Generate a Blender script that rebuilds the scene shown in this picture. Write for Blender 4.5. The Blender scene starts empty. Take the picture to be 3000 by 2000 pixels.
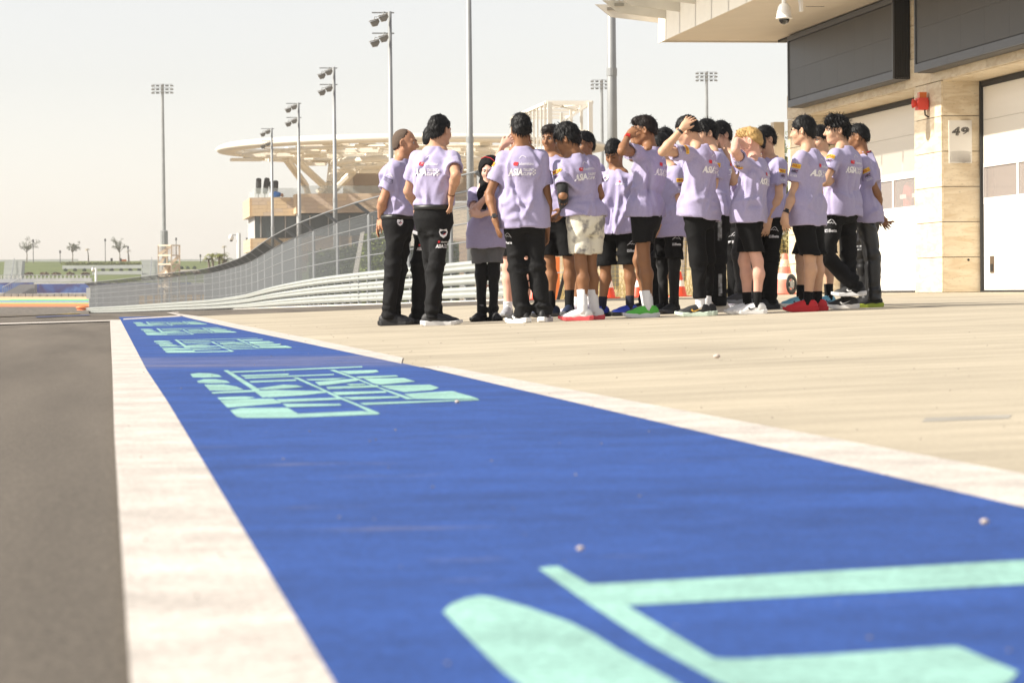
import bpy, math, random
import numpy as np
from mathutils import Vector, Matrix
from mathutils.bvhtree import BVHTree
random.seed(7)
rng = np.random.default_rng(7)
scene = bpy.context.scene
COL = scene.collection

# ------------------------------------------------------------------ camera, sky, sun, exposure
FPX = 8000.0
TH = math.atan(1194 / FPX)           # lane direction (+Y) against the view
PITCH = math.atan(144 / FPX)
ROLL = 0.009
CAM = Vector((0, 0, 0.31))
FW0 = Vector((math.sin(TH), math.cos(TH), 0)); RT0 = Vector((math.cos(TH), -math.sin(TH), 0)); Z = Vector((0, 0, 1))
FW = FW0 * math.cos(PITCH) - Z * math.sin(PITCH)
UP0 = FW0 * math.sin(PITCH) + Z * math.cos(PITCH)
RT = RT0 * math.cos(ROLL) - UP0 * math.sin(ROLL)
UP = UP0 * math.cos(ROLL) + RT0 * math.sin(ROLL)
cam_d = bpy.data.cameras.new('camera'); cam = bpy.data.objects.new('camera', cam_d); COL.objects.link(cam)
cam.matrix_world = Matrix(((RT.x, UP.x, -FW.x, CAM.x), (RT.y, UP.y, -FW.y, CAM.y), (RT.z, UP.z, -FW.z, CAM.z), (0, 0, 0, 1)))
cam_d.sensor_width = 36; cam_d.sensor_fit = 'HORIZONTAL'; cam_d.lens = FPX / 3000 * 36
cam_d.clip_start = 0.1; cam_d.clip_end = 9000
cam_d.dof.use_dof = True; cam_d.dof.focus_distance = 24.5; cam_d.dof.aperture_fstop = 10.5
scene.camera = cam

SUN_EL = math.radians(37)
_a = math.radians(13)
_sh = -RT0 * math.cos(_a) - FW0 * math.sin(_a)
SUN = (_sh * math.cos(SUN_EL) + Z * math.sin(SUN_EL)).normalized()
world = bpy.data.worlds.new('World'); scene.world = world; world.use_nodes = True
wn = world.node_tree; wn.nodes.clear()
wo = wn.nodes.new('ShaderNodeOutputWorld'); bg = wn.nodes.new('ShaderNodeBackground'); sk = wn.nodes.new('ShaderNodeTexSky')
sk.sky_type = 'NISHITA'; sk.sun_disc = False; sk.sun_elevation = SUN_EL; sk.sun_rotation = math.atan2(SUN.x, SUN.y)
sk.altitude = 0; sk.air_density = 1.0; sk.dust_density = 0.5; sk.ozone_density = 1.0
bg.inputs['Strength'].default_value = 0.096
hs = wn.nodes.new('ShaderNodeHueSaturation'); hs.inputs['Saturation'].default_value = 0.35
wn.links.new(sk.outputs[0], hs.inputs['Color']); tn = wn.nodes.new('ShaderNodeMix'); tn.data_type = 'RGBA'; tn.blend_type = 'MULTIPLY'; tn.inputs[0].default_value = 1; tn.inputs[7].default_value = (1.035, 0.972, 0.935, 1)
wn.links.new(hs.outputs[0], tn.inputs[6]); wn.links.new(tn.outputs[2], bg.inputs[0]); wn.links.new(bg.outputs[0], wo.inputs[0])
sl = bpy.data.lights.new('sun', 'SUN'); sl.energy = 5.0; sl.angle = math.radians(0.6); sl.color = (1, 0.93, 0.82)
so = bpy.data.objects.new('sun', sl); COL.objects.link(so); so.rotation_euler = SUN.to_track_quat('Z', 'Y').to_euler(); so.location = (-20, 0, 40)
vs = scene.view_settings
scene.display_settings.display_device = 'sRGB'
vs.view_transform = 'Standard'; vs.look = 'None'; vs.gamma = 1; vs.use_curve_mapping = False; vs.exposure = 0.87
scene.cycles.max_bounces = 6; scene.cycles.transparent_max_bounces = 16; scene.cycles.use_denoising = True

# ------------------------------------------------------------------ picture <-> place
def P(px, py, d):
    return CAM + (FW + RT * ((px - 1500) / FPX) + UP * ((1000 - py) / FPX)) * d
def gz(x, y):
    s = min(max(x - 1.4, 0), 5.5) * 0.029 + min(max(x - 6.9, 0), 7.5) * 0.0103
    return s - 0.0064 * max(0.0, min(y, 700.0) - 50)
def G(px, py):                        # ground point seen at a pixel
    lo, hi = 0.8, 900.0
    d = lo
    while d < hi:
        p = P(px, py, d)
        if p.z < gz(p.x, p.y): break
        d *= 1.03
    a, b = d / 1.03, d
    for _ in range(40):
        m = (a + b) / 2; p = P(px, py, m)
        if p.z < gz(p.x, p.y): b = m
        else: a = m
    return P(px, py, (a + b) / 2), (a + b) / 2
def hor(px): return 856 - ROLL * (px - 1500)
def atZ(px, py, d):                   # height shown at a pixel at a given depth
    return P(px, py, d).z
def ground_at(px, d):
    p = P(px, 900, d); return Vector((p.x, p.y, gz(p.x, p.y)))
def depth_on_X(px, X):                # depth of the vertical plane x = X along a pixel column
    r = FW + RT * ((px - 1500) / FPX); return X / r.x
def lo3(v): return (v.x, v.y, v.z)

# ------------------------------------------------------------------ materials
ORD = ['first', 'second', 'third', 'fourth', 'fifth', 'sixth', 'seventh', 'eighth', 'ninth', 'tenth', 'eleventh', 'twelfth', 'thirteenth', 'fourteenth']
MATS = {}
def mat(name, col, rough=0.6, metal=0.0, var=0.0, vscale=8.0, bump=0.0, bscale=40.0, spec=0.5, stretch=(1, 1, 1), col2=None, tex='noise', detail=5.0, coord='Object'):
    if name in MATS: return MATS[name]
    m = bpy.data.materials.new(name); m.use_nodes = True; nt = m.node_tree; b = nt.nodes['Principled BSDF']
    b.inputs['Roughness'].default_value = rough; b.inputs['Metallic'].default_value = metal
    b.inputs['Specular IOR Level'].default_value = spec
    b.inputs['Base Color'].default_value = (*col, 1)
    if var or bump or col2:
        tc = nt.nodes.new('ShaderNodeTexCoord'); mp = nt.nodes.new('ShaderNodeMapping')
        nt.links.new(tc.outputs[coord], mp.inputs[0]); mp.inputs['Scale'].default_value = stretch
    if var or col2:
        nz = nt.nodes.new('ShaderNodeTexNoise'); nz.inputs['Scale'].default_value = vscale; nz.inputs['Detail'].default_value = detail
        nt.links.new(mp.outputs[0], nz.inputs['Vector'])
        cr = nt.nodes.new('ShaderNodeValToRGB'); nt.links.new(nz.outputs['Fac'], cr.inputs[0])
        c2 = col2 if col2 else tuple(min(1, c * (1 + var)) for c in col); c1 = col if col2 else tuple(c * (1 - var) for c in col)
        cr.color_ramp.elements[0].position = 0.32; cr.color_ramp.elements[0].color = (*c1, 1)
        cr.color_ramp.elements[1].position = 0.68; cr.color_ramp.elements[1].color = (*c2, 1)
        nt.links.new(cr.outputs[0], b.inputs['Base Color'])
    if bump:
        n2 = nt.nodes.new('ShaderNodeTexNoise'); n2.inputs['Scale'].default_value = bscale; n2.inputs['Detail'].default_value = 4
        nt.links.new(mp.outputs[0], n2.inputs['Vector'])
        bp = nt.nodes.new('ShaderNodeBump'); bp.inputs['Strength'].default_value = bump; bp.inputs['Distance'].default_value = 0.01
        nt.links.new(n2.outputs['Fac'], bp.inputs['Height']); nt.links.new(bp.outputs[0], b.inputs['Normal'])
    MATS[name] = m; return m
def glass_mat(name, tint, alpha, rough=0.03):
    if name in MATS: return MATS[name]
    m = bpy.data.materials.new(name); m.use_nodes = True; nt = m.node_tree; nt.nodes.clear()
    o = nt.nodes.new('ShaderNodeOutputMaterial'); mx = nt.nodes.new('ShaderNodeMixShader'); t = nt.nodes.new('ShaderNodeBsdfTransparent')
    g = nt.nodes.new('ShaderNodeBsdfPrincipled'); g.inputs['Base Color'].default_value = (*tint, 1); g.inputs['Roughness'].default_value = rough
    g.inputs['Specular IOR Level'].default_value = 0.8
    mx.inputs[0].default_value = alpha
    nt.links.new(t.outputs[0], mx.inputs[1]); nt.links.new(g.outputs[0], mx.inputs[2]); nt.links.new(mx.outputs[0], o.inputs[0])
    MATS[name] = m; return m

# ------------------------------------------------------------------ mesh building
BASE = {}
class MB:
    def __init__(s): s.v = []; s.f = []; s.mi = []; s.cur = 0
    def add(s, vs, fs):
        n = len(s.v); s.v += [tuple(v) for v in vs]; s.f += [tuple(i + n for i in f) for f in fs]; s.mi += [s.cur] * len(fs); return s
    def box(s, lo, hi):
        x0, y0, z0 = lo; x1, y1, z1 = hi
        return s.add([(x0, y0, z0), (x1, y0, z0), (x1, y1, z0), (x0, y1, z0), (x0, y0, z1), (x1, y0, z1), (x1, y1, z1), (x0, y1, z1)],
                     [(0, 3, 2, 1), (4, 5, 6, 7), (0, 1, 5, 4), (1, 2, 6, 5), (2, 3, 7, 6), (3, 0, 4, 7)])
    def obox(s, c, ax, h):
        c = Vector(c); a, b, d = [Vector(v) * k for v, k in zip(ax, h)]
        vs = [c + a * i + b * j + d * k for k in (-1, 1) for i, j in ((-1, -1), (1, -1), (1, 1), (-1, 1))]
        return s.add(vs, [(0, 3, 2, 1), (4, 5, 6, 7), (0, 1, 5, 4), (1, 2, 6, 5), (2, 3, 7, 6), (3, 0, 4, 7)])
    def bar(s, p, q, w, t=None):
        p = Vector(p); q = Vector(q); t = t or w; d = (q - p); L = d.length
        if L < 1e-6: return s
        d /= L; r = Vector((0, 0, 1)) if abs(d.z) < 0.9 else Vector((1, 0, 0))
        a = d.cross(r).normalized(); b = a.cross(d)
        return s.obox((p + q) / 2, (a, b, d), (w / 2, t / 2, L / 2))
    def tube(s, pts, r, n=8, caps=True):
        pts = [Vector(p) for p in pts]; rs = r if isinstance(r, (list, tuple)) else [r] * len(pts)
        base = len(s.v); ref = None
        for i, p in enumerate(pts):
            d = (pts[min(i + 1, len(pts) - 1)] - pts[max(i - 1, 0)]).normalized()
            if ref is None: ref = Vector((0, 0, 1)) if abs(d.z) < 0.9 else Vector((1, 0, 0))
            a = d.cross(ref)
            if a.length < 1e-4: a = d.cross(Vector((0, 1, 0)))
            a.normalize(); b = d.cross(a)
            for k in range(n):
                t = 2 * math.pi * k / n
                s.v.append(tuple(p + (a * math.cos(t) + b * math.sin(t)) * rs[i]))
        for i in range(len(pts) - 1):
            for k in range(n):
                k2 = (k + 1) % n
                s.f.append((base + i * n + k, base + i * n + k2, base + (i + 1) * n + k2, base + (i + 1) * n + k)); s.mi.append(s.cur)
        if caps:
            s.f.append(tuple(base + k for k in reversed(range(n)))); s.mi.append(s.cur)
            e = base + (len(pts) - 1) * n; s.f.append(tuple(e + k for k in range(n))); s.mi.append(s.cur)
        return s
    def prism(s, poly, z0, z1):           # vertical prism over an xy polygon (ccw)
        n = len(poly); vs = [(p[0], p[1], z0) for p in poly] + [(p[0], p[1], z1) for p in poly]
        return s.add(vs, [tuple(reversed(range(n))), tuple(range(n, 2 * n))] + [(i, (i + 1) % n, (i + 1) % n + n, i + n) for i in range(n)])
    def extr(s, poly3, off):              # polygon in space pushed along a vector
        n = len(poly3); off = Vector(off); vs = [Vector(p) for p in poly3] + [Vector(p) + off for p in poly3]
        return s.add(vs, [tuple(reversed(range(n))), tuple(range(n, 2 * n))] + [(i, (i + 1) % n, (i + 1) % n + n, i + n) for i in range(n)])
    def ball(s, c, r, nu=8, nv=6, sq=(1, 1, 1), jit=0):
        c = Vector(c); vs = [c + Vector((0, 0, -r * sq[2]))]
        for j in range(1, nv):
            a = math.pi * j / nv - math.pi / 2
            for i in range(nu):
                t = 2 * math.pi * i / nu; k = 1 + jit * (random.random() - .5)
                vs.append(c + Vector((math.cos(a) * math.cos(t) * r * sq[0], math.cos(a) * math.sin(t) * r * sq[1], math.sin(a) * r * sq[2])) * k)
        vs.append(c + Vector((0, 0, r * sq[2]))); fs = []
        for i in range(nu): fs.append((0, 1 + (i + 1) % nu, 1 + i))
        for j in range(nv - 2):
            for i in range(nu):
                a = 1 + j * nu + i; b = 1 + j * nu + (i + 1) % nu; fs.append((a, b, b + nu, a + nu))
        e = len(vs) - 1
        for i in range(nu): fs.append((e, 1 + (nv - 2) * nu + i, 1 + (nv - 2) * nu + (i + 1) % nu))
        return s.add(vs, fs)
    def build(s, name, m, parent=None, smooth=False, kind=None, label=None, cat=None, group=None):
        b = Vector((0, 0, 0)); p = parent
        while p is not None:
            b = b + BASE.get(p.name, Vector((0, 0, 0))); p = p.parent
        me = bpy.data.meshes.new(name)
        me.from_pydata([(v[0] - b.x, v[1] - b.y, v[2] - b.z) for v in s.v], [], s.f)
        ms = m if isinstance(m, (list, tuple)) else [m]
        for x in ms: me.materials.append(x)
        if len(ms) > 1: me.polygons.foreach_set('material_index', s.mi)
        if smooth: me.polygons.foreach_set('use_smooth', [True] * len(me.polygons))
        me.update()
        o = bpy.data.objects.new(name, me); COL.objects.link(o)
        if parent: o.parent = parent
        tag(o, label, cat, group, kind); return o
def tag(o, label=None, cat=None, group=None, kind=None):
    if label: o['label'] = label
    if cat: o['category'] = cat
    if group: o['group'] = group
    if kind: o['kind'] = kind
def thing(name, label, cat, loc, group=None):
    o = bpy.data.objects.new(name, None); COL.objects.link(o); o.location = loc; o.empty_display_size = 0.2
    BASE[o.name] = Vector(loc); tag(o, label, cat, group); return o
def copy_tree(o, parent=None):
    c = o.copy(); COL.objects.link(c)
    if o.name in BASE: BASE[c.name] = BASE[o.name]
    if parent: c.parent = parent
    for ch in list(o.children): copy_tree(ch, c)
    return c
UNIT = {}
def slab(name, m, parent, lo, hi, bev=0.006):   # box piece sharing one unit mesh per material
    if m.name not in UNIT:
        b = MB(); b.box((-.5, -.5, -.5), (.5, .5, .5)); me = bpy.data.meshes.new('slab'); me.from_pydata(b.v, [], b.f); me.materials.append(m); me.update(); UNIT[m.name] = me
    o = bpy.data.objects.new(name, UNIT[m.name]); COL.objects.link(o)
    b = Vector((0, 0, 0)); p = parent
    while p is not None:
        b = b + BASE.get(p.name, Vector((0, 0, 0))); p = p.parent
    o.location = (Vector(lo) + Vector(hi)) / 2 - b; o.scale = [abs(h - l) for l, h in zip(lo, hi)]
    o.parent = parent; return o
def sheet(name, pts2d_rows, zoff, m, kind='structure'):   # draped grid: rows of xy
    v = []; f = []; n = len(pts2d_rows[0])
    for r in pts2d_rows:
        for x, y in r: v.append((x, y, gz(x, y) + zoff))
    for j in range(len(pts2d_rows) - 1):
        for i in range(n - 1): f.append((j * n + i, j * n + i + 1, (j + 1) * n + i + 1, (j + 1) * n + i))
    b = MB(); b.add(v, f); o = b.build(name, m, kind=kind); return o
def text_mesh(s, offset=0.0, shear=0.0, size=1.0):
    key = (s, offset, shear)
    if key not in text_mesh.c:
        cu = bpy.data.curves.new('lettering', 'FONT'); cu.body = s; cu.offset = offset; cu.shear = shear; cu.resolution_u = 3; cu.fill_mode = 'FRONT'
        ob = bpy.data.objects.new('lettering', cu); COL.objects.link(ob)
        me = bpy.data.meshes.new_from_object(ob)
        n = len(me.vertices); co = np.zeros(n * 3); me.vertices.foreach_get('co', co); co = co.reshape(-1, 3)[:, :2]
        fs = [tuple(p.vertices) for p in me.polygons]
        bpy.data.objects.remove(ob); bpy.data.curves.remove(cu); bpy.data.meshes.remove(me)
        co = co - co.min(0); text_mesh.c[key] = (co, fs)
    return text_mesh.c[key]
text_mesh.c = {}
def text_fit(s, x0, y0, w, h, offset=0.0, shear=0.0):
    co, fs = text_mesh(s, offset, shear); mx = co.max(0)
    return co / mx * np.array([w, h]) + np.array([x0, y0]), fs
# ================================================================== GROUND
def lin(a, b, n): return [a + (b - a) * i / (n - 1) for i in range(n)]
def grow(vals): return sorted(set(vals))
mSand = mat('desert_sand', (0.43, 0.345, 0.24), 0.9, var=0.25, vscale=0.15, coord='Object')
xs = grow([-1500, -900, -600, -300, -150, -80, -40, -20, -10, -5, 0, 1.4, 2.5, 4, 5.5, 6.9, 9, 12, 14.4, 17, 22, 30, 45, 70, 120, 200, 400, 800, 1500])
ys = grow([-30, -10, 0, 10, 20, 30, 40, 50, 60, 70, 85, 100, 130, 160, 200, 250, 300, 360, 430, 500, 600, 700, 1000, 1600, 2600])
sheet('ground', [[(x, y) for x in xs] for y in ys], -0.03, mSand)

# asphalt: brown-grey, fine grain, rubbered-in streaks running along the lane
def asphalt():
    m = mat('asphalt', (0.122, 0.104, 0.083), 0.85, spec=0.3); nt = m.node_tree; b = nt.nodes['Principled BSDF']
    tc = nt.nodes.new('ShaderNodeTexCoord')
    n1 = nt.nodes.new('ShaderNodeTexNoise'); n1.inputs['Scale'].default_value = 160; n1.inputs['Detail'].default_value = 3
    mp = nt.nodes.new('ShaderNodeMapping'); mp.inputs['Scale'].default_value = (1.6, 0.10, 1); n2 = nt.nodes.new('ShaderNodeTexNoise'); n2.inputs['Scale'].default_value = 1.3; n2.inputs['Detail'].default_value = 6
    nt.links.new(tc.outputs['Object'], n1.inputs['Vector']); nt.links.new(tc.outputs['Object'], mp.inputs[0]); nt.links.new(mp.outputs[0], n2.inputs['Vector'])
    r1 = nt.nodes.new('ShaderNodeMapRange'); r1.inputs[1].default_value = .3; r1.inputs[2].default_value = .7; r1.inputs[3].default_value = .55; r1.inputs[4].default_value = 1.45
    r2 = nt.nodes.new('ShaderNodeMapRange'); r2.inputs[1].default_value = .3; r2.inputs[2].default_value = .7; r2.inputs[3].default_value = .68; r2.inputs[4].default_value = 1.25
    nt.links.new(n1.outputs[0], r1.inputs[0]); nt.links.new(n2.outputs[0], r2.inputs[0])
    mu = nt.nodes.new('ShaderNodeMath'); mu.operation = 'MULTIPLY'; nt.links.new(r1.outputs[0], mu.inputs[0]); nt.links.new(r2.outputs[0], mu.inputs[1])
    vm = nt.nodes.new('ShaderNodeVectorMath'); vm.operation = 'SCALE'; vm.inputs[0].default_value = (0.122, 0.104, 0.083); nt.links.new(mu.outputs[0], vm.inputs['Scale']); nt.links.new(vm.outputs[0], b.inputs['Base Color'])
    bp = nt.nodes.new('ShaderNodeBump'); bp.inputs['Strength'].default_value = .35; bp.inputs['Distance'].default_value = .004; nt.links.new(n1.outputs[0], bp.inputs['Height']); nt.links.new(bp.outputs[0], b.inputs['Normal'])
    return m
mAsph = asphalt()
axs = grow([-60, -30, -15, -8, -4, -2, 0, 1.4, 2.5, 4, 5.5, 6.9, 9, 12, 14.4, 16])
ays = grow([-5, 0, 4, 8, 14, 20, 30, 40, 50, 60, 75, 90, 110, 140, 170, 200, 240, 300, 365])
sheet('asphalt_track', [[(x, y) for x in axs] for y in ays], -0.008, mAsph)

def concrete():
    m = mat('apron_concrete', (0.40, 0.34, 0.26), 0.85, spec=0.25); nt = m.node_tree; b = nt.nodes['Principled BSDF']
    tc = nt.nodes.new('ShaderNodeTexCoord')
    mp = nt.nodes.new('ShaderNodeMapping'); mp.inputs['Scale'].default_value = (0.35, 1.1, 1)     # broom and float marks run across the lane
    n1 = nt.nodes.new('ShaderNodeTexNoise'); n1.inputs['Scale'].default_value = 3.0; n1.inputs['Detail'].default_value = 8; n1.inputs['Roughness'].default_value = .65
    n2 = nt.nodes.new('ShaderNodeTexNoise'); n2.inputs['Scale'].default_value = 0.6; n2.inputs['Detail'].default_value = 5
    n3 = nt.nodes.new('ShaderNodeTexNoise'); n3.inputs['Scale'].default_value = 90; n3.inputs['Detail'].default_value = 2
    nt.links.new(tc.outputs['Object'], mp.inputs[0]); nt.links.new(mp.outputs[0], n1.inputs['Vector']); nt.links.new(tc.outputs['Object'], n2.inputs['Vector']); nt.links.new(tc.outputs['Object'], n3.inputs['Vector'])
    c1 = nt.nodes.new('ShaderNodeValToRGB'); e = c1.color_ramp.elements; e[0].position = .30; e[0].color = (0.335, 0.292, 0.220, 1); e[1].position = .62; e[1].color = (0.435, 0.38, 0.288, 1)
    nt.links.new(n1.outputs[0], c1.inputs[0])
    r2 = nt.nodes.new('ShaderNodeMapRange'); r2.inputs[1].default_value = .3; r2.inputs[2].default_value = .7; r2.inputs[3].default_value = .85; r2.inputs[4].default_value = 1.12; nt.links.new(n2.outputs[0], r2.inputs[0])
    r3 = nt.nodes.new('ShaderNodeMapRange'); r3.inputs[1].default_value = .3; r3.inputs[2].default_value = .7; r3.inputs[3].default_value = .92; r3.inputs[4].default_value = 1.08; nt.links.new(n3.outputs[0], r3.inputs[0])
    mu = nt.nodes.new('ShaderNodeMath'); mu.operation = 'MULTIPLY'; nt.links.new(r2.outputs[0], mu.inputs[0]); nt.links.new(r3.outputs[0], mu.inputs[1])
    vm = nt.nodes.new('ShaderNodeVectorMath'); vm.operation = 'SCALE'; n5 = nt.nodes.new('ShaderNodeTexNoise'); n5.inputs['Scale'].default_value = 1.0; n5.inputs['Detail'].default_value = 6; n5.inputs['Roughness'].default_value = .6
    mp5 = nt.nodes.new('ShaderNodeMapping'); mp5.inputs['Scale'].default_value = (.9, 2.6, 1); nt.links.new(tc.outputs['Object'], mp5.inputs[0]); nt.links.new(mp5.outputs[0], n5.inputs['Vector'])
    r5 = nt.nodes.new('ShaderNodeMapRange'); r5.inputs[1].default_value = .60; r5.inputs[2].default_value = .72; r5.inputs[3].default_value = 1.0; r5.inputs[4].default_value = .78; nt.links.new(n5.outputs[0], r5.inputs[0])
    m5 = nt.nodes.new('ShaderNodeMath'); m5.operation = 'MULTIPLY'; nt.links.new(mu.outputs[0], m5.inputs[0]); nt.links.new(r5.outputs[0], m5.inputs[1])
    nt.links.new(c1.outputs[0], vm.inputs[0]); nt.links.new(m5.outputs[0], vm.inputs['Scale']); nt.links.new(vm.outputs[0], b.inputs['Base Color'])
    bp = nt.nodes.new('ShaderNodeBump'); bp.inputs['Strength'].default_value = .2; bp.inputs['Distance'].default_value = .004; nt.links.new(n1.outputs[0], bp.inputs['Height']); nt.links.new(bp.outputs[0], b.inputs['Normal'])
    return m
mConc = concrete()
ca = grow([1.22, 1.4, 2, 2.5, 3.3, 4, 5, 5.5, 6.2, 6.9, 8, 10, 12, 14.4, 15.4, 26])
sheet('concrete_apron', [[(x, y) for x in ca] for y in (-5, 0, 5, 10, 15, 20, 25, 30, 35, 40.6)], 0.0, mConc)
sheet('concrete_apron_strip', [[(x, y) for x in (9.6, 12, 14.4, 15.4, 26)] for y in (40.6, 45, 50, 57, 66)], 0.0, mConc)

# painted strip and lines: flat paint, worn where tyres cross it
def paint(name, col, wear=(0.30, 0.26, 0.22), amt=0.62, sc=2.2, band=None, rough=.7):
    m = mat(name, col, rough, spec=.25); nt = m.node_tree; b = nt.nodes['Principled BSDF']
    tc = nt.nodes.new('ShaderNodeTexCoord'); mp = nt.nodes.new('ShaderNodeMapping'); mp.inputs['Scale'].default_value = (0.5, 2.0, 1)
    n1 = nt.nodes.new('ShaderNodeTexNoise'); n1.inputs['Scale'].default_value = sc; n1.inputs['Detail'].default_value = 9; n1.inputs['Roughness'].default_value = .7
    nt.links.new(tc.outputs['Object'], mp.inputs[0]); nt.links.new(mp.outputs[0], n1.inputs['Vector'])
    r = nt.nodes.new('ShaderNodeMapRange'); r.inputs[1].default_value = amt; r.inputs[2].default_value = amt + .13; nt.links.new(n1.outputs[0], r.inputs[0])
    fac = r.outputs[0]
    if band:                            # a crossing worn by tyres, between two distances along the lane
        sp = nt.nodes.new('ShaderNodeSeparateXYZ'); nt.links.new(tc.outputs['Object'], sp.inputs[0])
        a = nt.nodes.new('ShaderNodeMapRange'); a.inputs[1].default_value = band[0]; a.inputs[2].default_value = band[0] + .5; nt.links.new(sp.outputs['Y'], a.inputs[0])
        c = nt.nodes.new('ShaderNodeMapRange'); c.inputs[1].default_value = band[1]; c.inputs[2].default_value = band[1] + .7; c.inputs[3].default_value = 1; c.inputs[4].default_value = 0; nt.links.new(sp.outputs['Y'], c.inputs[0])
        q = nt.nodes.new('ShaderNodeMath'); q.operation = 'MULTIPLY'; nt.links.new(a.outputs[0], q.inputs[0]); nt.links.new(c.outputs[0], q.inputs[1])
        r5 = nt.nodes.new('ShaderNodeMapRange'); r5.inputs[1].default_value = .36; r5.inputs[2].default_value = .62; r5.inputs[4].default_value = .75; nt.links.new(n1.outputs[0], r5.inputs[0])
        q2 = nt.nodes.new('ShaderNodeMath'); q2.operation = 'MULTIPLY'; nt.links.new(q.outputs[0], q2.inputs[0]); nt.links.new(r5.outputs[0], q2.inputs[1])
        q3 = nt.nodes.new('ShaderNodeMath'); q3.operation = 'MAXIMUM'; nt.links.new(q2.outputs[0], q3.inputs[0]); nt.links.new(fac, q3.inputs[1]); fac = q3.outputs[0]
    n4 = nt.nodes.new('ShaderNodeTexNoise'); n4.inputs['Scale'].default_value = 1.5; n4.inputs['Detail'].default_value = 6; nt.links.new(mp.outputs[0], n4.inputs['Vector'])
    cr = nt.nodes.new('ShaderNodeValToRGB'); e = cr.color_ramp.elements; e[0].position = .35; e[1].position = .65; e[0].color = (*[c * .86 for c in col], 1); e[1].color = (*[min(1, c * 1.12) for c in col], 1); nt.links.new(n4.outputs[0], cr.inputs[0])
    mx = nt.nodes.new('ShaderNodeMix'); mx.data_type = 'RGBA'; nt.links.new(fac, mx.inputs[0]); nt.links.new(cr.outputs[0], mx.inputs[6]); mx.inputs[7].default_value = (*wear, 1); 
    g1 = nt.nodes.new('ShaderNodeTexNoise'); g1.inputs['Scale'].default_value = 130; g1.inputs['Detail'].default_value = 3; nt.links.new(tc.outputs['Object'], g1.inputs['Vector'])
    gr_ = nt.nodes.new('ShaderNodeMapRange'); gr_.inputs[1].default_value = .3; gr_.inputs[2].default_value = .7; gr_.inputs[3].default_value = .72; gr_.inputs[4].default_value = 1.22; nt.links.new(g1.outputs[0], gr_.inputs[0])
    g2 = nt.nodes.new('ShaderNodeTexNoise'); g2.inputs['Scale'].default_value = 7; g2.inputs['Detail'].default_value = 8; g2.inputs['Roughness'].default_value = .75; nt.links.new(tc.outputs['Object'], g2.inputs['Vector'])
    gr2 = nt.nodes.new('ShaderNodeMapRange'); gr2.inputs[1].default_value = .3; gr2.inputs[2].default_value = .7; gr2.inputs[3].default_value = .76; gr2.inputs[4].default_value = 1.2; nt.links.new(g2.outputs[0], gr2.inputs[0])
    gm = nt.nodes.new('ShaderNodeMath'); gm.operation = 'MULTIPLY'; nt.links.new(gr_.outputs[0], gm.inputs[0]); nt.links.new(gr2.outputs[0], gm.inputs[1])
    gv = nt.nodes.new('ShaderNodeVectorMath'); gv.operation = 'SCALE'; nt.links.new(mx.outputs[2], gv.inputs[0]); nt.links.new(gm.outputs[0], gv.inputs['Scale']); nt.links.new(gv.outputs[0], b.inputs['Base Color'])
    n3 = nt.nodes.new('ShaderNodeTexNoise'); n3.inputs['Scale'].default_value = 150; nt.links.new(tc.outputs['Object'], n3.inputs['Vector'])
    bp = nt.nodes.new('ShaderNodeBump'); bp.inputs['Strength'].default_value = .25; bp.inputs['Distance'].default_value = .003; nt.links.new(n3.outputs[0], bp.inputs['Height']); nt.links.new(bp.outputs[0], b.inputs['Normal'])
    return m
mBlue = paint('blue_lane_paint', (0.022, 0.066, 0.25), wear=(0.16, 0.16, 0.24), amt=.61, band=(11.3, 13.2))
mWhiteP = paint('white_line_paint', (0.52, 0.475, 0.43), wear=(0.32, 0.305, 0.285), amt=.68)
mMint = paint('mint_lane_paint', (0.255, 0.45, 0.395), wear=(0.2, 0.4, 0.4), amt=.72)
def q(px, py): return tuple(G(px, py)[0][:2])
def strip(name, left, right, z, m, n=30):
    L = [Vector(q(*p)) for p in left]; R = [Vector(q(*p)) for p in right]
    y1 = min(L[-1].y, R[-1].y); 
    def at(ps, y):
        for a, b in zip(ps, ps[1:]):
            if (a.y - y) * (b.y - y) <= 0 and a.y != b.y: return a.x + (b.x - a.x) * (y - a.y) / (b.y - a.y)
        return ps[0].x if abs(ps[0].y - y) < abs(ps[-1].y - y) else ps[-1].x
    yy = sorted(set([p.y for p in L] + [p.y for p in R] + [-1.0, 0.5]))
    return sheet(name, [[(at(L, y), y), (at(R, y), y)] for y in yy], z, m)
far_y = 936
WL = [(322, 938), (329, 1084), (335, 1275), (351, 1531), (383, 2000)]
WB = [(353, 937), (429, 1084), (492, 1180), (556, 1288), (976, 2000)]
BR = [(537, 927), (578, 937), (733, 971), (900, 1006), (1186, 1067), (1594, 1158), (3000, 1486)]
WR1 = [(505, 917), (590, 930), (697, 951), (900, 991), (1176, 1049)]
WR2 = [(1300, 1063), (1913, 1189), (3000, 1393)]
strip('white_line', WL, WB, 0.0026, mWhiteP)
strip('blue_strip', WB, BR, 0.003, mBlue)
a = [q(490, 916), q(537, 927), q(578, 937), q(733, 971), q(900, 1006), q(1186, 1067)]
b_ = [q(520, 914), q(600, 930), q(697, 951), q(900, 991), q(1040, 1020), q(1180, 1049)]
sheet('white_line_far', [[(a[i][0] - .015, a[i][1]), (b_[i][0], b_[i][1])] for i in range(len(a))], 0.0036, mWhiteP)
a = [q(1225, 1075), q(1594, 1158), q(3000, 1486)]; b_ = [q(1310, 1065), q(1913, 1189), q(3000, 1393)]
dx = lambda p, r, y: p[0] + (r[0] - p[0]) * (y - p[1]) / (r[1] - p[1])
rows = []
for y in (a[0][1], a[1][1], a[2][1], 0.0, -1.0):
    rows.append([(dx(a[1], a[2], y) - .012, y), (dx(b_[1], b_[2], y), y)])
sheet('white_line_near', rows, 0.0036, mWhiteP)
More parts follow.
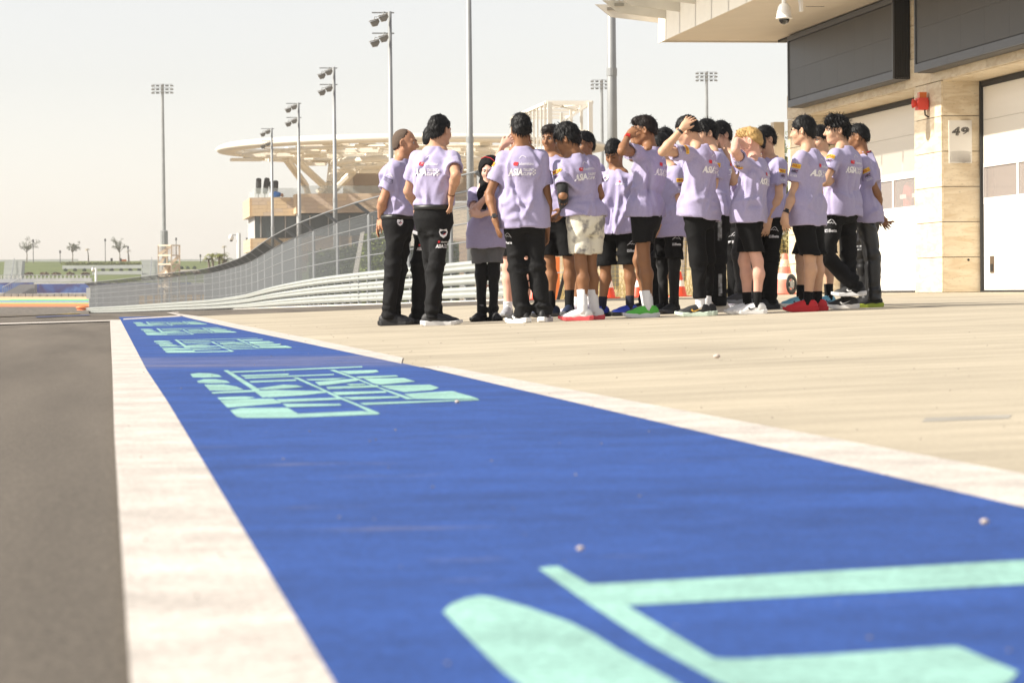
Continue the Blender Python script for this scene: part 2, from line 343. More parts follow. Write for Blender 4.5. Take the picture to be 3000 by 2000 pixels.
sheet('cross_line', [[q(-200, 957), q(322, 941)], [q(-200, 953), q(322, 938)]], 0.004, mWhiteP)
sheet('lane_end_line', [[q(360, 937), q(537, 927)], [q(362, 934), q(530, 924)]], 0.0036, mWhiteP)
mYel = paint('yellow_line_paint', (0.70, 0.50, 0.12), amt=.75)
sheet('yellow_line', [[q(-60, 931), q(232, 918.5)], [q(-60, 929), q(232, 917.2)]], 0.004, mYel)
mNavyP = paint('navy_line_paint', (0.06, 0.08, 0.20), amt=.6)
sheet('navy_line', [[q(105, 930), q(262, 924)], [q(105, 928), q(262, 922.3)]], 0.005, mNavyP)

# lettering of the strip, repeated along it (one mark per repeat)
U = lambda u, v: (540 + u / 2.6133, 1050 + v / 2.6133)
polys = [
 [(45,125),(110,117),(200,120),(260,130),(290,148),(150,152),(65,150)],
 [(95,180),(150,165),(240,165),(320,175),(352,193),(200,196),(110,192)],
 [(152,207),(300,205),(400,222),(455,245),(330,252),(195,252)],
 [(207,265),(420,253),(540,248),(560,262),(215,277)],
 [(252,308),(330,302),(470,298),(545,306),(480,316),(270,324)],
 [(275,330),(480,318),(680,316),(745,350),(330,385)],
 [(350,405),(430,388),(790,385),(870,432),(830,463),(450,465),(400,455)],
 [(840,434),(1360,411),(1500,432),(1480,438),(830,463)],
 [(300,97),(335,96),(560,236),(640,300),(600,308),(515,243)],
 [(355,105),(1360,65),(1365,73),(370,115)],
 [(430,135),(800,122),(800,132),(450,145)],[(455,150),(1145,125),(1145,133),(470,161)],[(500,180),(850,168),(860,178),(505,192)],
 [(535,240),(640,225),(760,208),(860,212),(910,225),(800,236),(620,246)],
 [(560,254),(700,250),(880,254),(1050,257),(1120,266),(900,290),(640,306)],
 [(700,322),(1190,308),(1205,322),(735,345)],[(750,356),(1190,357),(1205,368),(790,382)],
 [(830,152),(870,152),(1060,240),(1200,306),(1500,430),(1440,432),(1330,375),(1160,305),(1030,240)],
 [(930,165),(1250,155),(1140,171),(950,175)],[(1000,187),(1320,160),(1330,178),(1100,210),(1035,215)],
 [(1110,95),(1150,93),(1340,165),(1500,230),(1760,320),(1700,320),(1430,212),(1290,157)],
 [(1180,103),(1470,95),(1490,108),(1440,118),(1260,126)],[(1310,145),(1620,135),(1640,145),(1400,158),(1340,158)],
 [(1370,160),(1680,157),(1770,183),(1500,209),(1450,200)],[(1500,217),(1880,208),(1950,232),(1900,250),(1680,265),(1570,242)],
 [(1680,280),(2050,258),(2200,300),(2260,320),(1760,318)],[(1340,350),(2250,321),(2260,328),(1380,365)],
 [(1085,225),(1480,212),(1490,228),(1100,243)],[(1240,203),(1380,200),(1390,208),(1270,215)],
 [(1130,265),(1540,258),(1550,270),(1170,290)],[(1205,305),(1640,298),(1650,310),(1290,325)]]
LOGO = [[q(*U(*p)) for p in pl] for pl in polys]
Y1 = q(*U(45, 125))[1]
for k, (px, py) in enumerate([(555, 1097), (452, 1000), (411, 965), (391, 945)]):
    dy = q(px, py)[1] - Y1 if k else 0
    mb = MB()
    for i, pl in enumerate(LOGO):
        n = len(pl); mb.add([(x, y + dy, 0.0036 + 0.00002 * i) for x, y in pl], [tuple(range(n))])
    o = mb.build('lane_lettering', mMint, kind='structure')
V = lambda u, v: (1250 + u * .744, 1600 + v * .744)
near = [[(65,272),(75,258),(100,238),(150,218),(210,206),(270,215),(400,253),(560,310),(650,355),(760,425),(960,538),(1120,640),(1200,720),(900,740),(480,640),(330,532),(290,500),(180,390)],
 [(440,98),(480,91),(520,90),(570,120),(640,160),(780,240),(1000,375),(1130,455),(1400,600),(1250,600),(1110,528),(880,400),(640,240)],
 [(640,162),(1200,132),(2352,65),(3400,5),(3550,85),(2352,160),(1400,212),(790,245)],
 [(1120,452),(1160,458),(1250,458),(1600,440),(2030,410),(2085,408),(2120,420),(2330,510),(2300,545),(2200,620),(1400,640),(1120,540)]]
mb = MB()
for i, pl in enumerate(near):
    pts = [q(*V(*p)) for p in pl]; mb.add([(x, y, 0.0036 + .00002 * i) for x, y in pts], [tuple(range(len(pts)))])
mb.build('lane_lettering', mMint, kind='structure')
mPeb = mat('pebble_stone', (0.5, 0.42, 0.36), .8)
for px, py, r, lb in [(1702, 1636, .004, 'small pale pebble on the blue strip beside the nearest mint lettering'), (2885, 1556, .005, 'small pale pebble lying on the blue strip at the right edge of the picture'),
                  (1340, 1190, .006, 'tiny brown pebble on the blue strip near the bend of the right white line'), (2100, 1055, .012, 'small dark stone chip lying on the open beige concrete')]:
    g = G(px, py)[0]; mb = MB(); mb.ball((g.x, g.y, g.z + .010 + r * .5), r, 8, 5, (1.2, 1, .8), .3)
    mb.build('pebble', mPeb, smooth=True, label=lb, cat='pebble')

sheet('concrete_patch', [[q(2700, 1236), q(2955, 1226)], [q(2712, 1224), q(2965, 1215)]], .0008, mat('patch_grey', (.30, .28, .24), .9, var=.2, vscale=4))
gb = MB(); rg = random.Random(21)
for _ in range(450):
    y = 1.8 + 30 * rg.random() ** 2; x = rg.uniform(-.6, 2.6) + .15 * y * rg.random(); r = rg.uniform(.0005, .0017) * (1 + y * .05)
    c = (x, y, gz(x, y) + .006); gb.ball(c, r, 5, 3, (1.3, 1, .7), .5)
gb.build('loose_grit', mat('grit', (.26, .23, .20), .9, var=.4, vscale=30), kind='stuff')
# ================================================================== PIT BUILDING (right)
def travertine(name, c1, c2, sc=3.0):
    m = mat(name, c1, .6, spec=.3); nt = m.node_tree; b = nt.nodes['Principled BSDF']
    tc = nt.nodes.new('ShaderNodeTexCoord'); oi = nt.nodes.new('ShaderNodeObjectInfo'); geo = nt.nodes.new('ShaderNodeNewGeometry')
    ad = nt.nodes.new('ShaderNodeVectorMath'); ad.operation = 'ADD'; sc1 = nt.nodes.new('ShaderNodeVectorMath'); sc1.operation = 'SCALE'; sc1.inputs[0].default_value = (37, 19, 53)
    nt.links.new(oi.outputs['Random'], sc1.inputs['Scale']); nt.links.new(geo.outputs['Position'], ad.inputs[0]); nt.links.new(sc1.outputs[0], ad.inputs[1])
    mp = nt.nodes.new('ShaderNodeMapping'); mp.inputs['Scale'].default_value = (.7, .7, 3.2); nt.links.new(ad.outputs[0], mp.inputs[0])
    n1 = nt.nodes.new('ShaderNodeTexNoise'); n1.inputs['Scale'].default_value = sc; n1.inputs['Detail'].default_value = 8; n1.inputs['Distortion'].default_value = 1.2; nt.links.new(mp.outputs[0], n1.inputs['Vector'])
    cr = nt.nodes.new('ShaderNodeValToRGB'); e = cr.color_ramp.elements; e[0].position = .36; e[0].color = (*c2, 1); e[1].position = .6; e[1].color = (*c1, 1); nt.links.new(n1.outputs[0], cr.inputs[0])
    vo = nt.nodes.new('ShaderNodeTexNoise'); vo.inputs['Scale'].default_value = 22; vo.inputs['Detail'].default_value = 3; nt.links.new(mp.outputs[0], vo.inputs['Vector'])
    rr = nt.nodes.new('ShaderNodeMapRange'); rr.inputs[1].default_value = .28; rr.inputs[2].default_value = .36; rr.inputs[3].default_value = .55; rr.inputs[4].default_value = 1; nt.links.new(vo.outputs[0], rr.inputs[0])
    rb = nt.nodes.new('ShaderNodeMapRange'); rb.inputs[3].default_value = .9; rb.inputs[4].default_value = 1.08; nt.links.new(oi.outputs['Random'], rb.inputs[0])
    mu = nt.nodes.new('ShaderNodeMath'); mu.operation = 'MULTIPLY'; nt.links.new(rr.outputs[0], mu.inputs[0]); nt.links.new(rb.outputs[0], mu.inputs[1])
    vm = nt.nodes.new('ShaderNodeVectorMath'); vm.operation = 'SCALE'; nt.links.new(cr.outputs[0], vm.inputs[0]); nt.links.new(mu.outputs[0], vm.inputs['Scale']); nt.links.new(vm.outputs[0], b.inputs['Base Color'])
    bp = nt.nodes.new('ShaderNodeBump'); bp.inputs['Strength'].default_value = .25; bp.inputs['Distance'].default_value = .006; nt.links.new(vo.outputs[0], bp.inputs['Height']); nt.links.new(bp.outputs[0], b.inputs['Normal'])
    return m
mStone = travertine('travertine_stone', (0.72, 0.62, 0.46), (0.61, 0.49, 0.33))
mJoint = mat('dark_joint', (0.05, 0.04, 0.035), .9)
mDoorW = mat('white_door_panel', (0.80, 0.76, 0.68), .45, var=.03, vscale=2)
mFrameW = mat('white_window_frame', (0.66, 0.62, 0.60), .4)
mBlack = mat('black_rubber', (0.012, 0.012, 0.013), .6)
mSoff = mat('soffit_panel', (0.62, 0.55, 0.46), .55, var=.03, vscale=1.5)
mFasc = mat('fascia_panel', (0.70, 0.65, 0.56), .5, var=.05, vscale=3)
mScreen = mat('led_screen_face', (0.019, 0.0175, 0.015), .42, var=.12, vscale=1.2, bump=.15, bscale=160)
mScrF = mat('screen_frame_metal', (0.10, 0.107, 0.12), .45, .5, var=.08, vscale=3)
mGrille = mat('screen_grille', (0.16, 0.15, 0.14), .6, .3)
mDark = mat('dark_interior', (0.45, 0.42, 0.40), .9)
mGlassW = glass_mat('door_window_glass', (0.52, 0.46, 0.43), .36)
mGlassC = glass_mat('canopy_glass', (0.5, 0.62, 0.66), .45, .05)
XB, XD, ZB, ZL, ZS = 14.40, 15.11, 0.239, 3.91, 5.58
YE = 56.55
pit = thing('pit_building', 'long pit garage building of tan stone and white doors on the right', 'building', (XB, 47, ZB))
def part(mb, name, m, parent=pit, **k): return mb.build(name, m, parent, **k)
# backing walls (dark behind the stone joints)
core = MB()
for y0, y1 in ((36.7, 38.3), (45.8, 47.4), (54.95, YE)):
    core.box((XB + .03, y0 + .03, ZB - .3), (XD + .25, y1 - .03, ZL))
core.box((XB + .03, 30, ZL + .02), (XD + .25, YE - .03, ZS + 1.6))
core.box((XD + .2, 54.9, ZB - .3), (26, YE - .03, 7.2)); core.box((XD + .25, 36.7, ZL), (26, YE - .1, 7.2))
part(core, 'wall_core', mJoint)
inner = MB(); inner.box((24, 37, ZB - .2), (24.2, 56, ZL)); inner.box((XD + .3, 46.5, ZB), (24, 46.7, ZL)); part(inner, 'garage_interior', mDark)
fl = MB(); fl.box((XD + .12, 37, ZB - .1), (24, 55, ZB + .01)); part(fl, 'garage_floor', mat('grey_floor', (.25, .24, .23), .5))
g = 0.006
def course_z(i): return ZB + (ZL - ZB) * i / 6
for pi, (y0, y1) in enumerate(((36.7, 38.3), (45.8, 47.4), (54.95, YE))):
    for i in range(6):
        z0, z1 = course_z(i) + g, course_z(i + 1) - g
        if i % 2 == 0 and pi != 2 or (pi == 2 and i % 2):
            slab('stone_panel', mStone, pit, (XB, y0, z0), (XB + .035, y1, z1))
        else:
            ym = y0 + .86; slab('stone_panel', mStone, pit, (XB, y0, z0), (XB + .035, ym - .004, z1)); slab('stone_panel', mStone, pit, (XB + .001, ym + .004, z0), (XB + .035, y1, z1))
        slab('stone_panel', mStone, pit, (XB + .037, y0 - .004, z0), (XD - .03, y0 + .03, z1))       # return facing the camera
    base = MB(); base.box((XB + .05, y0 + .01, ZB - .1), (XD, y1 - .01, ZB + .012)); part(base, 'plinth', mBlack)
def stones_y(z0, z1, x, y0, y1, w, off=0.0):
    y = y0 - off
    while y < y1 - .05:
        a, b = max(y, y0), min(y + w, y1)
        if b - a > .05: slab('stone_panel', mStone, pit, (x, a + .004, z0 + g), (x + .04, b - .004, z1 - g))
        y += w
for k, (z0, z1) in enumerate(((ZL, 4.42), (4.42, 5.02), (5.02, ZS + .6))):
    stones_y(z0, z1, XB - .012 * (k == 0), 30, YE, 1.52, [0.35, .9, .2][k])
for y0, y1 in ((38.3, 45.8), (47.4, 54.95), (30, 36.7)):        # soffit of each opening
    b = MB(); b.box((XB + .03, y0 + .002, ZL - .012), (XD + .02, y1 - .002, ZL + .018)); part(b, 'opening_soffit', mStone)
# sectional doors
mWin = mGlassW
for di, (y0, y1) in enumerate(((38.3, 45.8), (47.4, 54.95))):
    fr = MB(); fr.box((XD - .03, y1 - .075, ZB), (XD + .1, y1 - .004, ZL - .02)); fr.box((XD - .03, y0 + .004, ZB), (XD + .1, y0 + .075, ZL - .02)); fr.box((XD - .02, y0 + .075, ZL - .11), (XD + .1, y1 - .075, ZL - .02)); fr.box((XD - .035, y0 + .08, ZB - .03), (XD + .1, y1 - .08, ZB + .035))
    part(fr, 'door_seal', mBlack)
    door = MB(); door.box((XD + .06, y0 + .08, ZB + .04), (XD + .075, y1 - .08, 1.755)); door.box((XD + .06, y0 + .08, 2.485), (XD + .075, y1 - .08, ZL - .115)); dr = part(door, 'garage_door', mDoorW)
    for z0, z1 in ((.275, .995), (1.0, 1.753), (2.487, 3.215), (3.22, ZL - .12)):
        slab('door_section', mDoorW, dr, (XD + .02, y0 + .078, z0), (XD + .058, y1 - .078, z1))
    npn = 4; L = (y1 - y0 - .16 - .13) / npn
    wf = MB(); wf.box((XD + .015, y0 + .078, 1.757), (XD + .06, y1 - .078, 1.87)); wf.box((XD + .015, y0 + .078, 2.40), (XD + .06, y1 - .078, 2.483))
    for k in range(npn + 1):
        yy = y0 + .08 + k * (L + .0) + .03 * k; wf.box((XD + .013, yy, 1.87), (XD + .06, yy + .10, 2.40))
    w = wf.build('window_frame', mFrameW, dr)
    for k in range(npn):
        yy = y0 + .08 + k * (L + .03) + .1; b = MB(); b.box((XD + .034, yy, 1.87), (XD + .042, yy + L - .07, 2.40)); b.build('pane', mWin, dr)
hb = MB(); hb.box((XD + .004, 45.17, .57), (XD + .024, 45.37, .86)); h = part(hb, 'door_handle', mat('bronze_metal', (.16, .12, .09), .4, .6))
hb = MB(); hb.box((XD - .003, 45.20, .60), (XD + .006, 45.34, .72)); hb.build('handle_pocket', mBlack, h)
slot = MB(); slot.box((XD + .0, 38.3, ZB - .02), (XD + .35, 54.9, ZB + .0)); 
# red suits hanging behind the panes of the far garage
mSuit = mat('red_cloth', (0.50, 0.035, 0.025), .8, var=.3, vscale=9); mSuitW = mat('white_cloth', (.75, .72, .7), .8)
for i, y in enumerate((48.05, 48.62, 49.25, 50.1, 50.9)):
    x = XD + .24
    t = thing('racing_suit', ['red racing suit hanging behind the pane nearest the stone pillar', 'second red racing suit from the pillar behind the garage door panes', 'red racing suit hanging behind the white mullion of the far door', 'red racing suit at the left end of the far door panes', 'red racing suit partly hidden behind the boy with hands behind his back'][i], 'racing suit', (x, y, 2.35), 'red suits hanging inside the far garage')
    b = MB(); 
    for (zz, ww, dd) in ((2.34, .05, .05), (2.28, .20, .09), (2.10, .23, .11), (1.85, .17, .10), (1.6, .19, .10), (1.2, .17, .09)):
        pass
    rings = [(2.36, .05, .05), (2.30, .20, .08), (2.12, .24, .11), (1.9, .18, .10), (1.65, .2, .10), (1.15, .18, .09)]; n = 10; vs = []
    for zz, ww, dd in rings:
        for k in range(n): tt = 2 * math.pi * k / n; vs.append((x + dd * math.cos(tt), y + ww * math.sin(tt), zz))
    fs = [(j * n + k, j * n + (k + 1) % n, (j + 1) * n + (k + 1) % n, (j + 1) * n + k) for j in range(len(rings) - 1) for k in range(n)]
    b.add(vs, fs); b.build('suit_body', mSuit, t, smooth=True)
    b = MB(); b.box((x - .125, y - .2, 2.04), (x - .118, y + .2, 2.12)); b.build('chest_band', mSuitW, t)
# canopy
YC0 = 30.0; XC = 11.67
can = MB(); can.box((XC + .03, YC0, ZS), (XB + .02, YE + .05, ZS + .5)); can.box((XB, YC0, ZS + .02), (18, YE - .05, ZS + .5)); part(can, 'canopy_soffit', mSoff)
joints = [56.85, 56.0, 54.6, 53.1, 51.65, 50.2, 48.75, 47.3, 45.85, 44.4, 42.95, 41.5]
for a, b2 in zip(joints, joints[1:]):
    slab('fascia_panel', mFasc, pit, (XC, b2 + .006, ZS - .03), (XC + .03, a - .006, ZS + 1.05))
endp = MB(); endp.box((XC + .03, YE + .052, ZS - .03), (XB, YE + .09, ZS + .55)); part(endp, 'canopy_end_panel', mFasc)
mSteel = mat('brushed_steel', (.42, .38, .32), .3, .8)
for k, y in enumerate(joints[:8]):
    f = MB(); f.extr([(XC + .02, y - .02, 5.98), (XC + .02, y - .02, 6.36), (XC - 1.35, y - .02, 6.36), (XC - 1.02, y - .02, 6.10)], (0, .04, 0)); fin = part(f, 'canopy_fin', mFasc)
    for u in (.28, 1.0):
        b = MB(); b.box((XC - u - .10, y - .045, 6.235), (XC - u + .10, y - .02, 6.30)); b.tube([(XC - u, y - .03, 6.30), (XC - u, y - .03, 6.42)], .018, 6); b.tube([(XC - u - .08, y - .03, 6.44), (XC - u, y - .03, 6.40), (XC - u + .08, y - .03, 6.44)], .014, 6)
        b.build('glass_fitting', mSteel, fin)
for a, b2 in zip(joints[1:8], joints[2:9]):
    b = MB(); b.extr([(XC - .1, b2 + .01, 6.47), (XC - 1.75, b2 + .01, 6.45), (XC - 1.75, a - .01, 6.45), (XC - .1, a - .01, 6.47)], (0, 0, .02)); part(b, 'canopy_glass_pane', mGlassC)
b = MB(); b.box((13.0, 49.6, ZS - .004), (13.35, 49.64, ZS)); part(b, 'soffit_slot', mBlack)
b = MB(); b.box((XB - .25, 30, ZS - .05), (XB + .0, YE - .2, ZS + .002)); part(b, 'shadow_gap', mBlack)
# LED screens
def screen(y0, y1, lab):
    X0 = 14.08; z0, z1 = 4.08, 5.545
    t = thing('led_screen', lab, 'screen', (X0, (y0 + y1) / 2, z0), 'dark display screens above the garage doors')
    b = MB(); b.box((X0 + .02, y0 + .02, z0 + .02), (XB - .01, y1 - .02, z1)); b.build('housing', mBlack, t)
    fb = MB(); n = int((y1 - y0) / 1.9) + 1; st = (y1 - y0) / n
    for k in range(n):
        slab('frame_section', mScrF, t, (X0 - .01, y0 + k * st + .003, z0), (X0 + .03, y0 + (k + 1) * st - .003, z0 + .14))
        slab('frame_section', mScrF, t, (X0 - .01, y0 + k * st + .003, z1 - .10), (X0 + .03, y0 + (k + 1) * st - .003, z1))
    for yy in (y0, y1 - .07): slab('frame_section', mScrF, t, (X0 - .009, yy, z0 + .142), (X0 + .03, yy + .07, z1 - .102))
    nt = 6; stp = (y1 - y0 - .2) / nt
    for k in range(nt):
        for r in range(2):
            h = (z1 - z0 - .28) / 2; slab('screen_tile', mScreen, t, (X0 + .008, y0 + .1 + k * stp + .0015, z0 + .16 + r * h + .0015), (X0 + .022, y0 + .1 + (k + 1) * stp - .0015, z0 + .16 + (r + 1) * h - .0015))
    gb = MB(); w = y0
    while w < y1 - .04: gb.box((X0 + .03, w, z0 - .012), (XB - .02, w + .03, z0 + .018)); w += .06
    gb.build('grille', mGrille, t)
    # perforated end cheek
    pb = MB(); nz, nx = 28, 6; W_ = XB - .02 - (X0 + .03); H_ = z1 - z0
    for i in range(nx + 1): xx = X0 + .03 + W_ * i / nx; pb.box((xx - .008, y0 - .004, z0), (xx + .008, y0 + .012, z1))
    for j in range(nz + 1): zz = z0 + H_ * j / nz; pb.box((X0 + .03, y0 - .003, zz - .008), (XB - .02, y0 + .011, zz + .008))
    pb.build('perforated_cheek', mat('black_metal', (.02, .019, .018), .5, .3), t)
screen(47.6, 55.25, 'dark display screen over the far white garage door')
screen(38.7, 46.3, 'dark display screen above the pillar numbered 49 running out of the picture')
# number sign
xs0 = depth_on_X
sx0, sx1, sz0, sz1 = XB + .125, XB + .125 + .41, 2.48, 3.22
ys = 45.8
sg = thing('number_sign', 'pale number sign reading 49 on the stone pillar', 'sign', (sx0, ys - .03, sz0))
b = MB(); b.box((sx0, ys - .035, sz0), (sx1, ys - .008, sz1)); b.build('sign_plate', mat('sign_white', (.66, .63, .58), .5), sg)
mInk = mat('dark_ink', (.045, .04, .036), .6)
def flat_text(s, x0, z0, w, h, y, m, parent, name, off=0.0, shear=0.0):
    co, fs = text_fit(s, 0, 0, w, h, off, shear); b = MB(); b.add([(x0 + p[0], y, z0 + p[1]) for p in co], fs); return b.build(name, m, parent)
mSignBg = MATS['sign_white']
for ch, dx0 in (('4', 0.0), ('9', .165)):
    flat_text(ch, sx0 + .05 + dx0, 2.955, .15, .15, ys - .0362, mInk, sg, 'numeral', .055, .12)
    flat_text(ch, sx0 + .066 + dx0, 2.971, .118, .118, ys - .0372, mSignBg, sg, 'numeral_inline', .0, .12)
    flat_text(ch, sx0 + .0695 + dx0, 2.975, .111, .111, ys - .0382, mInk, sg, 'numeral_core', -.006, .12)
ab = MB()
for k in range(17):
    r0 = .05 + k * .022; cx, cz = sx0 + .27 - k * .004, sz0 - .06 - k * .004; pr = None
    for i in range(41):
        a = math.pi * i / 40; x = cx + r0 * 1.25 * math.cos(a); z = cz + r0 * .82 * math.sin(a); w = .0022 + .004 * max(0, 1 - k / 14)
        ok = sx0 + .006 < x < sx1 - .006 and sz0 + .006 < z < sz0 + .27
        if ok and pr: ab.add([(pr[0], ys - .0362, pr[1] - w), (x, ys - .0362, z - w), (x, ys - .0362, z + w), (pr[0], ys - .0362, pr[1] + w)], [(0, 1, 2, 3)])
        pr = (x, z) if ok else None
ab.build('wave_lines', mat('grey_ink', (.2, .18, .16), .6), sg)
b = MB(); b.tube([(XB + .47, ys - .012, .80), (XB + .47, ys - .004, .80)], .022, 10); part(b, 'wall_socket', mBlack)
# red siren with amber beacon
mRed = mat('red_plastic', (.62, .05, .03), .45); mAmb = mat('amber_plastic', (.65, .16, .03), .25)
sy, szz = 46.55, 3.56
sr = thing('siren', 'red warning siren with amber beacon on the stone pillar', 'siren', (XB, sy, szz))
b = MB(); b.box((XB - .21, sy - .10, szz - .11), (XB - .03, sy + .10, szz + .10)); b.build('siren_body', mRed, sr)
b = MB(); b.tube([(XB - .225, sy - .02, szz), (XB - .2, sy - .02, szz)], .07, 14); b.tube([(XB - .20, sy - .02, szz), (XB - .29, sy - .02, szz)], [.03, .085], 14, False); b.build('horn', mRed, sr, smooth=True)
b = MB(); b.box((XB - .18, sy - .07, szz + .10), (XB - .05, sy + .07, szz + .20)); b.build('beacon', mAmb, sr)
b = MB(); b.box((XB - .03, sy - .05, szz - .06), (XB, sy + .05, szz + .06)); b.build('bracket', mRed, sr)
b = MB(); b.tube([(XB - .08, sy - .05, szz - .11), (XB - .075, sy - .05, szz - .2), (XB - .01, sy - .05, szz - .24)], .015, 6); b.build('cable', mBlack, sr)
# wall cabinet by the end pillar
wcx = P(2329, 400, 56.6)
wc = thing('wall_cabinet', 'cream wall cabinet on the end of the building with a thin pipe below', 'cabinet', (wcx.x, wcx.y, 2.9))
b = MB(); b.box((wcx.x - .10, YE + .02, 3.07), (wcx.x + .13, YE + .3, 3.87)); b.build('cabinet_body', mat('cream_metal', (.62, .54, .42), .5), wc)
b = MB(); b.tube([(wcx.x + .04, YE + .12, 3.07), (wcx.x + .04, YE + .12, 2.7)], .02, 6); b.build('pipe', MATS['cream_metal'], wc)
# dome camera under the canopy
dc = P(2297, 20, 47.5); dx_, dy_ = dc.x, dc.y
mCamW = mat('camera_white', (.74, .72, .68), .35)
dm = thing('dome_camera', 'white dome camera hanging from the canopy soffit', 'camera', (dx_, dy_, 5.35))
z0 = atZ(2297, 55, 47.5)
b = MB(); n = 16; vs = []; rings = [(z0 + .27, .035), (z0 + .25, .075), (z0 + .21, .105), (z0 + .10, .128), (z0 + .02, .135), (z0 + .018, .146), (z0 - .005, .146), (z0 - .008, .11)]
b.tube([(dx_, dy_, r[0]) for r in rings], [r[1] for r in rings], n); b.build('camera_shroud', mCamW, dm, smooth=True)
b = MB(); b.ball((dx_, dy_, z0 - .01), .095, 14, 10); b.build('dome_glass', mat('smoked_dome', (.015, .014, .013), .05, spec=.9), dm, smooth=True)
b = MB(); b.tube([(dx_, dy_, z0 + .26), (dx_, dy_, z0 + .40), (dx_ + .06, dy_, z0 + .47), (dx_ + .20, dy_, z0 + .44), (dx_ + .28, dy_, z0 + .34), (dx_ + .30, dy_, z0 + .22)], [.04, .045, .05, .05, .035, .03], 10); b.box((dx_ + .28, dy_ - .05, z0 + .12), (dx_ + .33, dy_ + .05, z0 + .5)); b.box((dx_ + .29, dy_ - .06, z0 + .48), (dx_ + .32, dy_ + .06, ZS)); b.build('camera_arm', mCamW, dm, smooth=False)

# ================================================================== RAIL AND FENCE
def fence_depth(px, ty, hf=3.3):
    lo, hi = 40.0, 700.0
    f = lambda d: hor(px) - (P(px, 900, d).z * 0 + gz(*P(px, 900, d)[:2]) + hf - .31) * FPX / d - ty
    for _ in range(60):
        m = (lo + hi) / 2
        if f(m) < 0: lo = m
        else: hi = m
    return (lo + hi) / 2
tops = [(1448, 543), (1337, 570), (1210, 592), (1075, 624), (988, 652), (918, 676), (865, 694), (828, 714), (800, 728), (778, 743), (758, 756), (740, 765), (724, 772), (708, 777), (692, 781), (680, 785), (666, 789), (647, 794), (627, 799), (602, 803), (573, 805), (547, 807), (522, 810), (497, 814), (472, 816), (450, 819), (428, 821), (400, 824), (375, 827), (350, 830), (325, 832), (303, 834), (281, 836), (262, 838)]
pp = []
for px, ty in tops:
    d = fence_depth(px, ty, 3.3); p = P(px, 900, d); pp.append(Vector((p.x, p.y, gz(p.x, p.y))))
for _ in range(2):                                       # smooth the run
    pp = [pp[0]] + [(pp[i - 1] + pp[i] * 2 + pp[i + 1]) / 4 for i in range(1, len(pp) - 1)] + [pp[-1]]
for p in pp: p.z = gz(p.x, p.y)
def norm_at(i):
    a = pp[max(i - 1, 0)]; b = pp[min(i + 1, len(pp) - 1)]; d = (b - a); n = Vector((-d.y, d.x, 0)); n.normalize()
    if n.dot(Vector((0, 0, 0)) - pp[i]) < 0: n = -n
    return n
mGalv = mat('galvanised_steel', (.24, .25, .255), .55, .35, var=.12, vscale=2)
mWire = mat('fence_wire', (.16, .17, .175), .5, .5)
fn = thing('debris_fence', 'tall grey wire debris fence curving away behind the guardrail', 'fence', tuple(pp[8]))
tips = []
for i, p in enumerate(pp):
    n = norm_at(i); bz = p.z + 3.3; t = p + n * .5; t.z = p.z + 3.68; tips.append(t)
    w = .13 if i < 12 else .11
    b = MB(); b.tube([p - Vector((0, 0, .3)), (p.x, p.y, bz - .15), (p.x, p.y, bz), Vector((p.x, p.y, bz)) * .35 + t * .65, t], w * .55, 6); b.build('post', mGalv, fn)
for h in (.6, 1.2, 1.8, 2.35, 2.85, 3.3):
    b = MB(); b.tube([p + Vector((0, 0, h)) for p in pp], .022 if h < 3.2 else .035, 5); b.build('cable', mGalv, fn)
b = MB(); b.tube(tips, .03, 5); b.build('cable', mGalv, fn)
wm = MB()
for i in range(len(pp) - 1):
    r = .0030 if i < 8 else .0052; a, c = pp[i], pp[i + 1]; L = (c - a).length; nv = max(2, int(L / .085)); dn = (c - a).normalized(); sd = Vector((-dn.y, dn.x, 0))
    for k in range(nv):
        f = k / nv; p = a.lerp(c, f); t = tips[i].lerp(tips[i + 1], f)
        rr = r
        for s, e in ((p, p + Vector((0, 0, 3.3))), (p + Vector((0, 0, 3.3)), t)):
            wm.add([s - dn * rr, s + dn * rr, s + sd * rr * 1.6, e - dn * rr, e + dn * rr, e + sd * rr * 1.6], [(0, 1, 4, 3), (1, 2, 5, 4), (2, 0, 3, 5)])
    for k in range(28):
        h = .12 + k * .115; s, e = a + Vector((0, 0, h)), c + Vector((0, 0, h)); u = Vector((0, 0, r))
        wm.add([s - u, s + u, s + sd * r, e - u, e + u, e + sd * r], [(0, 1, 4, 3), (1, 2, 5, 4), (2, 0, 3, 5)])
o = wm.build('wire_mesh', mWire, fn, kind='stuff')
# three-beam guardrail in front of it
mRail = mat('rail_zinc', (.41, .43, .40), .42, .25, var=.05, vscale=1)
gr = thing('guardrail', 'three beam galvanised guardrail curving away in front of the debris fence', 'guardrail', tuple(pp[7] + norm_at(7) * 1.0))
rp = [pp[i] + norm_at(i) * .45 for i in range(len(pp))]
e0 = (rp[0] - rp[1]).normalized(); rp = [rp[0] + e0 * 6, rp[0] + e0 * 3] + rp
for p in rp: p.z = gz(p.x, p.y)
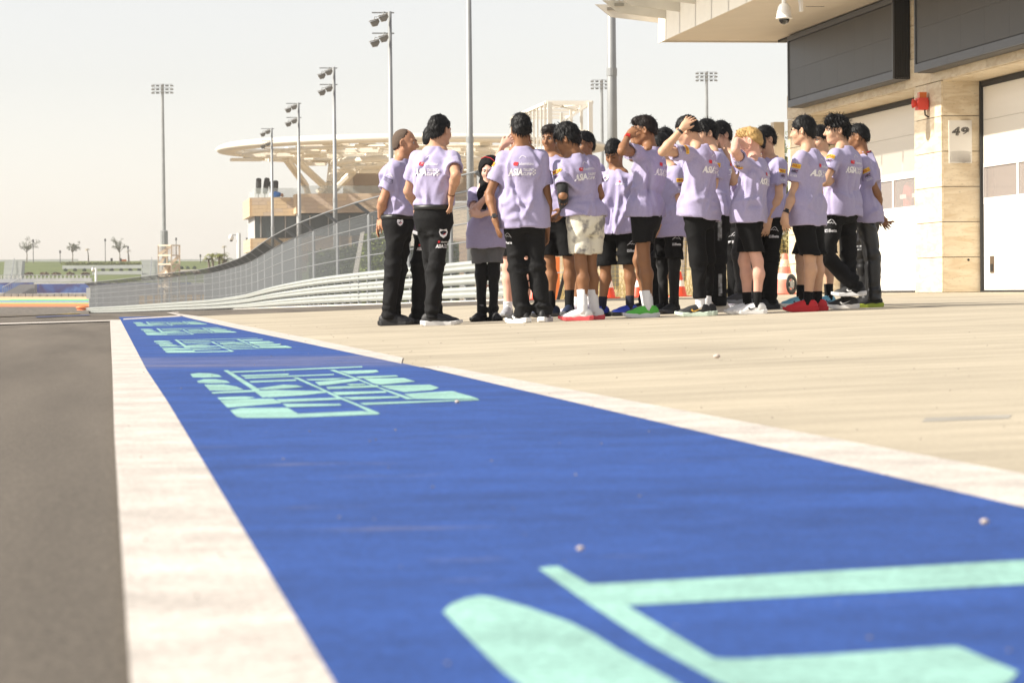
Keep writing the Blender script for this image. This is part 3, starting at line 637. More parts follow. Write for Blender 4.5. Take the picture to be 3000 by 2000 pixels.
# finer path
def resample(ps, step):
    out = [ps[0]]; 
    for a, b in zip(ps, ps[1:]):
        n = max(1, int((b - a).length / step))
        for k in range(1, n + 1): out.append(a.lerp(b, k / n))
    return out
def smooth_path(ps, it):
    for _ in range(it): ps = [ps[0]] + [(ps[i - 1] + ps[i] * 2 + ps[i + 1]) / 4 for i in range(1, len(ps) - 1)] + [ps[-1]]
    return ps
rr_ = smooth_path(resample(rp, 4.0), 6)
prof = [(-.155, 0), (-.135, .04), (-.085, .08), (-.04, .08), (0, .02), (.04, .08), (.085, .08), (.135, .04), (.155, 0)]
for lvl in (.30, .67, 1.04):
    vs = []; fs = []; n = len(prof)
    for i, p in enumerate(rr_):
        d = (rr_[min(i + 1, len(rr_) - 1)] - rr_[max(i - 1, 0)]); nn = Vector((-d.y, d.x, 0)).normalized()
        if nn.dot(-p) < 0: nn = -nn
        kf = float(np.interp(p.y, [110, 330], [1, .60]))
        for z, o_ in prof: vs.append((p.x + nn.x * o_, p.y + nn.y * o_, p.z + (lvl + z) * kf))
    for i in range(len(rr_) - 1):
        for k in range(n - 1): fs.append((i * n + k, i * n + k + 1, (i + 1) * n + k + 1, (i + 1) * n + k))
    b = MB(); b.add(vs, fs); b.build('beam', mRail, gr, smooth=True)
pb = resample(rp[:14], 2.0)
def pnorm(ps, i):
    d = ps[min(i + 1, len(ps) - 1)] - ps[max(i - 1, 0)]; v = Vector((-d.y, d.x, 0)).normalized(); return v if v.dot(-ps[i]) > 0 else -v
for i, p in enumerate(pb):
    nn = pnorm(pb, i); p.z = gz(p.x, p.y); b = MB(); b.obox(p - nn * .09 + Vector((0, 0, .52)), (nn, Vector((-nn.y, nn.x, 0)), Z), (.06, .09, .6)); b.build('post', mGalv, gr)
pb2 = resample(rp[:10], 4.0)
for k, p in enumerate(pb2):
    for lvl in (.30, .67, 1.04):
        nn = pnorm(pb2, k); b = MB(); b.obox(p + nn * .085 + Vector((0, 0, lvl)), (nn, Vector((-nn.y, nn.x, 0)), Z), (.012, .02, .012)); b.build('splice_bolt', mGalv, gr)
kb = MB(); ks = smooth_path(resample([p + norm_at(min(max(i - 2, 0), len(pp) - 1)) * .2 for i, p in enumerate(rp[:16])], 6), 3)
vs = []; fs = []
for i, p in enumerate(ks):
    d = (ks[min(i + 1, len(ks) - 1)] - ks[max(i - 1, 0)]); nn = Vector((-d.y, d.x, 0)).normalized()
    if nn.dot(-p) < 0: nn = -nn
    z = gz(p.x, p.y)
    vs += [(p.x, p.y, z - .1), (p.x, p.y, z + .07), (p.x - nn.x * .5, p.y - nn.y * .5, z + .07), (p.x - nn.x * .5, p.y - nn.y * .5, z - .1)]
for i in range(len(ks) - 1):
    for k in range(3): fs.append((i * 4 + k, i * 4 + k + 1, (i + 1) * 4 + k + 1, (i + 1) * 4 + k))
kb.add(vs, fs); kb.build('kerb_footing', mat('pale_kerb', (.55, .53, .48), .8), kind='structure')
e = rp[-1]; b = MB(); eb = thing('rail_end_buffer', 'orange end buffer of the guardrail at the far left', 'buffer', tuple(e))
for k in range(2): b.ball((e.x - .35, e.y - .4, e.z + .35 + .4 * k), .55, 10, 6, (1.5, 1, .45))
b.build('buffer_body', mat('orange_plastic', (.75, .19, .04), .5), eb, smooth=True)
b = MB(); b.box((e.x + .1, e.y - 1.2, e.z + 1.8), (e.x + 1.0, e.y - 1.12, e.z + 3.1)); b.build('marker_board', mat('board_white', (.8, .8, .76), .5), label='small white board on the far left end of the debris fence', cat='board')
# ================================================================== MASTS AND BACKGROUND
mPole = mat('pole_galvanised', (.29, .30, .30), .5, .3, var=.08, vscale=1.0)
mLampB = mat('lamp_housing', (.17, .155, .13), .5, .3); mLampD = mat('lamp_glass_dark', (.05, .045, .04), .2)
XP = 16.0
poles = [(801, 376), (880, 302), (985, 198), (1150, 36), (1381, None), (1798, None)]
plab = ['farthest grey floodlight mast, shortest of the row', 'second farthest grey floodlight mast in front of the stone tower', 'tall grey floodlight mast left of the man with hands behind his back', 'tall grey floodlight mast rising above the two men at the left', 'grey mast rising out of the picture above the hooded youth', 'thickest grey mast, nearest of the row, running up past the canopy fins']
for (px, ty), lb in zip(poles, plab):
    d = depth_on_X(px, XP); p = P(px, 900, d); zg = gz(p.x, p.y); top = atZ(px, ty, d) if ty else zg + 16.2
    t = thing('floodlight_mast', lb, 'light mast', (p.x, p.y, zg), 'floodlight masts in a row behind the guardrail')
    b = MB(); b.tube([(p.x, p.y, zg - .3), (p.x, p.y, zg + (top - zg) * .45), (p.x, p.y, zg + (top - zg) * .452), (p.x, p.y, top)], [.175, .155, .145, .11], 14); b.build('pole', mPole, t, smooth=True)
    b = MB(); b.tube([(p.x, p.y, zg + (top - zg) * .44), (p.x, p.y, zg + (top - zg) * .455)], .17, 14); b.build('pole_collar', mPole, t)
    b = MB(); b.tube([(p.x, p.y, zg - .2), (p.x, p.y, zg + .06)], .3, 12); b.build('base_plate', mGalv, t)
    for lv in (-.35, -1.5):
        arm = MB(); arm.bar((p.x - 1.0, p.y, top + lv + .28), (p.x + .25, p.y, top + lv + .28), .07); a_ = arm.build('cross_arm', mPole, t)
        for s, ox, oz in ((-.35, 0.0, 0.0), (.45, -.42, -.20)):
            y = p.y + s; xx = p.x - .12 + ox; zz = top + lv + oz
            lh = MB(); lh.extr([(xx - .52, y - .2, zz - .01), (xx - .05, y - .2, zz + .14), (xx, y - .2, zz + .0), (xx - .1, y - .2, zz - .19), (xx - .38, y - .2, zz - .24)], (0, .4, 0)); l_ = lh.build('lamp_head', mLampB, t)
            vz = MB(); vz.extr([(xx - .60, y - .21, zz + .02), (xx - .04, y - .21, zz + .17), (xx - .04, y - .21, zz + .205), (xx - .57, y - .21, zz + .06)], (0, .42, 0)); vz.build('visor', mat('visor_white', (.42, .39, .33), .5), l_)
            gl = MB(); gl.extr([(xx - .38, y - .17, zz - .245), (xx - .11, y - .17, zz - .198), (xx - .11, y - .17, zz - .21), (xx - .38, y - .17, zz - .257)], (0, .34, 0)); gl.build('lens', mLampD, l_)
            br = MB(); br.tube([(xx - .3, y, zz + .1), (xx - .26, y, zz + .30), (xx - .12, y, zz + .28)], .035, 6); br.build('bracket', mPole, l_)
# stadium masts far away
for (px, ty, h2, lb) in ((483, 247, 716, 'tall stadium mast with three rows of lamps, alone at the left'), (1768, 234, 700, 'stadium mast with three rows of lamps beside the thick grey mast'), (2075, 211, 700, 'stadium mast with three rows of lamps under the canopy')):
    d = 480; p = P(px, 900, d); zg = gz(p.x, p.y); top = atZ(px, ty, d)
    t = thing('stadium_mast', lb, 'light mast', (p.x, p.y, zg), 'stadium light masts on the horizon')
    b = MB(); b.tube([(p.x, p.y, zg), (p.x, p.y, zg + 14.2), (p.x, p.y, zg + 14.3), (p.x, p.y, top)], [.75, .7, .36, .24], 10); b.build('pole', mPole, t, smooth=False)
    for r in range(3):
        z = top - .35 - r * .62 * 1.0
        b = MB(); b.bar(P(px, 0, d) * 0 + Vector((p.x, p.y, z + .25)) - RT0 * 1.75, Vector((p.x, p.y, z + .25)) + RT0 * 1.75, .08); b.build('cross_arm', mPole, t)
        for c in range(5):
            q_ = Vector((p.x, p.y, z)) + RT0 * (c - 2) * .82
            b = MB(); b.obox(q_, (RT0, FW0, Z), (.27, .3, .11)); b.build('lamp_head', mLampB if c % 2 == 0 else mLampD, t)

def at_px(px, py, d): return P(px, py, d)
def ux(p, a, b, c): return p + RT0 * a + FW0 * b + Z * c
# ---- race control building with disc roofs, 300 m away
D = 300.0
mTan = mat('tower_tan_stone', (.50, .40, .30), .7, var=.10, vscale=.5); mTan2 = mat('tower_tan_stone_warm', (.55, .42, .27), .7, var=.10, vscale=.5); mTan3 = mat('tower_pink_stone', (.45, .36, .285), .7, var=.10, vscale=.5)
mGl = mat('tower_dark_glass', (.03, .045, .05), .08, spec=.8, var=.35, vscale=.12); mGreyW = mat('tower_grey_wall', (.42, .41, .40), .7); mWhiteS = mat('white_steel', (.80, .74, .62), .5)
tw = thing('race_tower', 'distant tan stone race control building with disc shaped white roofs', 'building', tuple(ground_at(900, D)))
def S(px, py, d=D): return P(px, py, d)
def poly_h(pts, y0, y1, thick_pts=None):     # pts: (px, depth) front corners; wall from pixel y0 (top) to y1 measured at depth D
    z1, z0 = S(900, y0).z, S(900, y1).z
    return [(S(px, 860, d).x, S(px, 860, d).y) for px, d in pts], z0, z1
def prism_px(pts, y0, y1, name, m):
    pl, z0, z1 = poly_h(pts, y0, y1); b = MB()
    ar = sum(pl[i][0] * pl[(i + 1) % len(pl)][1] - pl[(i + 1) % len(pl)][0] * pl[i][1] for i in range(len(pl)))
    if ar < 0: pl = pl[::-1]
    b.prism(pl, z0, z1); return b.build(name, m, tw)
fl_, br_, bl_ = (742, D), (870, D), (722, D + 14)
prism_px([(743, D + .3), (870, D + .3), (870, D + 30), (722.5, D + 14)], 578, 631, 'parapet_core', mTan2)
prism_px([(880, D - 2.7), (1330, D - 2.7), (1330, D + 30), (871, D + 3)], 571, 625, 'parapet_core', mTan2)
def stone_face(pa, pb, y0, y1, rows, wpx, m, jitter=.25):
    A = S(pa[0], 860, pa[1]); B = S(pb[0], 860, pb[1]); A.z = B.z = 0; L = (B - A).length; u = (B - A) / L; nrm = Vector((-u.y, u.x, 0))
    if nrm.dot(-A) < 0: nrm = -nrm
    z1, z0 = S(900, y0).z, S(900, y1).z; h = (z1 - z0) / rows; w = wpx / 26.67
    ang = math.atan2(u.y, u.x)
    for r in range(rows):
        x = -random.random() * w * (.9 if r % 2 else .3)
        while x < L - .02:
            ww = w * random.uniform(.75, 1.25); a, b = max(0, x), min(L, x + ww)
            if b - a > .05:
                o = slab('stone_panel', random.choice(m), tw, (0, 0, 0), (b - a - .014, .5, h - .014))
                c = A + u * ((a + b) / 2) + nrm * .05; o.location = Vector((c.x, c.y, z0 + h * (r + .5))) - BASE[tw.name]; o.rotation_euler.z = ang
            x += ww
T3 = [mTan, mTan2, mTan2]; T4 = [mTan, mTan3, mTan3]
stone_face((742, D), (870, D), 578, 632, 5, 28, T3); stone_face((722, D + 14), (742, D), 578, 632, 5, 60, [mTan2])
stone_face((870, D), (878, D - 3), 571, 628, 5, 60, [mTan2]); stone_face((878, D - 3), (1330, D - 3), 571, 627, 5, 34, T4)
prism_px([(749, D + 1), (871, D + 1), (871, D + 25), (733, D + 16)], 631, 697, 'glass_storey', mGl)
prism_px([(728, D + 15.5), (748.5, D + 1.0), (749, D + 1.2), (730, D + 17)], 631, 697, 'grey_end_wall', mGreyW)
prism_px([(871, D - .5), (884, D - 1.5), (884, D + 5), (871, D + 5)], 626, 720, 'grey_pier', mGreyW)
prism_px([(884, D - 1), (1330, D - 1), (1330, D + 25), (884, D + 6)], 625, 692, 'glass_storey', mGl)
for px in (764, 801, 836, 908, 962, 1024, 1090): 
    b = MB(); a = S(px, 632, D - 1.2 if px > 880 else D + .8); c = S(px, 696, D - 1.2 if px > 880 else D + .8); b.bar(a, c, .12); b.build('window_mullion', mGreyW, tw)
prism_px([(744, D + .3), (905, D + .3), (905, D + 20), (724, D + 13)], 698, 734, 'parapet_core', mTan2)
stone_face((743, D), (905, D), 697, 735, 3, 40, [mTan2, mTan]); stone_face((723, D + 14), (743, D), 697, 735, 3, 70, [mTan2])
prism_px([(870, D + 4), (1330, D + 4), (1330, D + 26), (870, D + 26)], 692, 760, 'ground_storey', mTan3)
prism_px([(795, D + 6), (900, D + 6), (900, D + 26), (795, D + 26)], 734, 790, 'ground_storey', mGreyW)
stone_face((905, D + 1), (1000, D + 1), 690, 735, 3, 45, T4)
for px in (872, 1023): prism_px([(px, D - 1), (px + 9, D - 1), (px + 9, D + 2), (px, D + 2)], 690, 760, 'stone_column', mTan2)
prism_px([(1032, D + 2), (1052, D + 2), (1052, D + 4), (1032, D + 4)], 705, 760, 'dark_opening', mGl)
# terrace: glass balustrade, stair core
mGlB = glass_mat('balustrade_glass', (.55, .62, .62), .28, .1)
b = MB(); b.extr([S(746, 578, D + 1), S(872, 578, D + 1), S(872, 551, D + 1), S(746, 551, D + 1)], FW0 * .06); b.build('balustrade_pane', mGlB, tw)
b = MB(); b.extr([S(728, 590, D + 14), S(746, 578, D + 1), S(746, 551, D + 1), S(728, 566, D + 14)], FW0 * .06); b.build('balustrade_pane', mGlB, tw)
b = MB(); b.extr([S(880, 571, D - 1), S(1150, 571, D - 1), S(1150, 544, D - 1), S(880, 544, D - 1)], FW0 * .06); b.build('balustrade_pane', mGlB, tw)
prism_px([(1040, D + 8), (1400, D + 8), (1400, D + 24), (1030, D + 24)], 492, 572, 'stair_core', mTan)
prism_px([(1008, D + 6), (1039, D + 6), (1039, D + 12), (1008, D + 12)], 492, 572, 'marble_pier', mat('pale_marble', (.62, .54, .45), .5, var=.2, vscale=.6, stretch=(3, 3, .3)))
# disc roofs: rim, top and the lattice of slats below
def disc(cpx, cd, R, ybot, thick, name, ns, seed):
    c = S(cpx, 860, cd); z = S(cpx, ybot, cd).z; n = 72; rnd = random.Random(seed)
    vs = []; 
    prof = [(R * .90, thick * .92), (R * .955, thick * .86), (R * .985, thick * .62), (R, thick * .35), (R * .985, 0), (R * .90, -.05), (R * .885, thick * .4), (R * .90, thick * .92)]
    for r, h in prof:
        for k in range(n): a = 2 * math.pi * k / n; vs.append((c.x + r * math.cos(a), c.y + r * math.sin(a), z + h))
    fs = [(j * n + k, j * n + (k + 1) % n, (j + 1) * n + (k + 1) % n, (j + 1) * n + k) for j in range(len(prof) - 1) for k in range(n)]
    b = MB(); b.add(vs, fs); b.build(name + '_rim', mWhiteS, tw, smooth=True)
    b = MB()                                     # rings and radial beams under the roof
    for rr in (.35, .62, .86): b.tube([(c.x + R * rr * math.cos(2 * math.pi * k / 48), c.y + R * rr * math.sin(2 * math.pi * k / 48), z - .35) for k in range(49)], .16, 5)
    for k in range(24): a = 2 * math.pi * k / 24; b.bar((c.x + R * .1 * math.cos(a), c.y + R * .1 * math.sin(a), z - .15), (c.x + R * .9 * math.cos(a), c.y + R * .9 * math.sin(a), z - .15), .14)
    b.build(name + '_ribs', mWhiteS, tw)
    for k in range(ns):                          # hanging slat panels
        r = R * math.sqrt(rnd.uniform(.02, .74)); a = rnd.uniform(0, 2 * math.pi); w = rnd.uniform(.8, 1.9)
        ca, sa = math.cos(rnd.uniform(-.3, .3)), math.sin(rnd.uniform(-.3, .3))
        b = MB(); b.obox((c.x + r * math.cos(a), c.y + r * math.sin(a), z + rnd.uniform(-.75, .1)), (RT0 * ca + FW0 * sa, -RT0 * sa + FW0 * ca, Z), (w, w * .35, .16)); b.build('roof_slat', mWhiteS, tw)
    return c, z
c1, z1 = disc(1212, 301, 21.6, 445, .95, 'upper_roof', 235, 3)
c2, z2 = disc(1212, 296, 8.9, 483, .75, 'lower_roof', 60, 5)
mMast = mWhiteS
def strut(a, b2, w): bb = MB(); bb.tube([a, b2], w, 8); bb.build('roof_strut', mMast, tw)
node = S(963, 566, D + 2)
for a, d0, e, d1, w in (((835, 462), D - 3, (895, 543), D + 10, .42), ((836, 440), D - 4, (950, 545), D + 1, .42), ((978, 430), D + 4, (966, 535), D + 2, .40), ((1065, 440), D + 8, (968, 540), D + 2, .42), ((1040, 498), D, (970, 566), D + 2, .42), ((895, 543), D + 10, (903, 570), D + 10, .35), ((948, 545), D + 2, (963, 570), D + 2, .7), ((966, 535), D + 2, (970, 572), D + 2, .7), ((955, 545), D + 1, (930, 566), D + 1, .35)):
    strut(S(*a, d0), S(*e, d1), w)
# closed parasols on the terrace and someone leaning there
mUmb = mat('black_canvas', (.035, .035, .034), .85)
for k, (a, e) in enumerate((((758, 522), (757, 568)), ((783, 521), (776, 568)), ((794, 531), (801, 570)), ((808, 529), (806, 566)))):
    A, E = S(*a, D + 3), S(*e, D + 3); G0 = S(e[0], 580, D + 3)
    t = thing('parasol', ['closed black parasol nearest the terrace corner, leftmost of four', 'closed black parasol leaning left, second of the four', 'closed black parasol leaning right, behind the blue shirt', 'closed black parasol next to the floodlight mast, last of four'][k], 'parasol', tuple(G0), 'closed black parasols on the terrace')
    b = MB(); b.tube([A, A.lerp(E, .06), A.lerp(E, .5), E], [.16, .30, .32, .24], 9); b.build('folded_canopy', mUmb, t, smooth=True)
    b = MB(); b.tube([E, G0], .05, 6); b.build('pole', mUmb, t)
ps = S(810, 578, D + .5)
pw = thing('person', 'small distant person in a blue shirt bending over the terrace wall', 'person', tuple(ps))
b = MB(); b.ball(S(808, 570, D + .5), .55, 12, 8, (1.15, .6, .62)); b.build('shirt', mat('blue_shirt', (.05, .19, .60), .8), pw, smooth=True)
b = MB(); b.ball(S(826, 571, D + .5), .17, 10, 8); b.tube([S(820, 572, D + .5), S(830, 575, D + .4)], .1, 6); b.build('head_and_arm', mat('skin_far', (.45, .26, .17), .6), pw, smooth=True)
b = MB(); b.ball(S(793, 573, D + .5), .2, 10, 8, (1, 1, 1.2)); b.build('cap', mat('cap_white', (.75, .73, .7), .8), pw, smooth=True)

# ---- grass hill, terraces and run-off at the far left
DH = 560.0
def hz(px, py, d=DH): return P(px, py, d).z
mGrass = mat('hill_grass', (.060, .085, .014), .9, var=.35, vscale=.35, col2=(.115, .14, .028)); mPale = mat('pale_concrete', (.50, .51, .50), .8, var=.08, vscale=.4)
rows = []
for d, y in ((445, 828), (470, 818), (520, 800), (575, 778), (625, 764.5), (700, 764.8), (1200, 800)):
    rows.append([lo3(P(px, y, d)) for px in (-900, -400, -100, 0, 60, 120, 200, 300, 400, 470, 540, 620, 720, 900, 1200, 1500, 1900, 2600)])
b = MB(); n = len(rows[0]); b.add([p for r_ in rows for p in r_], [(j * n + i, j * n + i + 1, (j + 1) * n + i + 1, (j + 1) * n + i) for j in range(len(rows) - 1) for i in range(n - 1)])
b.build('grass_hill', mGrass, kind='structure', smooth=True)
def ybelow(y):                                  # depth on the hill face that shows at picture row y
    t = [(828, 445), (818, 470), (800, 520), (778, 575), (764.5, 625)]
    for (a, d0), (c, d1) in zip(t, t[1:]):
        if c <= y <= a: return d0 + (d1 - d0) * (a - y) / (a - c)
    return 440 if y > 828 else 630
def wall_px(name, px0, px1, y0, y1, d, m, label, cat, thick=.6, group=None):
    b = MB(); a = P(px0, y1, d); c = P(px1, y1, d); z1 = P(px0, y0, d).z; z0 = a.z
    b.extr([(a.x, a.y, z0), (c.x, c.y, z0), (c.x, c.y, z1), (a.x, a.y, z1)], FW0 * thick); return b.build(name, m, label=label, cat=cat, group=group)
wall_px('terrace_wall', -300, 228, 763.5, 771, 618, mPale, 'long pale wall along the hill crest at the far left', 'wall')
wall_px('terrace_wall', 183, 416, 778, 788, 547, mPale, 'upper pale planter wall on the grass hill', 'wall', 1)
wall_px('terrace_wall', 270, 416, 794.5, 805, 504, mPale, 'lower pale planter wall on the grass hill', 'wall', 1)
wall_px('terrace_wall', 524, 585, 790, 800, 517, mat('pale_stone_wall', (.6, .52, .45), .8), 'low pale wall on the hill right of the stair tower', 'wall', 1)
wall_px('terrace_wall', 655, 722, 770, 783, 558, mPale, 'pale stepped wall on the hill right of the palms', 'wall', 1)
wall_px('crest_wall', 410, 720, 761, 764.5, 624, mPale, 'thin pale crest wall right of the wide steps', 'wall')
for k, (x0, x1, xa, xb, y0, y1, lb) in enumerate(((14, 66, 8, 60, 765, 826, 'pale concrete stairway up the hill at the far left edge'), (415, 470, 414, 470, 762, 822, 'wide pale concrete stairway up the hill beside the stair tower'))):
    t = thing('stairway', lb, 'stairway', tuple(P(x0, y1, 470)))
    ns = 20
    for i in range(ns):
        f0, f1 = i / ns, (i + 1) / ns; yb = y1 + (y0 - y1) * f0; yt = y1 + (y0 - y1) * f1; d = ybelow(min(828, yb)) - 4
        l, r_ = xa + (x0 - xa) * f0, xb + (x1 - xb) * f0
        a, c, u = P(l, yb, d), P(r_, yb, d), P(l, yt, d)
        b = MB(); b.extr([(a.x, a.y, a.z - .3), (c.x, c.y, a.z - .3), (c.x, c.y, u.z), (a.x, a.y, u.z)], FW0 * 3.2); b.build('step', mPale, t)
    b = MB(); m0, m1 = (xa + xb) / 2 - 2, (x0 + x1) / 2 + 2; b.tube([P(m0, y1 - 8, ybelow(y1) - 6), P(m1, y0 - 8, ybelow(max(764.6, y0)) - 6)], .09, 5); b.build('handrail', mGalv, t)
# shrubs, grasses
def leafball(mb, c, r, n, sz, sq=(1, 1, 1), rnd=random):
    for _ in range(n):
        v = Vector((rnd.gauss(0, 1), rnd.gauss(0, 1), rnd.gauss(0, 1))).normalized() * r * rnd.uniform(.55, 1.0)
        v = Vector((v.x * sq[0], v.y * sq[1], v.z * sq[2])); p = Vector(c) + v
        a = Vector((rnd.uniform(-1, 1), rnd.uniform(-1, 1), rnd.uniform(-1, 1))).normalized(); bb = a.cross(Vector((rnd.uniform(-1, 1), rnd.uniform(-1, 1), rnd.uniform(-1, 1)))).normalized(); s = sz * rnd.uniform(.6, 1.3)
        mb.add([p - a * s, p + bb * s * .5, p + a * s, p - bb * s * .5], [(0, 1, 2, 3)])
mBush = mat('dark_shrub_leaf', (.035, .055, .03), .8, var=.3, vscale=1); mGrs = mat('tall_grass_leaf', (.16, .17, .05), .9, var=.35, vscale=1); mMar = mat('maroon_shrub_leaf', (.12, .06, .04), .9, var=.3, vscale=1)
for k, px in enumerate((192, 220, 247, 302, 327, 355, 382, 407)):
    d = 533; c = P(px, 791.5, d); b = MB(); leafball(b, c, .40, 220, .12, (1, 1, .9)); b.ball(c, .30, 8, 6)
    b.build('round_shrub', mBush, label=ORD[k] + ' clipped dark round shrub from the left between the two planter walls', cat='shrub', group='clipped round shrubs on the planter terrace')
for k, px in enumerate((532, 550, 570)):
    d = 548; c = P(px, 785.5, d); b = MB(); leafball(b, c, .40, 200, .12); b.ball(c, .3, 8, 6); b.build('round_shrub', mBush, label=ORD[k] + ' clipped dark round shrub from the left on the grass right of the stair tower', cat='shrub', group='clipped round shrubs right of the stair tower')
b = MB()
for k in range(60):
    px = 187 + 225 * k / 60 + random.uniform(-2, 2); c = P(px, 772, 572)
    leafball(b, c, random.uniform(.3, .5), 26, .18, (1.2, 1, .8))
b.build('ornamental_grass', mGrs, kind='stuff', label='row of tall ornamental grasses above the upper planter wall')
for k, px in enumerate((85, 130, 165, 207, 250)):
    c = P(px, 804, 496); b = MB(); leafball(b, c, .55, 160, .18, (1.6, 1, .8)); b.build('maroon_shrub', mMar, label=ORD[k] + ' low maroon shrub from the left behind the far left railing', cat='shrub', group='low maroon shrubs behind the far left railing')
for k, (px, m_, lb) in enumerate(((534, mMar, 'low maroon shrub at the foot of the stair tower'), (553, mGrs, 'low yellow green shrub between the two maroon shrubs'), (578, mMar, 'low maroon shrub right of the yellow green one'))):
    c = P(px, 801, 510); b = MB(); leafball(b, c, .45, 160, .16, (1.4, 1, .7)); b.build('low_shrub', m_, label=lb, cat='shrub')
# hoarding, ledge and railing, tyre wall
def hoard():
    m = mat('blue_printed_hoarding', (.05, .08, .30), .5, var=0); nt = m.node_tree; b = nt.nodes['Principled BSDF']; tc = nt.nodes.new('ShaderNodeTexCoord')
    n = nt.nodes.new('ShaderNodeTexNoise'); n.inputs['Scale'].default_value = .22; n.inputs['Detail'].default_value = 3; n.inputs['Distortion'].default_value = 1.5; nt.links.new(tc.outputs['Object'], n.inputs['Vector'])
    cr = nt.nodes.new('ShaderNodeValToRGB'); e = cr.color_ramp.elements; e[0].position = .36; e[0].color = (.055, .04, .16, 1); e[1].position = .64; e[1].color = (.10, .20, .48, 1); k = e.new(.48); k.color = (.05, .085, .30, 1)
    nt.links.new(n.outputs[0], cr.inputs[0]); nt.links.new(cr.outputs[0], b.inputs['Base Color']); return m
mHo = hoard()
wall_px('hoarding', 102, 560, 832, 859, 436, mHo, 'long blue printed hoarding left of the debris fence', 'hoarding')
wall_px('hoarding', -500, 98, 833, 862, 440, mHo, 'dark blue printed hoarding at the far left edge behind the grey stair', 'hoarding')
t = thing('access_stair', 'grey stair with handrail rising in front of the blue hoarding', 'stair', tuple(P(60, 860, 432)))
b = MB(); a, c, e = P(8, 860, 432), P(102, 860, 432), P(60, 833, 432); f_ = P(102, 832, 432); b.extr([a, c, f_, e], FW0 * 2.0); b.build('stair_flank', mat('grey_paint_wall', (.22, .22, .23), .8), t)
for k in range(10):
    p = P(8 + 5.6 * k, 860 - 2.9 * k, 431.5); b = MB(); b.tube([p, p + Z * 1.0], .04, 5); b.build('baluster', mGalv, t)
b = MB(); b.tube([P(8, 860, 431.5) + Z, P(60, 833, 431.5) + Z], .05, 5); b.build('handrail', mGalv, t)
wall_px('ledge_wall', -500, 268, 822, 832.5, 441, mPale, 'pale ledge wall on top of the blue hoarding', 'wall', 1)
t = thing('terrace_railing', 'long metal railing on the pale ledge at the far left', 'railing', tuple(P(180, 822, 442)))
for k in range(24):
    px = -8 + k * 11.7; p = P(px, 823, 442); b = MB(); b.tube([p, p + Z * .95], .085, 5); b.build('railing_post', mat('rail_pale', (.55, .54, .50), .5), t)
for h in (.45, .93): b = MB(); b.tube([P(-60, 823, 442) + Z * h, P(268, 823, 442) + Z * h], .055, 5); b.build('rail', mPole, t)
mTyre = mat('tyre_wall_cover', (.27, .26, .25), .8, var=.15, vscale=2)
for k in range(14):
    px = -30 + k * 21; a = P(px + .8, 872, 428); c = P(px + 20, 872, 428); z1 = P(px, 860.5 + random.uniform(-.3, .3), 428).z
    b = MB(); b.extr([(a.x, a.y, a.z - .2), (c.x, c.y, a.z - .2), (c.x, c.y, z1), (a.x, a.y, z1)], FW0 * 1.1); b.build('tyre_barrier', mTyre, label=ORD[13 - k] + ' grey tyre barrier segment from the fence, below the blue hoarding', cat='tyre barrier', group='tyre barrier segments below the blue hoarding')
def band(name, y0, y1, d0, d1, m, x0=-900, x1=260):
    b = MB(); b.add([P(x0, y1, d0), P(x1, y1 - .0, d0), P(x1, y0, d1), P(x0, y0, d1)], [(0, 1, 2, 3)]); b.build(name, m, kind='structure')
band('far_track', 898, 921, 285, 372, mAsph)
band('runoff_orange', 889.5, 898.5, 372, 386, mat('orange_paint', (.70, .17, .045), .8)); band('runoff_green', 886.5, 889.5, 386, 392, mat('green_paint', (.16, .42, .10), .8)); band('runoff_sand', 885, 886.5, 392, 397, mat('runoff_sand', (.62, .42, .22), .9))
band('runoff_blue', 881, 885, 397, 404, mat('blue_paint', (.13, .20, .40), .8)); band('runoff_green', 876.5, 881, 404, 411, mat('green_paint2', (.12, .48, .16), .8)); band('runoff_sand', 869, 876.5, 411, 429, MATS['runoff_sand'])
band('runoff_sand', 876.5, 882, 403.5, 410.5, MATS['runoff_sand'], -900, 30)
# hay coloured barrier blocks seen through the fence
mHay = mat('tan_barrier_block', (.42, .30, .16), .85, var=.2, vscale=1)
for k in range(12):
    px = 408 + k * 23; dd = 432 if k < 6 else 428; a = P(px, 898, dd); c = P(px + 17, 898, dd); z1 = P(px, 866 - k * .4, dd).z
    b = MB(); b.extr([(a.x, a.y, a.z - .3), (c.x, c.y, a.z - .3), (c.x, c.y, z1), (a.x, a.y, z1)], FW0 * .9); b.build('barrier_block', mHay, label=ORD[k] + ' tan barrier block from the left behind the debris fence', cat='barrier', group='tan barrier blocks behind the debris fence')
wall_px('grey_wall', 264, 640, 834, 920, 436, mat('plain_grey_wall', (.25, .25, .27), .8), 'grey wall seen through the far part of the debris fence', 'wall')  # one even bluish grey over the whole wall
# stair tower
DT = 330.0; mCrm = mat('cream_steel', (.66, .55, .42), .6)
st = thing('stair_tower', 'cream open steel stair tower behind the fence at the left', 'tower', tuple(ground_at(495, DT)))
def Tq(px, py, dd=0): return P(px, py, DT + dd)
for px, dd in ((464, 0), (489, 3.5), (502, -1), (526, 2.5)): b = MB(); b.bar(Tq(px, 719, dd), Tq(px, 895, dd), .17); b.build('post', mCrm, st)
for y in (719, 748, 774, 808, 840):
    for (p0, d0), (p1, d1) in (((464, 0), (502, -1)), ((502, -1), (526, 2.5)), ((464, 0), (489, 3.5)), ((489, 3.5), (526, 2.5))): b = MB(); b.bar(Tq(p0, y, d0), Tq(p1, y, d1), .17); b.build('beam', mCrm, st)
for y in (774, 808):
    b = MB(); b.extr([Tq(464, y + 3, 0), Tq(502, y + 3, -1), Tq(526, y + 3, 2.5), Tq(489, y + 3, 3.5)], Z * .12); b.build('landing', mCrm, st)
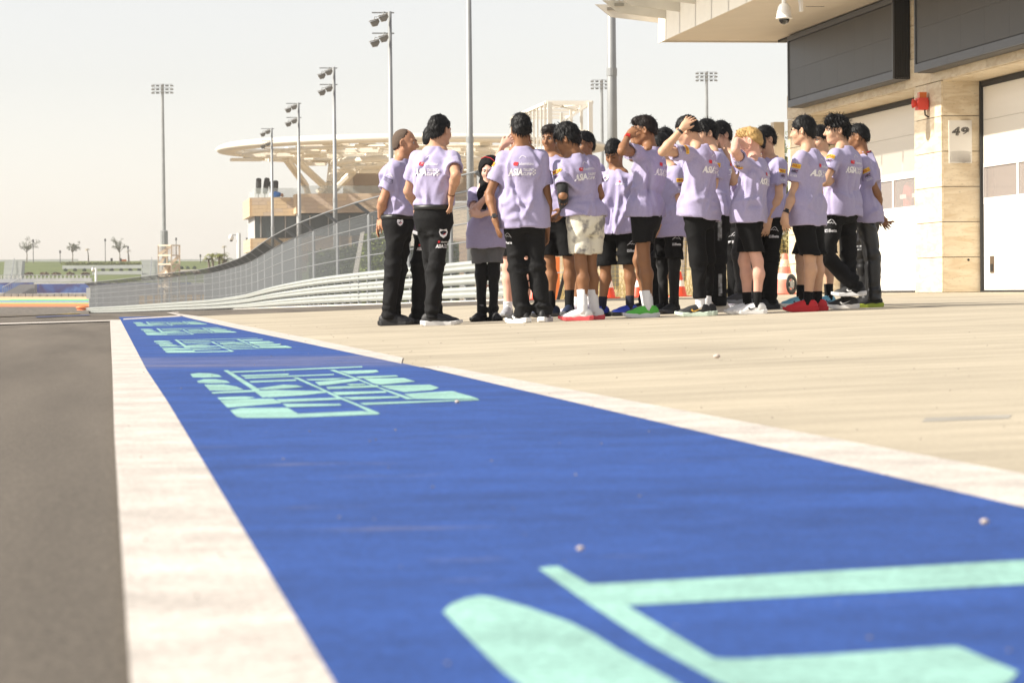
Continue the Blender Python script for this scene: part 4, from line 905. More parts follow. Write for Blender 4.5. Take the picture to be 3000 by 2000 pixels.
for a, c in (((466, 808), (500, 770)), ((466, 745), (500, 722)), ((502, 800), (525, 776)), ((466, 842), (500, 808)), ((468, 775), (488, 742)), ((503, 770), (525, 750))): b = MB(); b.bar(Tq(*a), Tq(*c), .2, .35); b.build('brace', mCrm, st)
for k in range(14):
    px = 465 + k * 4.4; b = MB(); b.bar(Tq(px, 722, .2), Tq(px, 745, .2), .05); b.build('railing_bar', mCrm, st)
    b = MB(); b.bar(Tq(px, 780, .2), Tq(px, 806, .2), .05); b.build('railing_bar', mCrm, st)
b = MB(); b.tube([Tq(492, 780, 1.5), Tq(492, 900, 1.5)], .52, 14); b.build('central_column', mCrm, st, smooth=True)
# camera masts
def cam_mast(px, y0, y1, cpx, cy, d, w, lb):
    a, c = P(px, y0, d), P(px, y1, d); t = thing('camera_mast', lb, 'camera mast', tuple(c), 'camera masts behind the fence')
    b = MB(); b.tube([(a.x, a.y, gz(a.x, a.y)), (a.x, a.y, a.z)], w, 10); b.build('pole', mat('mast_pale', (.55, .56, .53), .5), t, smooth=True)
    e = P(cpx, cy, d); b = MB(); b.bar(P(px, cy - 7, d), P(cpx, cy - 8, d), .09); b.build('arm', mPole, t)
    b = MB(); b.ball(e, w * 1.3, 10, 8, (1, 1, 1.25)); b.build('dome', mCamW, t, smooth=True)
    b = MB(); b.ball(e - Z * w * 1.2, w * .8, 8, 6); b.build('lens', mLampD, t, smooth=True)
cam_mast(699, 683, 790, 677.5, 696, 330, .25, 'pale camera mast with a white dome left of the stone tower')
cam_mast(281, 785, 836, 272, 790, 395, .19, 'pale camera mast with a white dome at the left end of the debris fence')
# crest lamps
for px, y0, lb in ((97, 708, 'thin black park lamp beside the leftmost bare tree'), (176, 740, 'short thin park lamp left of the second tree'), (308, 706, 'thin black park lamp between the second and third tree'), (516, 703, 'thin park lamp rising behind the stair tower'), (587, 752, 'short thin park lamp right of the stair tower'), (723, 703, 'thin dark lamp at the corner of the stone tower'), (375, 728, 'thin pale pole right of the third tree')):
    d = 600; a, c = P(px, y0, d), P(px, 768, d); t = thing('park_lamp', lb, 'lamp', tuple(c), 'park lamps along the hill crest')
    b = MB(); b.tube([(a.x, a.y, c.z - 1), (a.x, a.y, a.z)], .09, 6); b.build('pole', mat('black_pole', (.06, .06, .06), .5), t); b = MB(); b.tube([(a.x, a.y, a.z - .1), (a.x, a.y, a.z + .5)], .2, 8); b.build('lamp_cap', MATS['black_pole'], t)
# bare trees on the crest
mTrunk = mat('tree_bark', (.20, .17, .14), .9, var=.2, vscale=3); mLeafP = mat('thin_leaf', (.14, .15, .10), .9, var=.3, vscale=1)
def tree(px, y0, y1, w, lb, d=605, dens=60, seed=1, lm=None, grp='sparse trees along the hill crest'):
    rnd = random.Random(seed); A, C = P(px, y0, d), P(px, y1, d); H = A.z - C.z; W_ = w / FPX * d
    t = thing('tree', lb, 'tree', tuple(C), grp); b = MB(); lf = MB()
    b.tube([C - Z, C + Z * H * .25 + RT0 * .1, C + Z * H * .45], [.16, .12, .09], 6)
    st_ = C + Z * H * .35
    for k in range(9):
        a = rnd.uniform(0, 6.28); el = rnd.uniform(.5, 1.4); L = H * rnd.uniform(.35, .62); e = st_ + Vector((math.cos(a) * math.cos(el), math.sin(a) * math.cos(el), math.sin(el))) * L
        m_ = st_.lerp(e, .5) + Vector((rnd.uniform(-.2, .2), rnd.uniform(-.2, .2), .2)); b.tube([st_, m_, e], [.07, .05, .025], 4)
        for q_ in range(4):
            f = rnd.uniform(.3, 1); p = st_.lerp(e, f); e2 = p + Vector((rnd.uniform(-1, 1), rnd.uniform(-1, 1), rnd.uniform(-.1, .9))) * W_ * .35; b.tube([p, e2], [.03, .015], 3)
            leafball(lf, e2, W_ * .11, int(dens / 5), .13, rnd=rnd); leafball(lf, p.lerp(e2, .5), W_ * .1, int(dens / 6), .12, rnd=rnd)
    b.build('trunk', mTrunk, t); lf.build('crown', lm or mLeafP, t)
tree(78, 692, 764, 46, 'sparse leafy tree on the hill crest, leftmost of the row', seed=4, dens=60); tree(212, 697, 763, 34, 'sparse tree on the hill crest left of the thin lamp', seed=9, dens=55); tree(350, 698, 763, 40, 'sparse windswept tree on the hill crest above the dark boxes', seed=17, dens=60)
def palm(px, y0, y1, d, lb, seed, fr=1.0, m=None, grp=None):
    rnd = random.Random(seed); A, C = P(px, y0, d), P(px, y1, d); H = A.z - C.z; t = thing('palm_tree', lb, 'palm tree', tuple(C), grp)
    top = C + Z * H * .8 + RT0 * rnd.uniform(-.2, .2); b = MB(); b.tube([C - Z * .5, C.lerp(top, .5) + RT0 * .1, top], [.22 * fr, .15 * fr, .12 * fr], 7); b.build('trunk', mTrunk, t); lf = MB()
    for k in range(13):
        a = rnd.uniform(0, 6.28); L = rnd.uniform(.75, 1.15) * fr; up = rnd.uniform(.5, 1.3); pts = []
        for i in range(6):
            f = i / 5; pts.append(top + Vector((math.cos(a), math.sin(a), 0)) * L * f + Z * (L * up * f - L * 1.0 * f * f))
        for i in range(5):
            dr = (pts[i + 1] - pts[i]); sd = dr.cross(Z).normalized()
            for j in range(3):
                p = pts[i].lerp(pts[i + 1], j / 3); w = .22 * fr * (1 - .6 * i / 5)
                for s in (-1, 1): lf.add([p, p + dr * .3 + sd * s * w - Z * .12 * fr, p + dr * .45 + sd * s * w * .9 - Z * .16 * fr], [(0, 1, 2)])
    lf.build('crown', m or mat('palm_leaf', (.16, .17, .03), .7, var=.35, vscale=1), t)
for k, (px, y0, y1, lb) in enumerate(((611, 748, 800, 'green palm at the left edge of the palm clump'), (622, 738, 796, 'green palm second from the left in the clump'), (640, 742, 796, 'green palm in the middle of the clump'), (653, 735, 796, 'tallest green palm of the clump, right of its middle'), (661, 752, 795, 'green palm at the right edge of the palm clump'))):
    palm(px, y0, y1, 330, lb, 40 + k, 1.0, grp='green palms left of the camera mast')
mDryP = mat('dry_palm_leaf', (.42, .36, .24), .9)
for px, y0, y1, lb in ((259, 724, 764, 'pale dry young palm on the crest right of the second tree'), (378, 727, 770, 'pale dry young palm on the crest right of the third tree'), (656, 712, 762, 'pale dry young palm behind the green palm clump')): palm(px, y0, y1, 605, lb, int(px), .75, mDryP, 'dry young palms on the hill crest')
for px, lb in ((327, 'small black box on the crest left of the third tree'), (353, 'small black box at the foot of the third tree')):
    a = P(px, 763, 606); b = MB(); b.box((a.x - .25, a.y, a.z - .2), (a.x + .25, a.y + .4, a.z + .5)); b.build('speaker_box', mBlack, label=lb, cat='box')
a = P(364, 763, 607); b = MB(); b.box((a.x - .9, a.y, a.z - .2), (a.x + .5, a.y + .4, a.z + .25)); b.build('orange_barrier', MATS['orange_plastic'], label='low orange barrier on the crest beside the third tree', cat='barrier')
# far desert haze-free ridge behind
# ---- planting and low buildings behind the guardrail
mHedge = mat('hedge_leaf', (.20, .25, .035), .8, var=.45, vscale=2.5); mHedge2 = mat('hedge_leaf_dark', (.11, .14, .045), .8, var=.4, vscale=2.5)
def hedge(px0, px1, yt0, yt1, yb, d, m, lb, n, seed):
    rnd = random.Random(seed); b = MB(); t = None
    a, c = P(px0, yb, d), P(px1, yb, d)
    z0, z1a, z1b = gz(a.x, a.y), P(px0, yt0, d).z, P(px1, yt1, d).z
    b.extr([(a.x, a.y, z0), (c.x, c.y, z0), (c.x, c.y, z1b - .15), (a.x, a.y, z1a - .15)], FW0 * .5)
    for _ in range(n):
        f = rnd.random(); zt = z1a + (z1b - z1a) * f; p = a.lerp(c, f); p = Vector((p.x, p.y, z0 + (zt - z0) * rnd.random() ** .9)) - FW0 * rnd.uniform(0, .22)
        u = Vector((rnd.uniform(-1, 1), rnd.uniform(-1, 1), rnd.uniform(-1, .6))).normalized(); v = u.cross(Vector((rnd.uniform(-1, 1), rnd.uniform(-1, 1), rnd.uniform(-1, 1)))).normalized(); s = rnd.uniform(.05, .12)
        b.add([p - u * s, p + v * s * .6, p + u * s, p - v * s * .6], [(0, 1, 2, 3)])
    b.build('hedge', m, label=lb, cat='hedge')
hedge(1056, 1186, 687, 668, 830, 135, mHedge, 'bright green vine hedge below the white sloping wall', 2600, 2)
hedge(1186, 1345, 700, 706, 830, 140, mHedge2, 'darker green hedge right of the bright one', 2600, 3)
hedge(905, 1052, 735, 715, 850, 165, mHedge2, 'dull green hedge behind the debris fence left of the white beam', 2200, 4)
mWall = mat('white_plaster', (.76, .72, .64), .7)
b = MB(); b.extr([P(1076, 688, 139), P(1250, 650, 139), P(1250, 720, 139), P(1078, 722, 139)], FW0 * 1.2); b.build('white_wall', mWall, label='white sloping wall above the bright green hedge', cat='wall')
b = MB(); b.extr([P(1026, 842, 128), P(1041, 842, 128), P(1067, 678, 128), P(1056, 682, 128)], FW0 * .4); b.build('white_beam', mWall, label='white leaning beam left of the bright green hedge', cat='beam')
mCream = mat('cream_plaster', (.66, .58, .46), .7, var=.05, vscale=.5)
cb = thing('cream_building', 'low cream building behind the fence left of the hooded youth', 'building', tuple(ground_at(1300, 170)))
for y0, y1, m_ in ((595, 616, mat('band_grey', (.45, .42, .38), .7)), (616, 700, mCream), (700, 830, mTan3)):
    b = MB(); a, c, u = P(1200, y1, 170), P(1760, y1, 170), P(1200, y0, 170); b.extr([(a.x, a.y, a.z), (c.x, c.y, a.z), (c.x, c.y, u.z), (a.x, a.y, u.z)], FW0 * 8); b.build('wall_band', m_, cb)
for px in (1385, 1700): b = MB(); a = P(px, 500, 168); b.bar((a.x, a.y, 0), (a.x, a.y, P(px, 520, 168).z), .35); b.build('column', mCream, cb)
# gantry frame
gt = thing('steel_gantry', 'white open steel gantry frame above the heads in the middle', 'gantry', tuple(ground_at(1620, 130)))
DG = 130.0; mGan = mat('gantry_white', (.74, .70, .62), .5)
def gq(px, py, d=DG): return P(px, py, d)
def gbar(name, a, b2, w): bb = MB(); bb.bar(a, b2, w); bb.build(name, mGan, gt)
far = DG + 13
for px, d, w in ((1613, DG, .12), (1619, DG, .10), (1734, DG, .2), (1737, DG + .5, .08), (1503, far, .12), (1600, DG + .2, .07)):
    p = gq(px, 860, d); gbar('post', Vector((p.x, p.y, gz(p.x, p.y))), Vector((p.x, p.y, gq(px, 300 if d < 135 else 344, d).z)), w)
A, B, C_, E = gq(1604, 300), gq(1734, 300), gq(1502, 345, far), gq(1660, 345, far)
for a, c in ((A, B), (A, C_), (B, E), (C_, E), (gq(1604, 304), gq(1734, 304)), (A.lerp(C_, .5), B.lerp(E, .5)), (A.lerp(C_, .25), B.lerp(E, .25)), (A.lerp(C_, .75), B.lerp(E, .75))): gbar('roof_beam', a, c, .14)
for a, c in ((B, A.lerp(C_, .5)), (A, B.lerp(E, .5)), (gq(1725, 304), gq(1643, 364)), (gq(1643, 364), gq(1575, 410))): gbar('brace', a, c, .12)
for k in range(9):
    f = (k + .6) / 9.5; p = A.lerp(C_, f); gbar('slat_bar', Vector((p.x, p.y, gz(p.x, p.y))), p, .09)
for k, (px, y) in enumerate(((1645, 330), (1673, 318), (1703, 308))): p = gq(px, y, DG + 8 - 2.5 * k); gbar('rear_post', Vector((p.x, p.y, gq(px, 470, DG + 8 - 2.5 * k).z)), p, .13)
for a, c in ((gq(1692, 385), gq(1734, 385)), (gq(1560, 440, DG + 6), gq(1613, 430)), (gq(1613, 470), gq(1734, 470))): gbar('rail', a, c, .15)

# ---- behind the youths: dry bank, mesh fence, cones, barrier
mDry = mat('dry_grass_bank', (.50, .37, .19), .95, var=.25, vscale=1.2, col2=(.60, .48, .28), bump=.6, bscale=8)
mSandW = mat('pale_wall_stone', (.64, .55, .40), .8, var=.06, vscale=.8)
rows = []
for d, y in ((66, 884), (78, 868), (95, 835), (120, 790)): rows.append([lo3(P(px, y + random.uniform(-1.5, 1.5), d)) for px in range(1560, 2500, 60)])
b = MB(); n = len(rows[0]); b.add([p for r_ in rows for p in r_], [(j * n + i, j * n + i + 1, (j + 1) * n + i + 1, (j + 1) * n + i) for j in range(len(rows) - 1) for i in range(n - 1)]); b.build('dry_bank', mDry, kind='structure', smooth=True)
b = MB(); rnd = random.Random(8)
for _ in range(5000):
    px = rnd.uniform(1560, 2400); t_ = rnd.random(); d = 66 + 45 * t_; y = 884 - 78 * t_ if d > 78 else 884 - 16 * (d - 66) / 12
    y = np.interp(d, [66, 78, 95, 120], [884, 868, 835, 790]); p = P(px, y, d); h = rnd.uniform(.08, .28); l = Vector((rnd.uniform(-.5, .5), rnd.uniform(-.5, .5), 1)) * h
    b.add([p - RT0 * .012, p + RT0 * .012, p + l], [(0, 1, 2)])
b.build('dry_grass', mat('dry_grass_blade', (.50, .40, .20), .9, var=.3, vscale=3), kind='stuff')
wall_px('far_wall', 1540, 2420, 700, 792, 150, mSandW, 'pale sunlit wall behind the dry bank', 'wall', 2)
mf = thing('mesh_fence', 'yellow plastic mesh fence behind the youths', 'fence', tuple(ground_at(1960, 63)))
mYm = mat('yellow_mesh', (.66, .48, .14), .6)
for px in range(1700, 2330, 88):
    p = ground_at(px, 62.5); b = MB(); b.tube([p - Z * .1, p + Z * 1.35], .022, 6); b.build('post', mYm, mf)
b = MB(); a = ground_at(1610, 62.5); c = ground_at(2318, 62.5)
for k in range(13): b.bar(a + Z * (.08 + k * .10), c + Z * (.08 + k * .10), .006)
nn = int((c - a).length / .10)
for k in range(nn): p = a.lerp(c, k / nn); b.bar(p + Z * .05, p + Z * 1.3, .006)
b.build('mesh_net', mYm, mf, kind='stuff')
# olive trees and bush at the right
mOl = mat('olive_leaf', (.12, .14, .07), .8, var=.4, vscale=2); mBr = mat('dry_bush_leaf', (.30, .26, .12), .9, var=.35, vscale=2)
def crown(px, py, d, r, n, sz, m, lb, trunk_y, sq=(1, 1, 1), cat='tree', name='olive_tree'):
    c = P(px, py, d); t = thing(name, lb, cat, (c.x, c.y, P(px, trunk_y, d).z)); rnd = random.Random(int(px)); lf = MB(); tb = MB(); base = Vector((c.x, c.y, P(px, trunk_y, d).z))
    tb.tube([base, base.lerp(c, .6) + RT0 * .1, c], [.12, .09, .05], 6)
    for k in range(16):
        v = Vector((rnd.gauss(0, 1), rnd.gauss(0, 1), rnd.gauss(0, 1))).normalized() * r * rnd.uniform(.3, .9); v.z *= sq[2]; e = c + v; tb.tube([c.lerp(e, .1), e], [.03, .012], 4); leafball(lf, e, r * .36, n // 16, sz, rnd=rnd)
    tb.build('trunk', mTrunk, t); lf.build('crown', m, t)
crown(2292, 560, 95, 1.9, 2600, .10, mOl, 'olive tree between the boy in black trousers and the building', 860, (1, 1, 1.5)); crown(1998, 590, 100, .9, 900, .09, mOl, 'small olive tree glimpsed between the boys under the raised elbow', 860)
crown(2292, 718, 88, .62, 1400, .07, mBr, 'dry olive bush behind the old traffic cone', 760, cat='bush', name='dry_bush', sq=(1.3, 1, .8))
wall_px('low_kerb_wall', 2240, 2330, 744, 752, 80, mSandW, 'pale low wall behind the dry bush', 'wall', .3)
# cones
mConeR = mat('cone_red', (.70, .07, .025), .45); mConeW = mat('cone_white', (.8, .78, .74), .5); mConeF = mat('cone_faded', (.62, .20, .14), .6, var=.25, vscale=6)
def cone(px, py, hpx, d, lb, old=False, w=.13):
    p = ground_at(px, d); h = hpx / FPX * d; t = thing('traffic_cone', lb, 'traffic cone', tuple(p), 'traffic cones in front of the mesh fence')
    m = mConeF if old else mConeR
    b = MB(); b.box((p.x - w * 1.6, p.y - w * 1.6, p.z), (p.x + w * 1.6, p.y + w * 1.6, p.z + .035)); b.build('cone_base', m, t)
    b = MB(); b.tube([p + Z * .035, p + Z * h * .98, p + Z * h], [w * 1.15, w * .27, w * .2], 18, False); b.build('cone_body', m, t, smooth=True)
    for z0_, z1_ in (((.38, .52),) if old else ((.42, .66),)):
        r = lambda f: w * 1.15 + (w * .27 - w * 1.15) * f + .004
        b = MB(); b.tube([p + Z * h * z0_, p + Z * h * z1_], [r(z0_), r(z1_)], 18, False); b.build('reflective_band', mConeW, t, smooth=True)
    if old: b = MB(); r = lambda f: w * 1.15 + (w * .27 - w * 1.15) * f + .004; b.tube([p + Z * h * .68, p + Z * h * .86], [r(.68), r(.86)], 18, False); b.build('reflective_band', mat('band_worn', (.66, .52, .38), .7, var=.3, vscale=20), t, smooth=True)
cone(1783, 880, 78, 57, 'red and white traffic cone left of the blue running shoes'); cone(1871, 880, 78, 57, 'red and white traffic cone behind the boy in green shoes'); cone(1992, 879, 76, 57.5, 'red and white traffic cone behind the boy in black leggings')
cone(2168, 880, 66, 58, 'orange traffic cone glimpsed between the legs left of the blond boy'); cone(2300, 868, 122, 56.5, 'big faded old traffic cone by the end of the building', True, .20); cone(1566, 885, 62, 60, 'orange red cone behind the legs in black trousers in the middle')
p = P(2319, 835, 55); z_ = gz(p.x, p.y); wt = thing('spare_wheel', 'black wheel standing beside the faded traffic cone', 'wheel', (p.x, p.y, z_))
b = MB(); n = 24; vs = []; R_, r_ = .16, .05
for i in range(n):
    a = 2 * math.pi * i / n
    for j in range(8):
        t_ = 2 * math.pi * j / 8; rr = R_ + r_ * math.cos(t_); vs.append(Vector((p.x, p.y, z_ + .21)) + RT0 * rr * math.cos(a) * .6 + FW0 * (r_ * 1.2 * math.sin(t_) + rr * math.cos(a) * .6) + Z * rr * math.sin(a))
b.add(vs, [(i * 8 + j, i * 8 + (j + 1) % 8, ((i + 1) % n) * 8 + (j + 1) % 8, ((i + 1) % n) * 8 + j) for i in range(n) for j in range(8)]); b.build('tyre', mBlack, wt, smooth=True)
ax_ = (FW0 - RT0).normalized(); c0 = Vector((p.x, p.y, z_ + .21)); b = MB(); b.tube([c0 - ax_ * .02, c0 + ax_ * .02], .075, 12); 
for k in range(5):
    a = 2 * math.pi * k / 5; u = (RT0 + FW0).normalized() * math.cos(a) + Z * math.sin(a); b.bar(c0, c0 + u * .14, .03)
b.build('rim', mat('wheel_rim', (.25, .25, .25), .4, .5), wt)
ob = thing('barrier_stand', 'orange plastic barrier on a black strut behind the boy with a hand on his hip', 'barrier', tuple(ground_at(1630, 61)))
def oq(px, py, d=61): return P(px, py, d)
b = MB(); b.extr([oq(1622, 884), oq(1640, 884), oq(1640, 752), oq(1622, 752)], FW0 * .12); b.extr([oq(1500, 884, 61.3), oq(1623, 884, 61.3), oq(1623, 862, 61.3), oq(1500, 862, 61.3)], FW0 * .3); b.build('barrier_body', MATS['orange_plastic'], ob)
b = MB(); b.bar(oq(1634, 882, 60.6), oq(1660, 778, 60.6), .07); b.build('strut', mBlack, ob)
b = MB(); b.bar(oq(1622, 800, 60.9), oq(1652, 797, 60.9), .02); b.build('tie_bar', mat('tie_steel', (.5, .5, .5), .5), ob)

# dusty desert air
hb = MB(); hb.box((-1600, -60, -9), (1600, 2700, 60)); hz_m = bpy.data.materials.new('dusty_air'); hz_m.use_nodes = True; nt = hz_m.node_tree; nt.nodes.clear()
mo = nt.nodes.new('ShaderNodeOutputMaterial'); pv = nt.nodes.new('ShaderNodeVolumePrincipled'); pv.inputs['Color'].default_value = (.95, .93, .90, 1); pv.inputs['Density'].default_value = .00028; pv.inputs['Anisotropy'].default_value = .2
nt.links.new(pv.outputs[0], mo.inputs['Volume']); hb.build('haze', hz_m, kind='stuff')
# ================================================================== PEOPLE: bodies and clothes grown from distance fields
class Field:
    def __init__(s, lo, hi, vox):
        s.lo = np.array(lo, np.float32); s.vox = vox
        s.n = tuple(int(math.ceil((h - l) / vox)) + 1 for l, h in zip(lo, hi))
        s.d = np.full(s.n, 0.5, np.float32)
        s.ax = [(s.lo[i] + np.arange(s.n[i]) * vox).astype(np.float32) for i in range(3)]
    def sub(s, lo, hi):
        sl = []
        for i in range(3):
            a = max(0, int((lo[i] - s.lo[i]) / s.vox)); b = min(s.n[i], int((hi[i] - s.lo[i]) / s.vox) + 2); sl.append(slice(a, max(a, b)))
        return tuple(sl)
    def pts(s, sl): return s.ax[0][sl[0]][:, None, None], s.ax[1][sl[1]][None, :, None], s.ax[2][sl[2]][None, None, :]
    def put(s, fn, lo, hi, k=0.0, op='u', pad=0.05):
        sl = s.sub([l - pad for l in lo], [h + pad for h in hi])
        if any(q_.stop - q_.start < 1 for q_ in sl): return
        x, y, z = s.pts(sl); d = fn(x, y, z).astype(np.float32); c = s.d[sl]
        if op == 'u':
            m = np.minimum(c, d)
            if k > 0: h = np.maximum(k - np.abs(c - d), 0) / k; m = m - h * h * k * .25
        elif op == 's':
            m = np.maximum(c, -d)
            if k > 0: h = np.maximum(k - np.abs(c + d), 0) / k; m = m + h * h * k * .25
        else: m = np.maximum(c, d)
        s.d[sl] = m
    def cone(s, a, b, ra, rb, k=0.02, post=None):
        a = np.array(a, np.float32); b = np.array(b, np.float32); ab = b - a; L2 = float(ab @ ab) + 1e-9
        def fn(x, y, z):
            px, py, pz = x - a[0], y - a[1], z - a[2]
            t = np.clip((px * ab[0] + py * ab[1] + pz * ab[2]) / L2, 0, 1)
            d = np.sqrt((px - t * ab[0]) ** 2 + (py - t * ab[1]) ** 2 + (pz - t * ab[2]) ** 2) - (ra + (rb - ra) * t)
            return post(d, x, y, z) if post else d
        r = max(ra, rb); s.put(fn, np.minimum(a, b) - r, np.maximum(a, b) + r, k)
    def ell(s, c, M, r, k=0.02, op='u', post=None):       # M rows: local axes
        c = np.array(c, np.float32); M = np.array(M, np.float32); r = np.array(r, np.float32)
        def fn(x, y, z):
            px, py, pz = x - c[0], y - c[1], z - c[2]
            q_ = [(px * M[i][0] + py * M[i][1] + pz * M[i][2]) / r[i] for i in range(3)]
            k0 = np.sqrt(q_[0] ** 2 + q_[1] ** 2 + q_[2] ** 2); k1 = np.sqrt((q_[0] / r[0]) ** 2 + (q_[1] / r[1]) ** 2 + (q_[2] / r[2]) ** 2) + 1e-6
            d = k0 * (k0 - 1) / k1
            return post(d, x, y, z) if post else d
        R = float(r.max()); s.put(fn, c - R, c + R, k, op)
    def warp(s, fn, band=0.035):
        idx = np.nonzero(np.abs(s.d) < band)
        s.d[idx] += fn(s.ax[0][idx[0]], s.ax[1][idx[1]], s.ax[2][idx[2]]).astype(np.float32)
    def mesh(s):
        d = s.d; g = d < 0; nx, ny, nz = s.n
        cnt = np.zeros((nx - 1, ny - 1, nz - 1), np.int8)
        for i in (0, 1):
            for j in (0, 1):
                for k in (0, 1): cnt += g[i:nx - 1 + i, j:ny - 1 + j, k:nz - 1 + k]
        act = (cnt > 0) & (cnt < 8); I, J, K = np.nonzero(act)
        if len(I) == 0: return np.zeros((0, 3)), np.zeros((0, 4), int)
        idm = np.full(act.shape, -1, np.int64); idm[I, J, K] = np.arange(len(I))
        acc = np.zeros((len(I), 3), np.float64); w = np.zeros(len(I))
        C = [(i, j, k) for i in (0, 1) for j in (0, 1) for k in (0, 1)]
        val = {c: d[I + c[0], J + c[1], K + c[2]] for c in C}
        for c in C:
            for a in range(3):
                if c[a] == 0:
                    e = list(c); e[a] = 1; e = tuple(e); v0, v1 = val[c], val[e]; m = (v0 < 0) != (v1 < 0)
                    t = np.where(m, v0 / np.where(m, v0 - v1, 1), 0)
                    for b in range(3): acc[:, b] += np.where(m, c[b] + (t if b == a else 0), 0)
                    w += m
        v = acc / w[:, None] + np.stack([I, J, K], 1); v = v * s.vox + s.lo
        Q = []
        for a in range(3):
            b, c = (a + 1) % 3, (a + 2) % 3
            sl0 = [slice(None)] * 3; sl1 = [slice(None)] * 3; sl0[a] = slice(0, -1); sl1[a] = slice(1, None)
            for ax in (b, c): sl0[ax] = slice(1, -1); sl1[ax] = slice(1, -1)
            A, B = g[tuple(sl0)], g[tuple(sl1)]
            for flip, M in ((0, A & ~B), (1, ~A & B)):
                p = np.stack(np.nonzero(M), 1); p[:, b] += 1; p[:, c] += 1
                if not len(p): continue
                def cell(db, dc): q_ = p.copy(); q_[:, b] += db; q_[:, c] += dc; return idm[q_[:, 0], q_[:, 1], q_[:, 2]]
                f = np.stack([cell(-1, -1), cell(0, -1), cell(0, 0), cell(-1, 0)], 1)
                Q.append(f[:, ::-1] if flip else f)
        Q = np.concatenate(Q) if Q else np.zeros((0, 4), int)
        return v, Q[(Q >= 0).all(1)]
def relax(v, Q, it=1, lam=.5):
    for _ in range(it):
        acc = np.zeros_like(v); w = np.zeros(len(v))
        for i in range(4):
            for j in ((i + 1) % 4, (i + 3) % 4):
                np.add.at(acc, Q[:, i], v[Q[:, j]]); np.add.at(w, Q[:, i], 1)
        v = v * (1 - lam) + lam * acc / np.maximum(w, 1)[:, None]
    return v
def np_mesh(name, V, Q, m, parent=None, smooth=True):
    me = bpy.data.meshes.new(name); me.vertices.add(len(V)); me.vertices.foreach_set('co', np.asarray(V, np.float32).ravel())
    me.loops.add(len(Q) * 4); me.loops.foreach_set('vertex_index', np.asarray(Q, np.int32).ravel())
    me.polygons.add(len(Q)); me.polygons.foreach_set('loop_start', np.arange(len(Q), dtype=np.int32) * 4)
    me.polygons.foreach_set('use_smooth', np.ones(len(Q), bool)); me.update(calc_edges=True)
    me.materials.append(m); o = bpy.data.objects.new(name, me); COL.objects.link(o)
    if parent: o.parent = parent
    return o
def V3(v): return np.array([v.x, v.y, v.z]) if isinstance(v, Vector) else np.array(v, float)
def nrm(v): return v / (np.linalg.norm(v) + 1e-9)

def creases(items):                      # items: centre, direction, width, length, height
    def fn(x, y, z):
        o = np.zeros(len(x), np.float32)
        for c, t, w, l, a, n in items:
            px, py, pz = x - c[0], y - c[1], z - c[2]
            m = (np.abs(px) < l * 2.2 + w) & (np.abs(py) < l * 2.2 + w) & (np.abs(pz) < l * 2.2 + w)
            if not m.any(): continue
            px, py, pz = px[m], py[m], pz[m]; al = px * t[0] + py * t[1] + pz * t[2]; pn = px * n[0] + py * n[1] + pz * n[2]
            b = np.cross(n, t); ac = px * b[0] + py * b[1] + pz * b[2] + .35 * w * np.sin(al / l * 3.0)
            o[m] -= a * np.exp(-(ac / w) ** 2) * np.exp(-(al / l) ** 2) * (np.abs(pn) < .085)
        return o
    return fn
# ---- materials of clothes and skin
def cloth(name, col, rough=.9, bump=.25, sc=60, var=.05, sheen=.2):
    m = mat(name, col, rough, var=var, vscale=90, bump=bump, bscale=sc, spec=.2); m.node_tree.nodes['Principled BSDF'].inputs['Sheen Weight'].default_value = sheen; return m
mTee = cloth('lavender_jersey', (.375, .335, .505), var=.05, bump=.25, sc=22)
mJean = cloth('black_denim', (.0085, .0085, .0092), .8, .4, 35, .25, .0); mBlk = cloth('black_cotton', (.005, .005, .0055), .85, .3, 30, .1, .0); mShiny = mat('black_satin', (.010, .010, .011), .38, spec=.5, bump=.35, bscale=14)
mGrey = cloth('grey_shorts_cloth', (.13, .13, .135), .85, .3, 30); mChar = cloth('charcoal_cloth', (.05, .05, .052), .85, .3, 30)
mCamo = mat('cream_blotch_cloth', (.70, .66, .54), .9, col2=(.72, .68, .56), vscale=9, bump=.3, bscale=30)
_n = mCamo.node_tree; _cr = [n for n in _n.nodes if n.type == 'VALTORGB'][0]; _cr.color_ramp.elements[0].position = .40; _cr.color_ramp.elements[0].color = (.24, .225, .21, 1); _cr.color_ramp.elements[1].position = .50
mLegg = cloth('black_legging', (.008, .008, .009), .7, .1, 60)
mWhiteT = cloth('white_sock', (.78, .77, .78), .9, .35, 70, .02); mNavyS = cloth('navy_sock', (.012, .014, .028), .9)
mLeather = mat('black_leather', (.012, .011, .010), .45)
SK = {}
def skin(tone):
    cols = {'tan': (.45, .23, .135), 'olive': (.50, .28, .175), 'light': (.56, .335, .215), 'fair': (.66, .40, .30), 'pink': (.64, .36, .27), 'brown': (.26, .125, .062), 'dark': (.185, .085, .042)}
    if tone not in SK:
        c = cols[tone]; SK[tone] = mat('skin_' + tone, tuple(x * .92 for x in c), .5, col2=tuple(min(1, x * 1.06) for x in c), vscale=14, bump=.12, bscale=90, spec=.3)
    return SK[tone]
def hairmat(n, c, r=.55):
    return mat('hair_' + n, c, r, spec=.22, bump=.3, bscale=90)
HB = hairmat('black', (.0045, .0042, .0045)); HG = hairmat('greying', (.10, .072, .054), .85); HBR = hairmat('dark_brown', (.010, .006, .005)); HBL = hairmat('blond', (.44, .285, .11), .5); HR = hairmat('ginger', (.22, .065, .018), .5)
mEyeW = mat('eye_white', (.42, .38, .35), .25); mIris = mat('eye_dark', (.015, .009, .006), .1)
mRedP = mat('red_print', (.62, .02, .03), .6); mWhiteI = mat('white_print', (.82, .80, .82), .6); mYelP = mat('yellow_print', (.85, .55, .03), .6); mNavI = mat('navy_print', (.02, .02, .05), .6)
mSilver = mat('silver_print', (.5, .5, .52), .5)

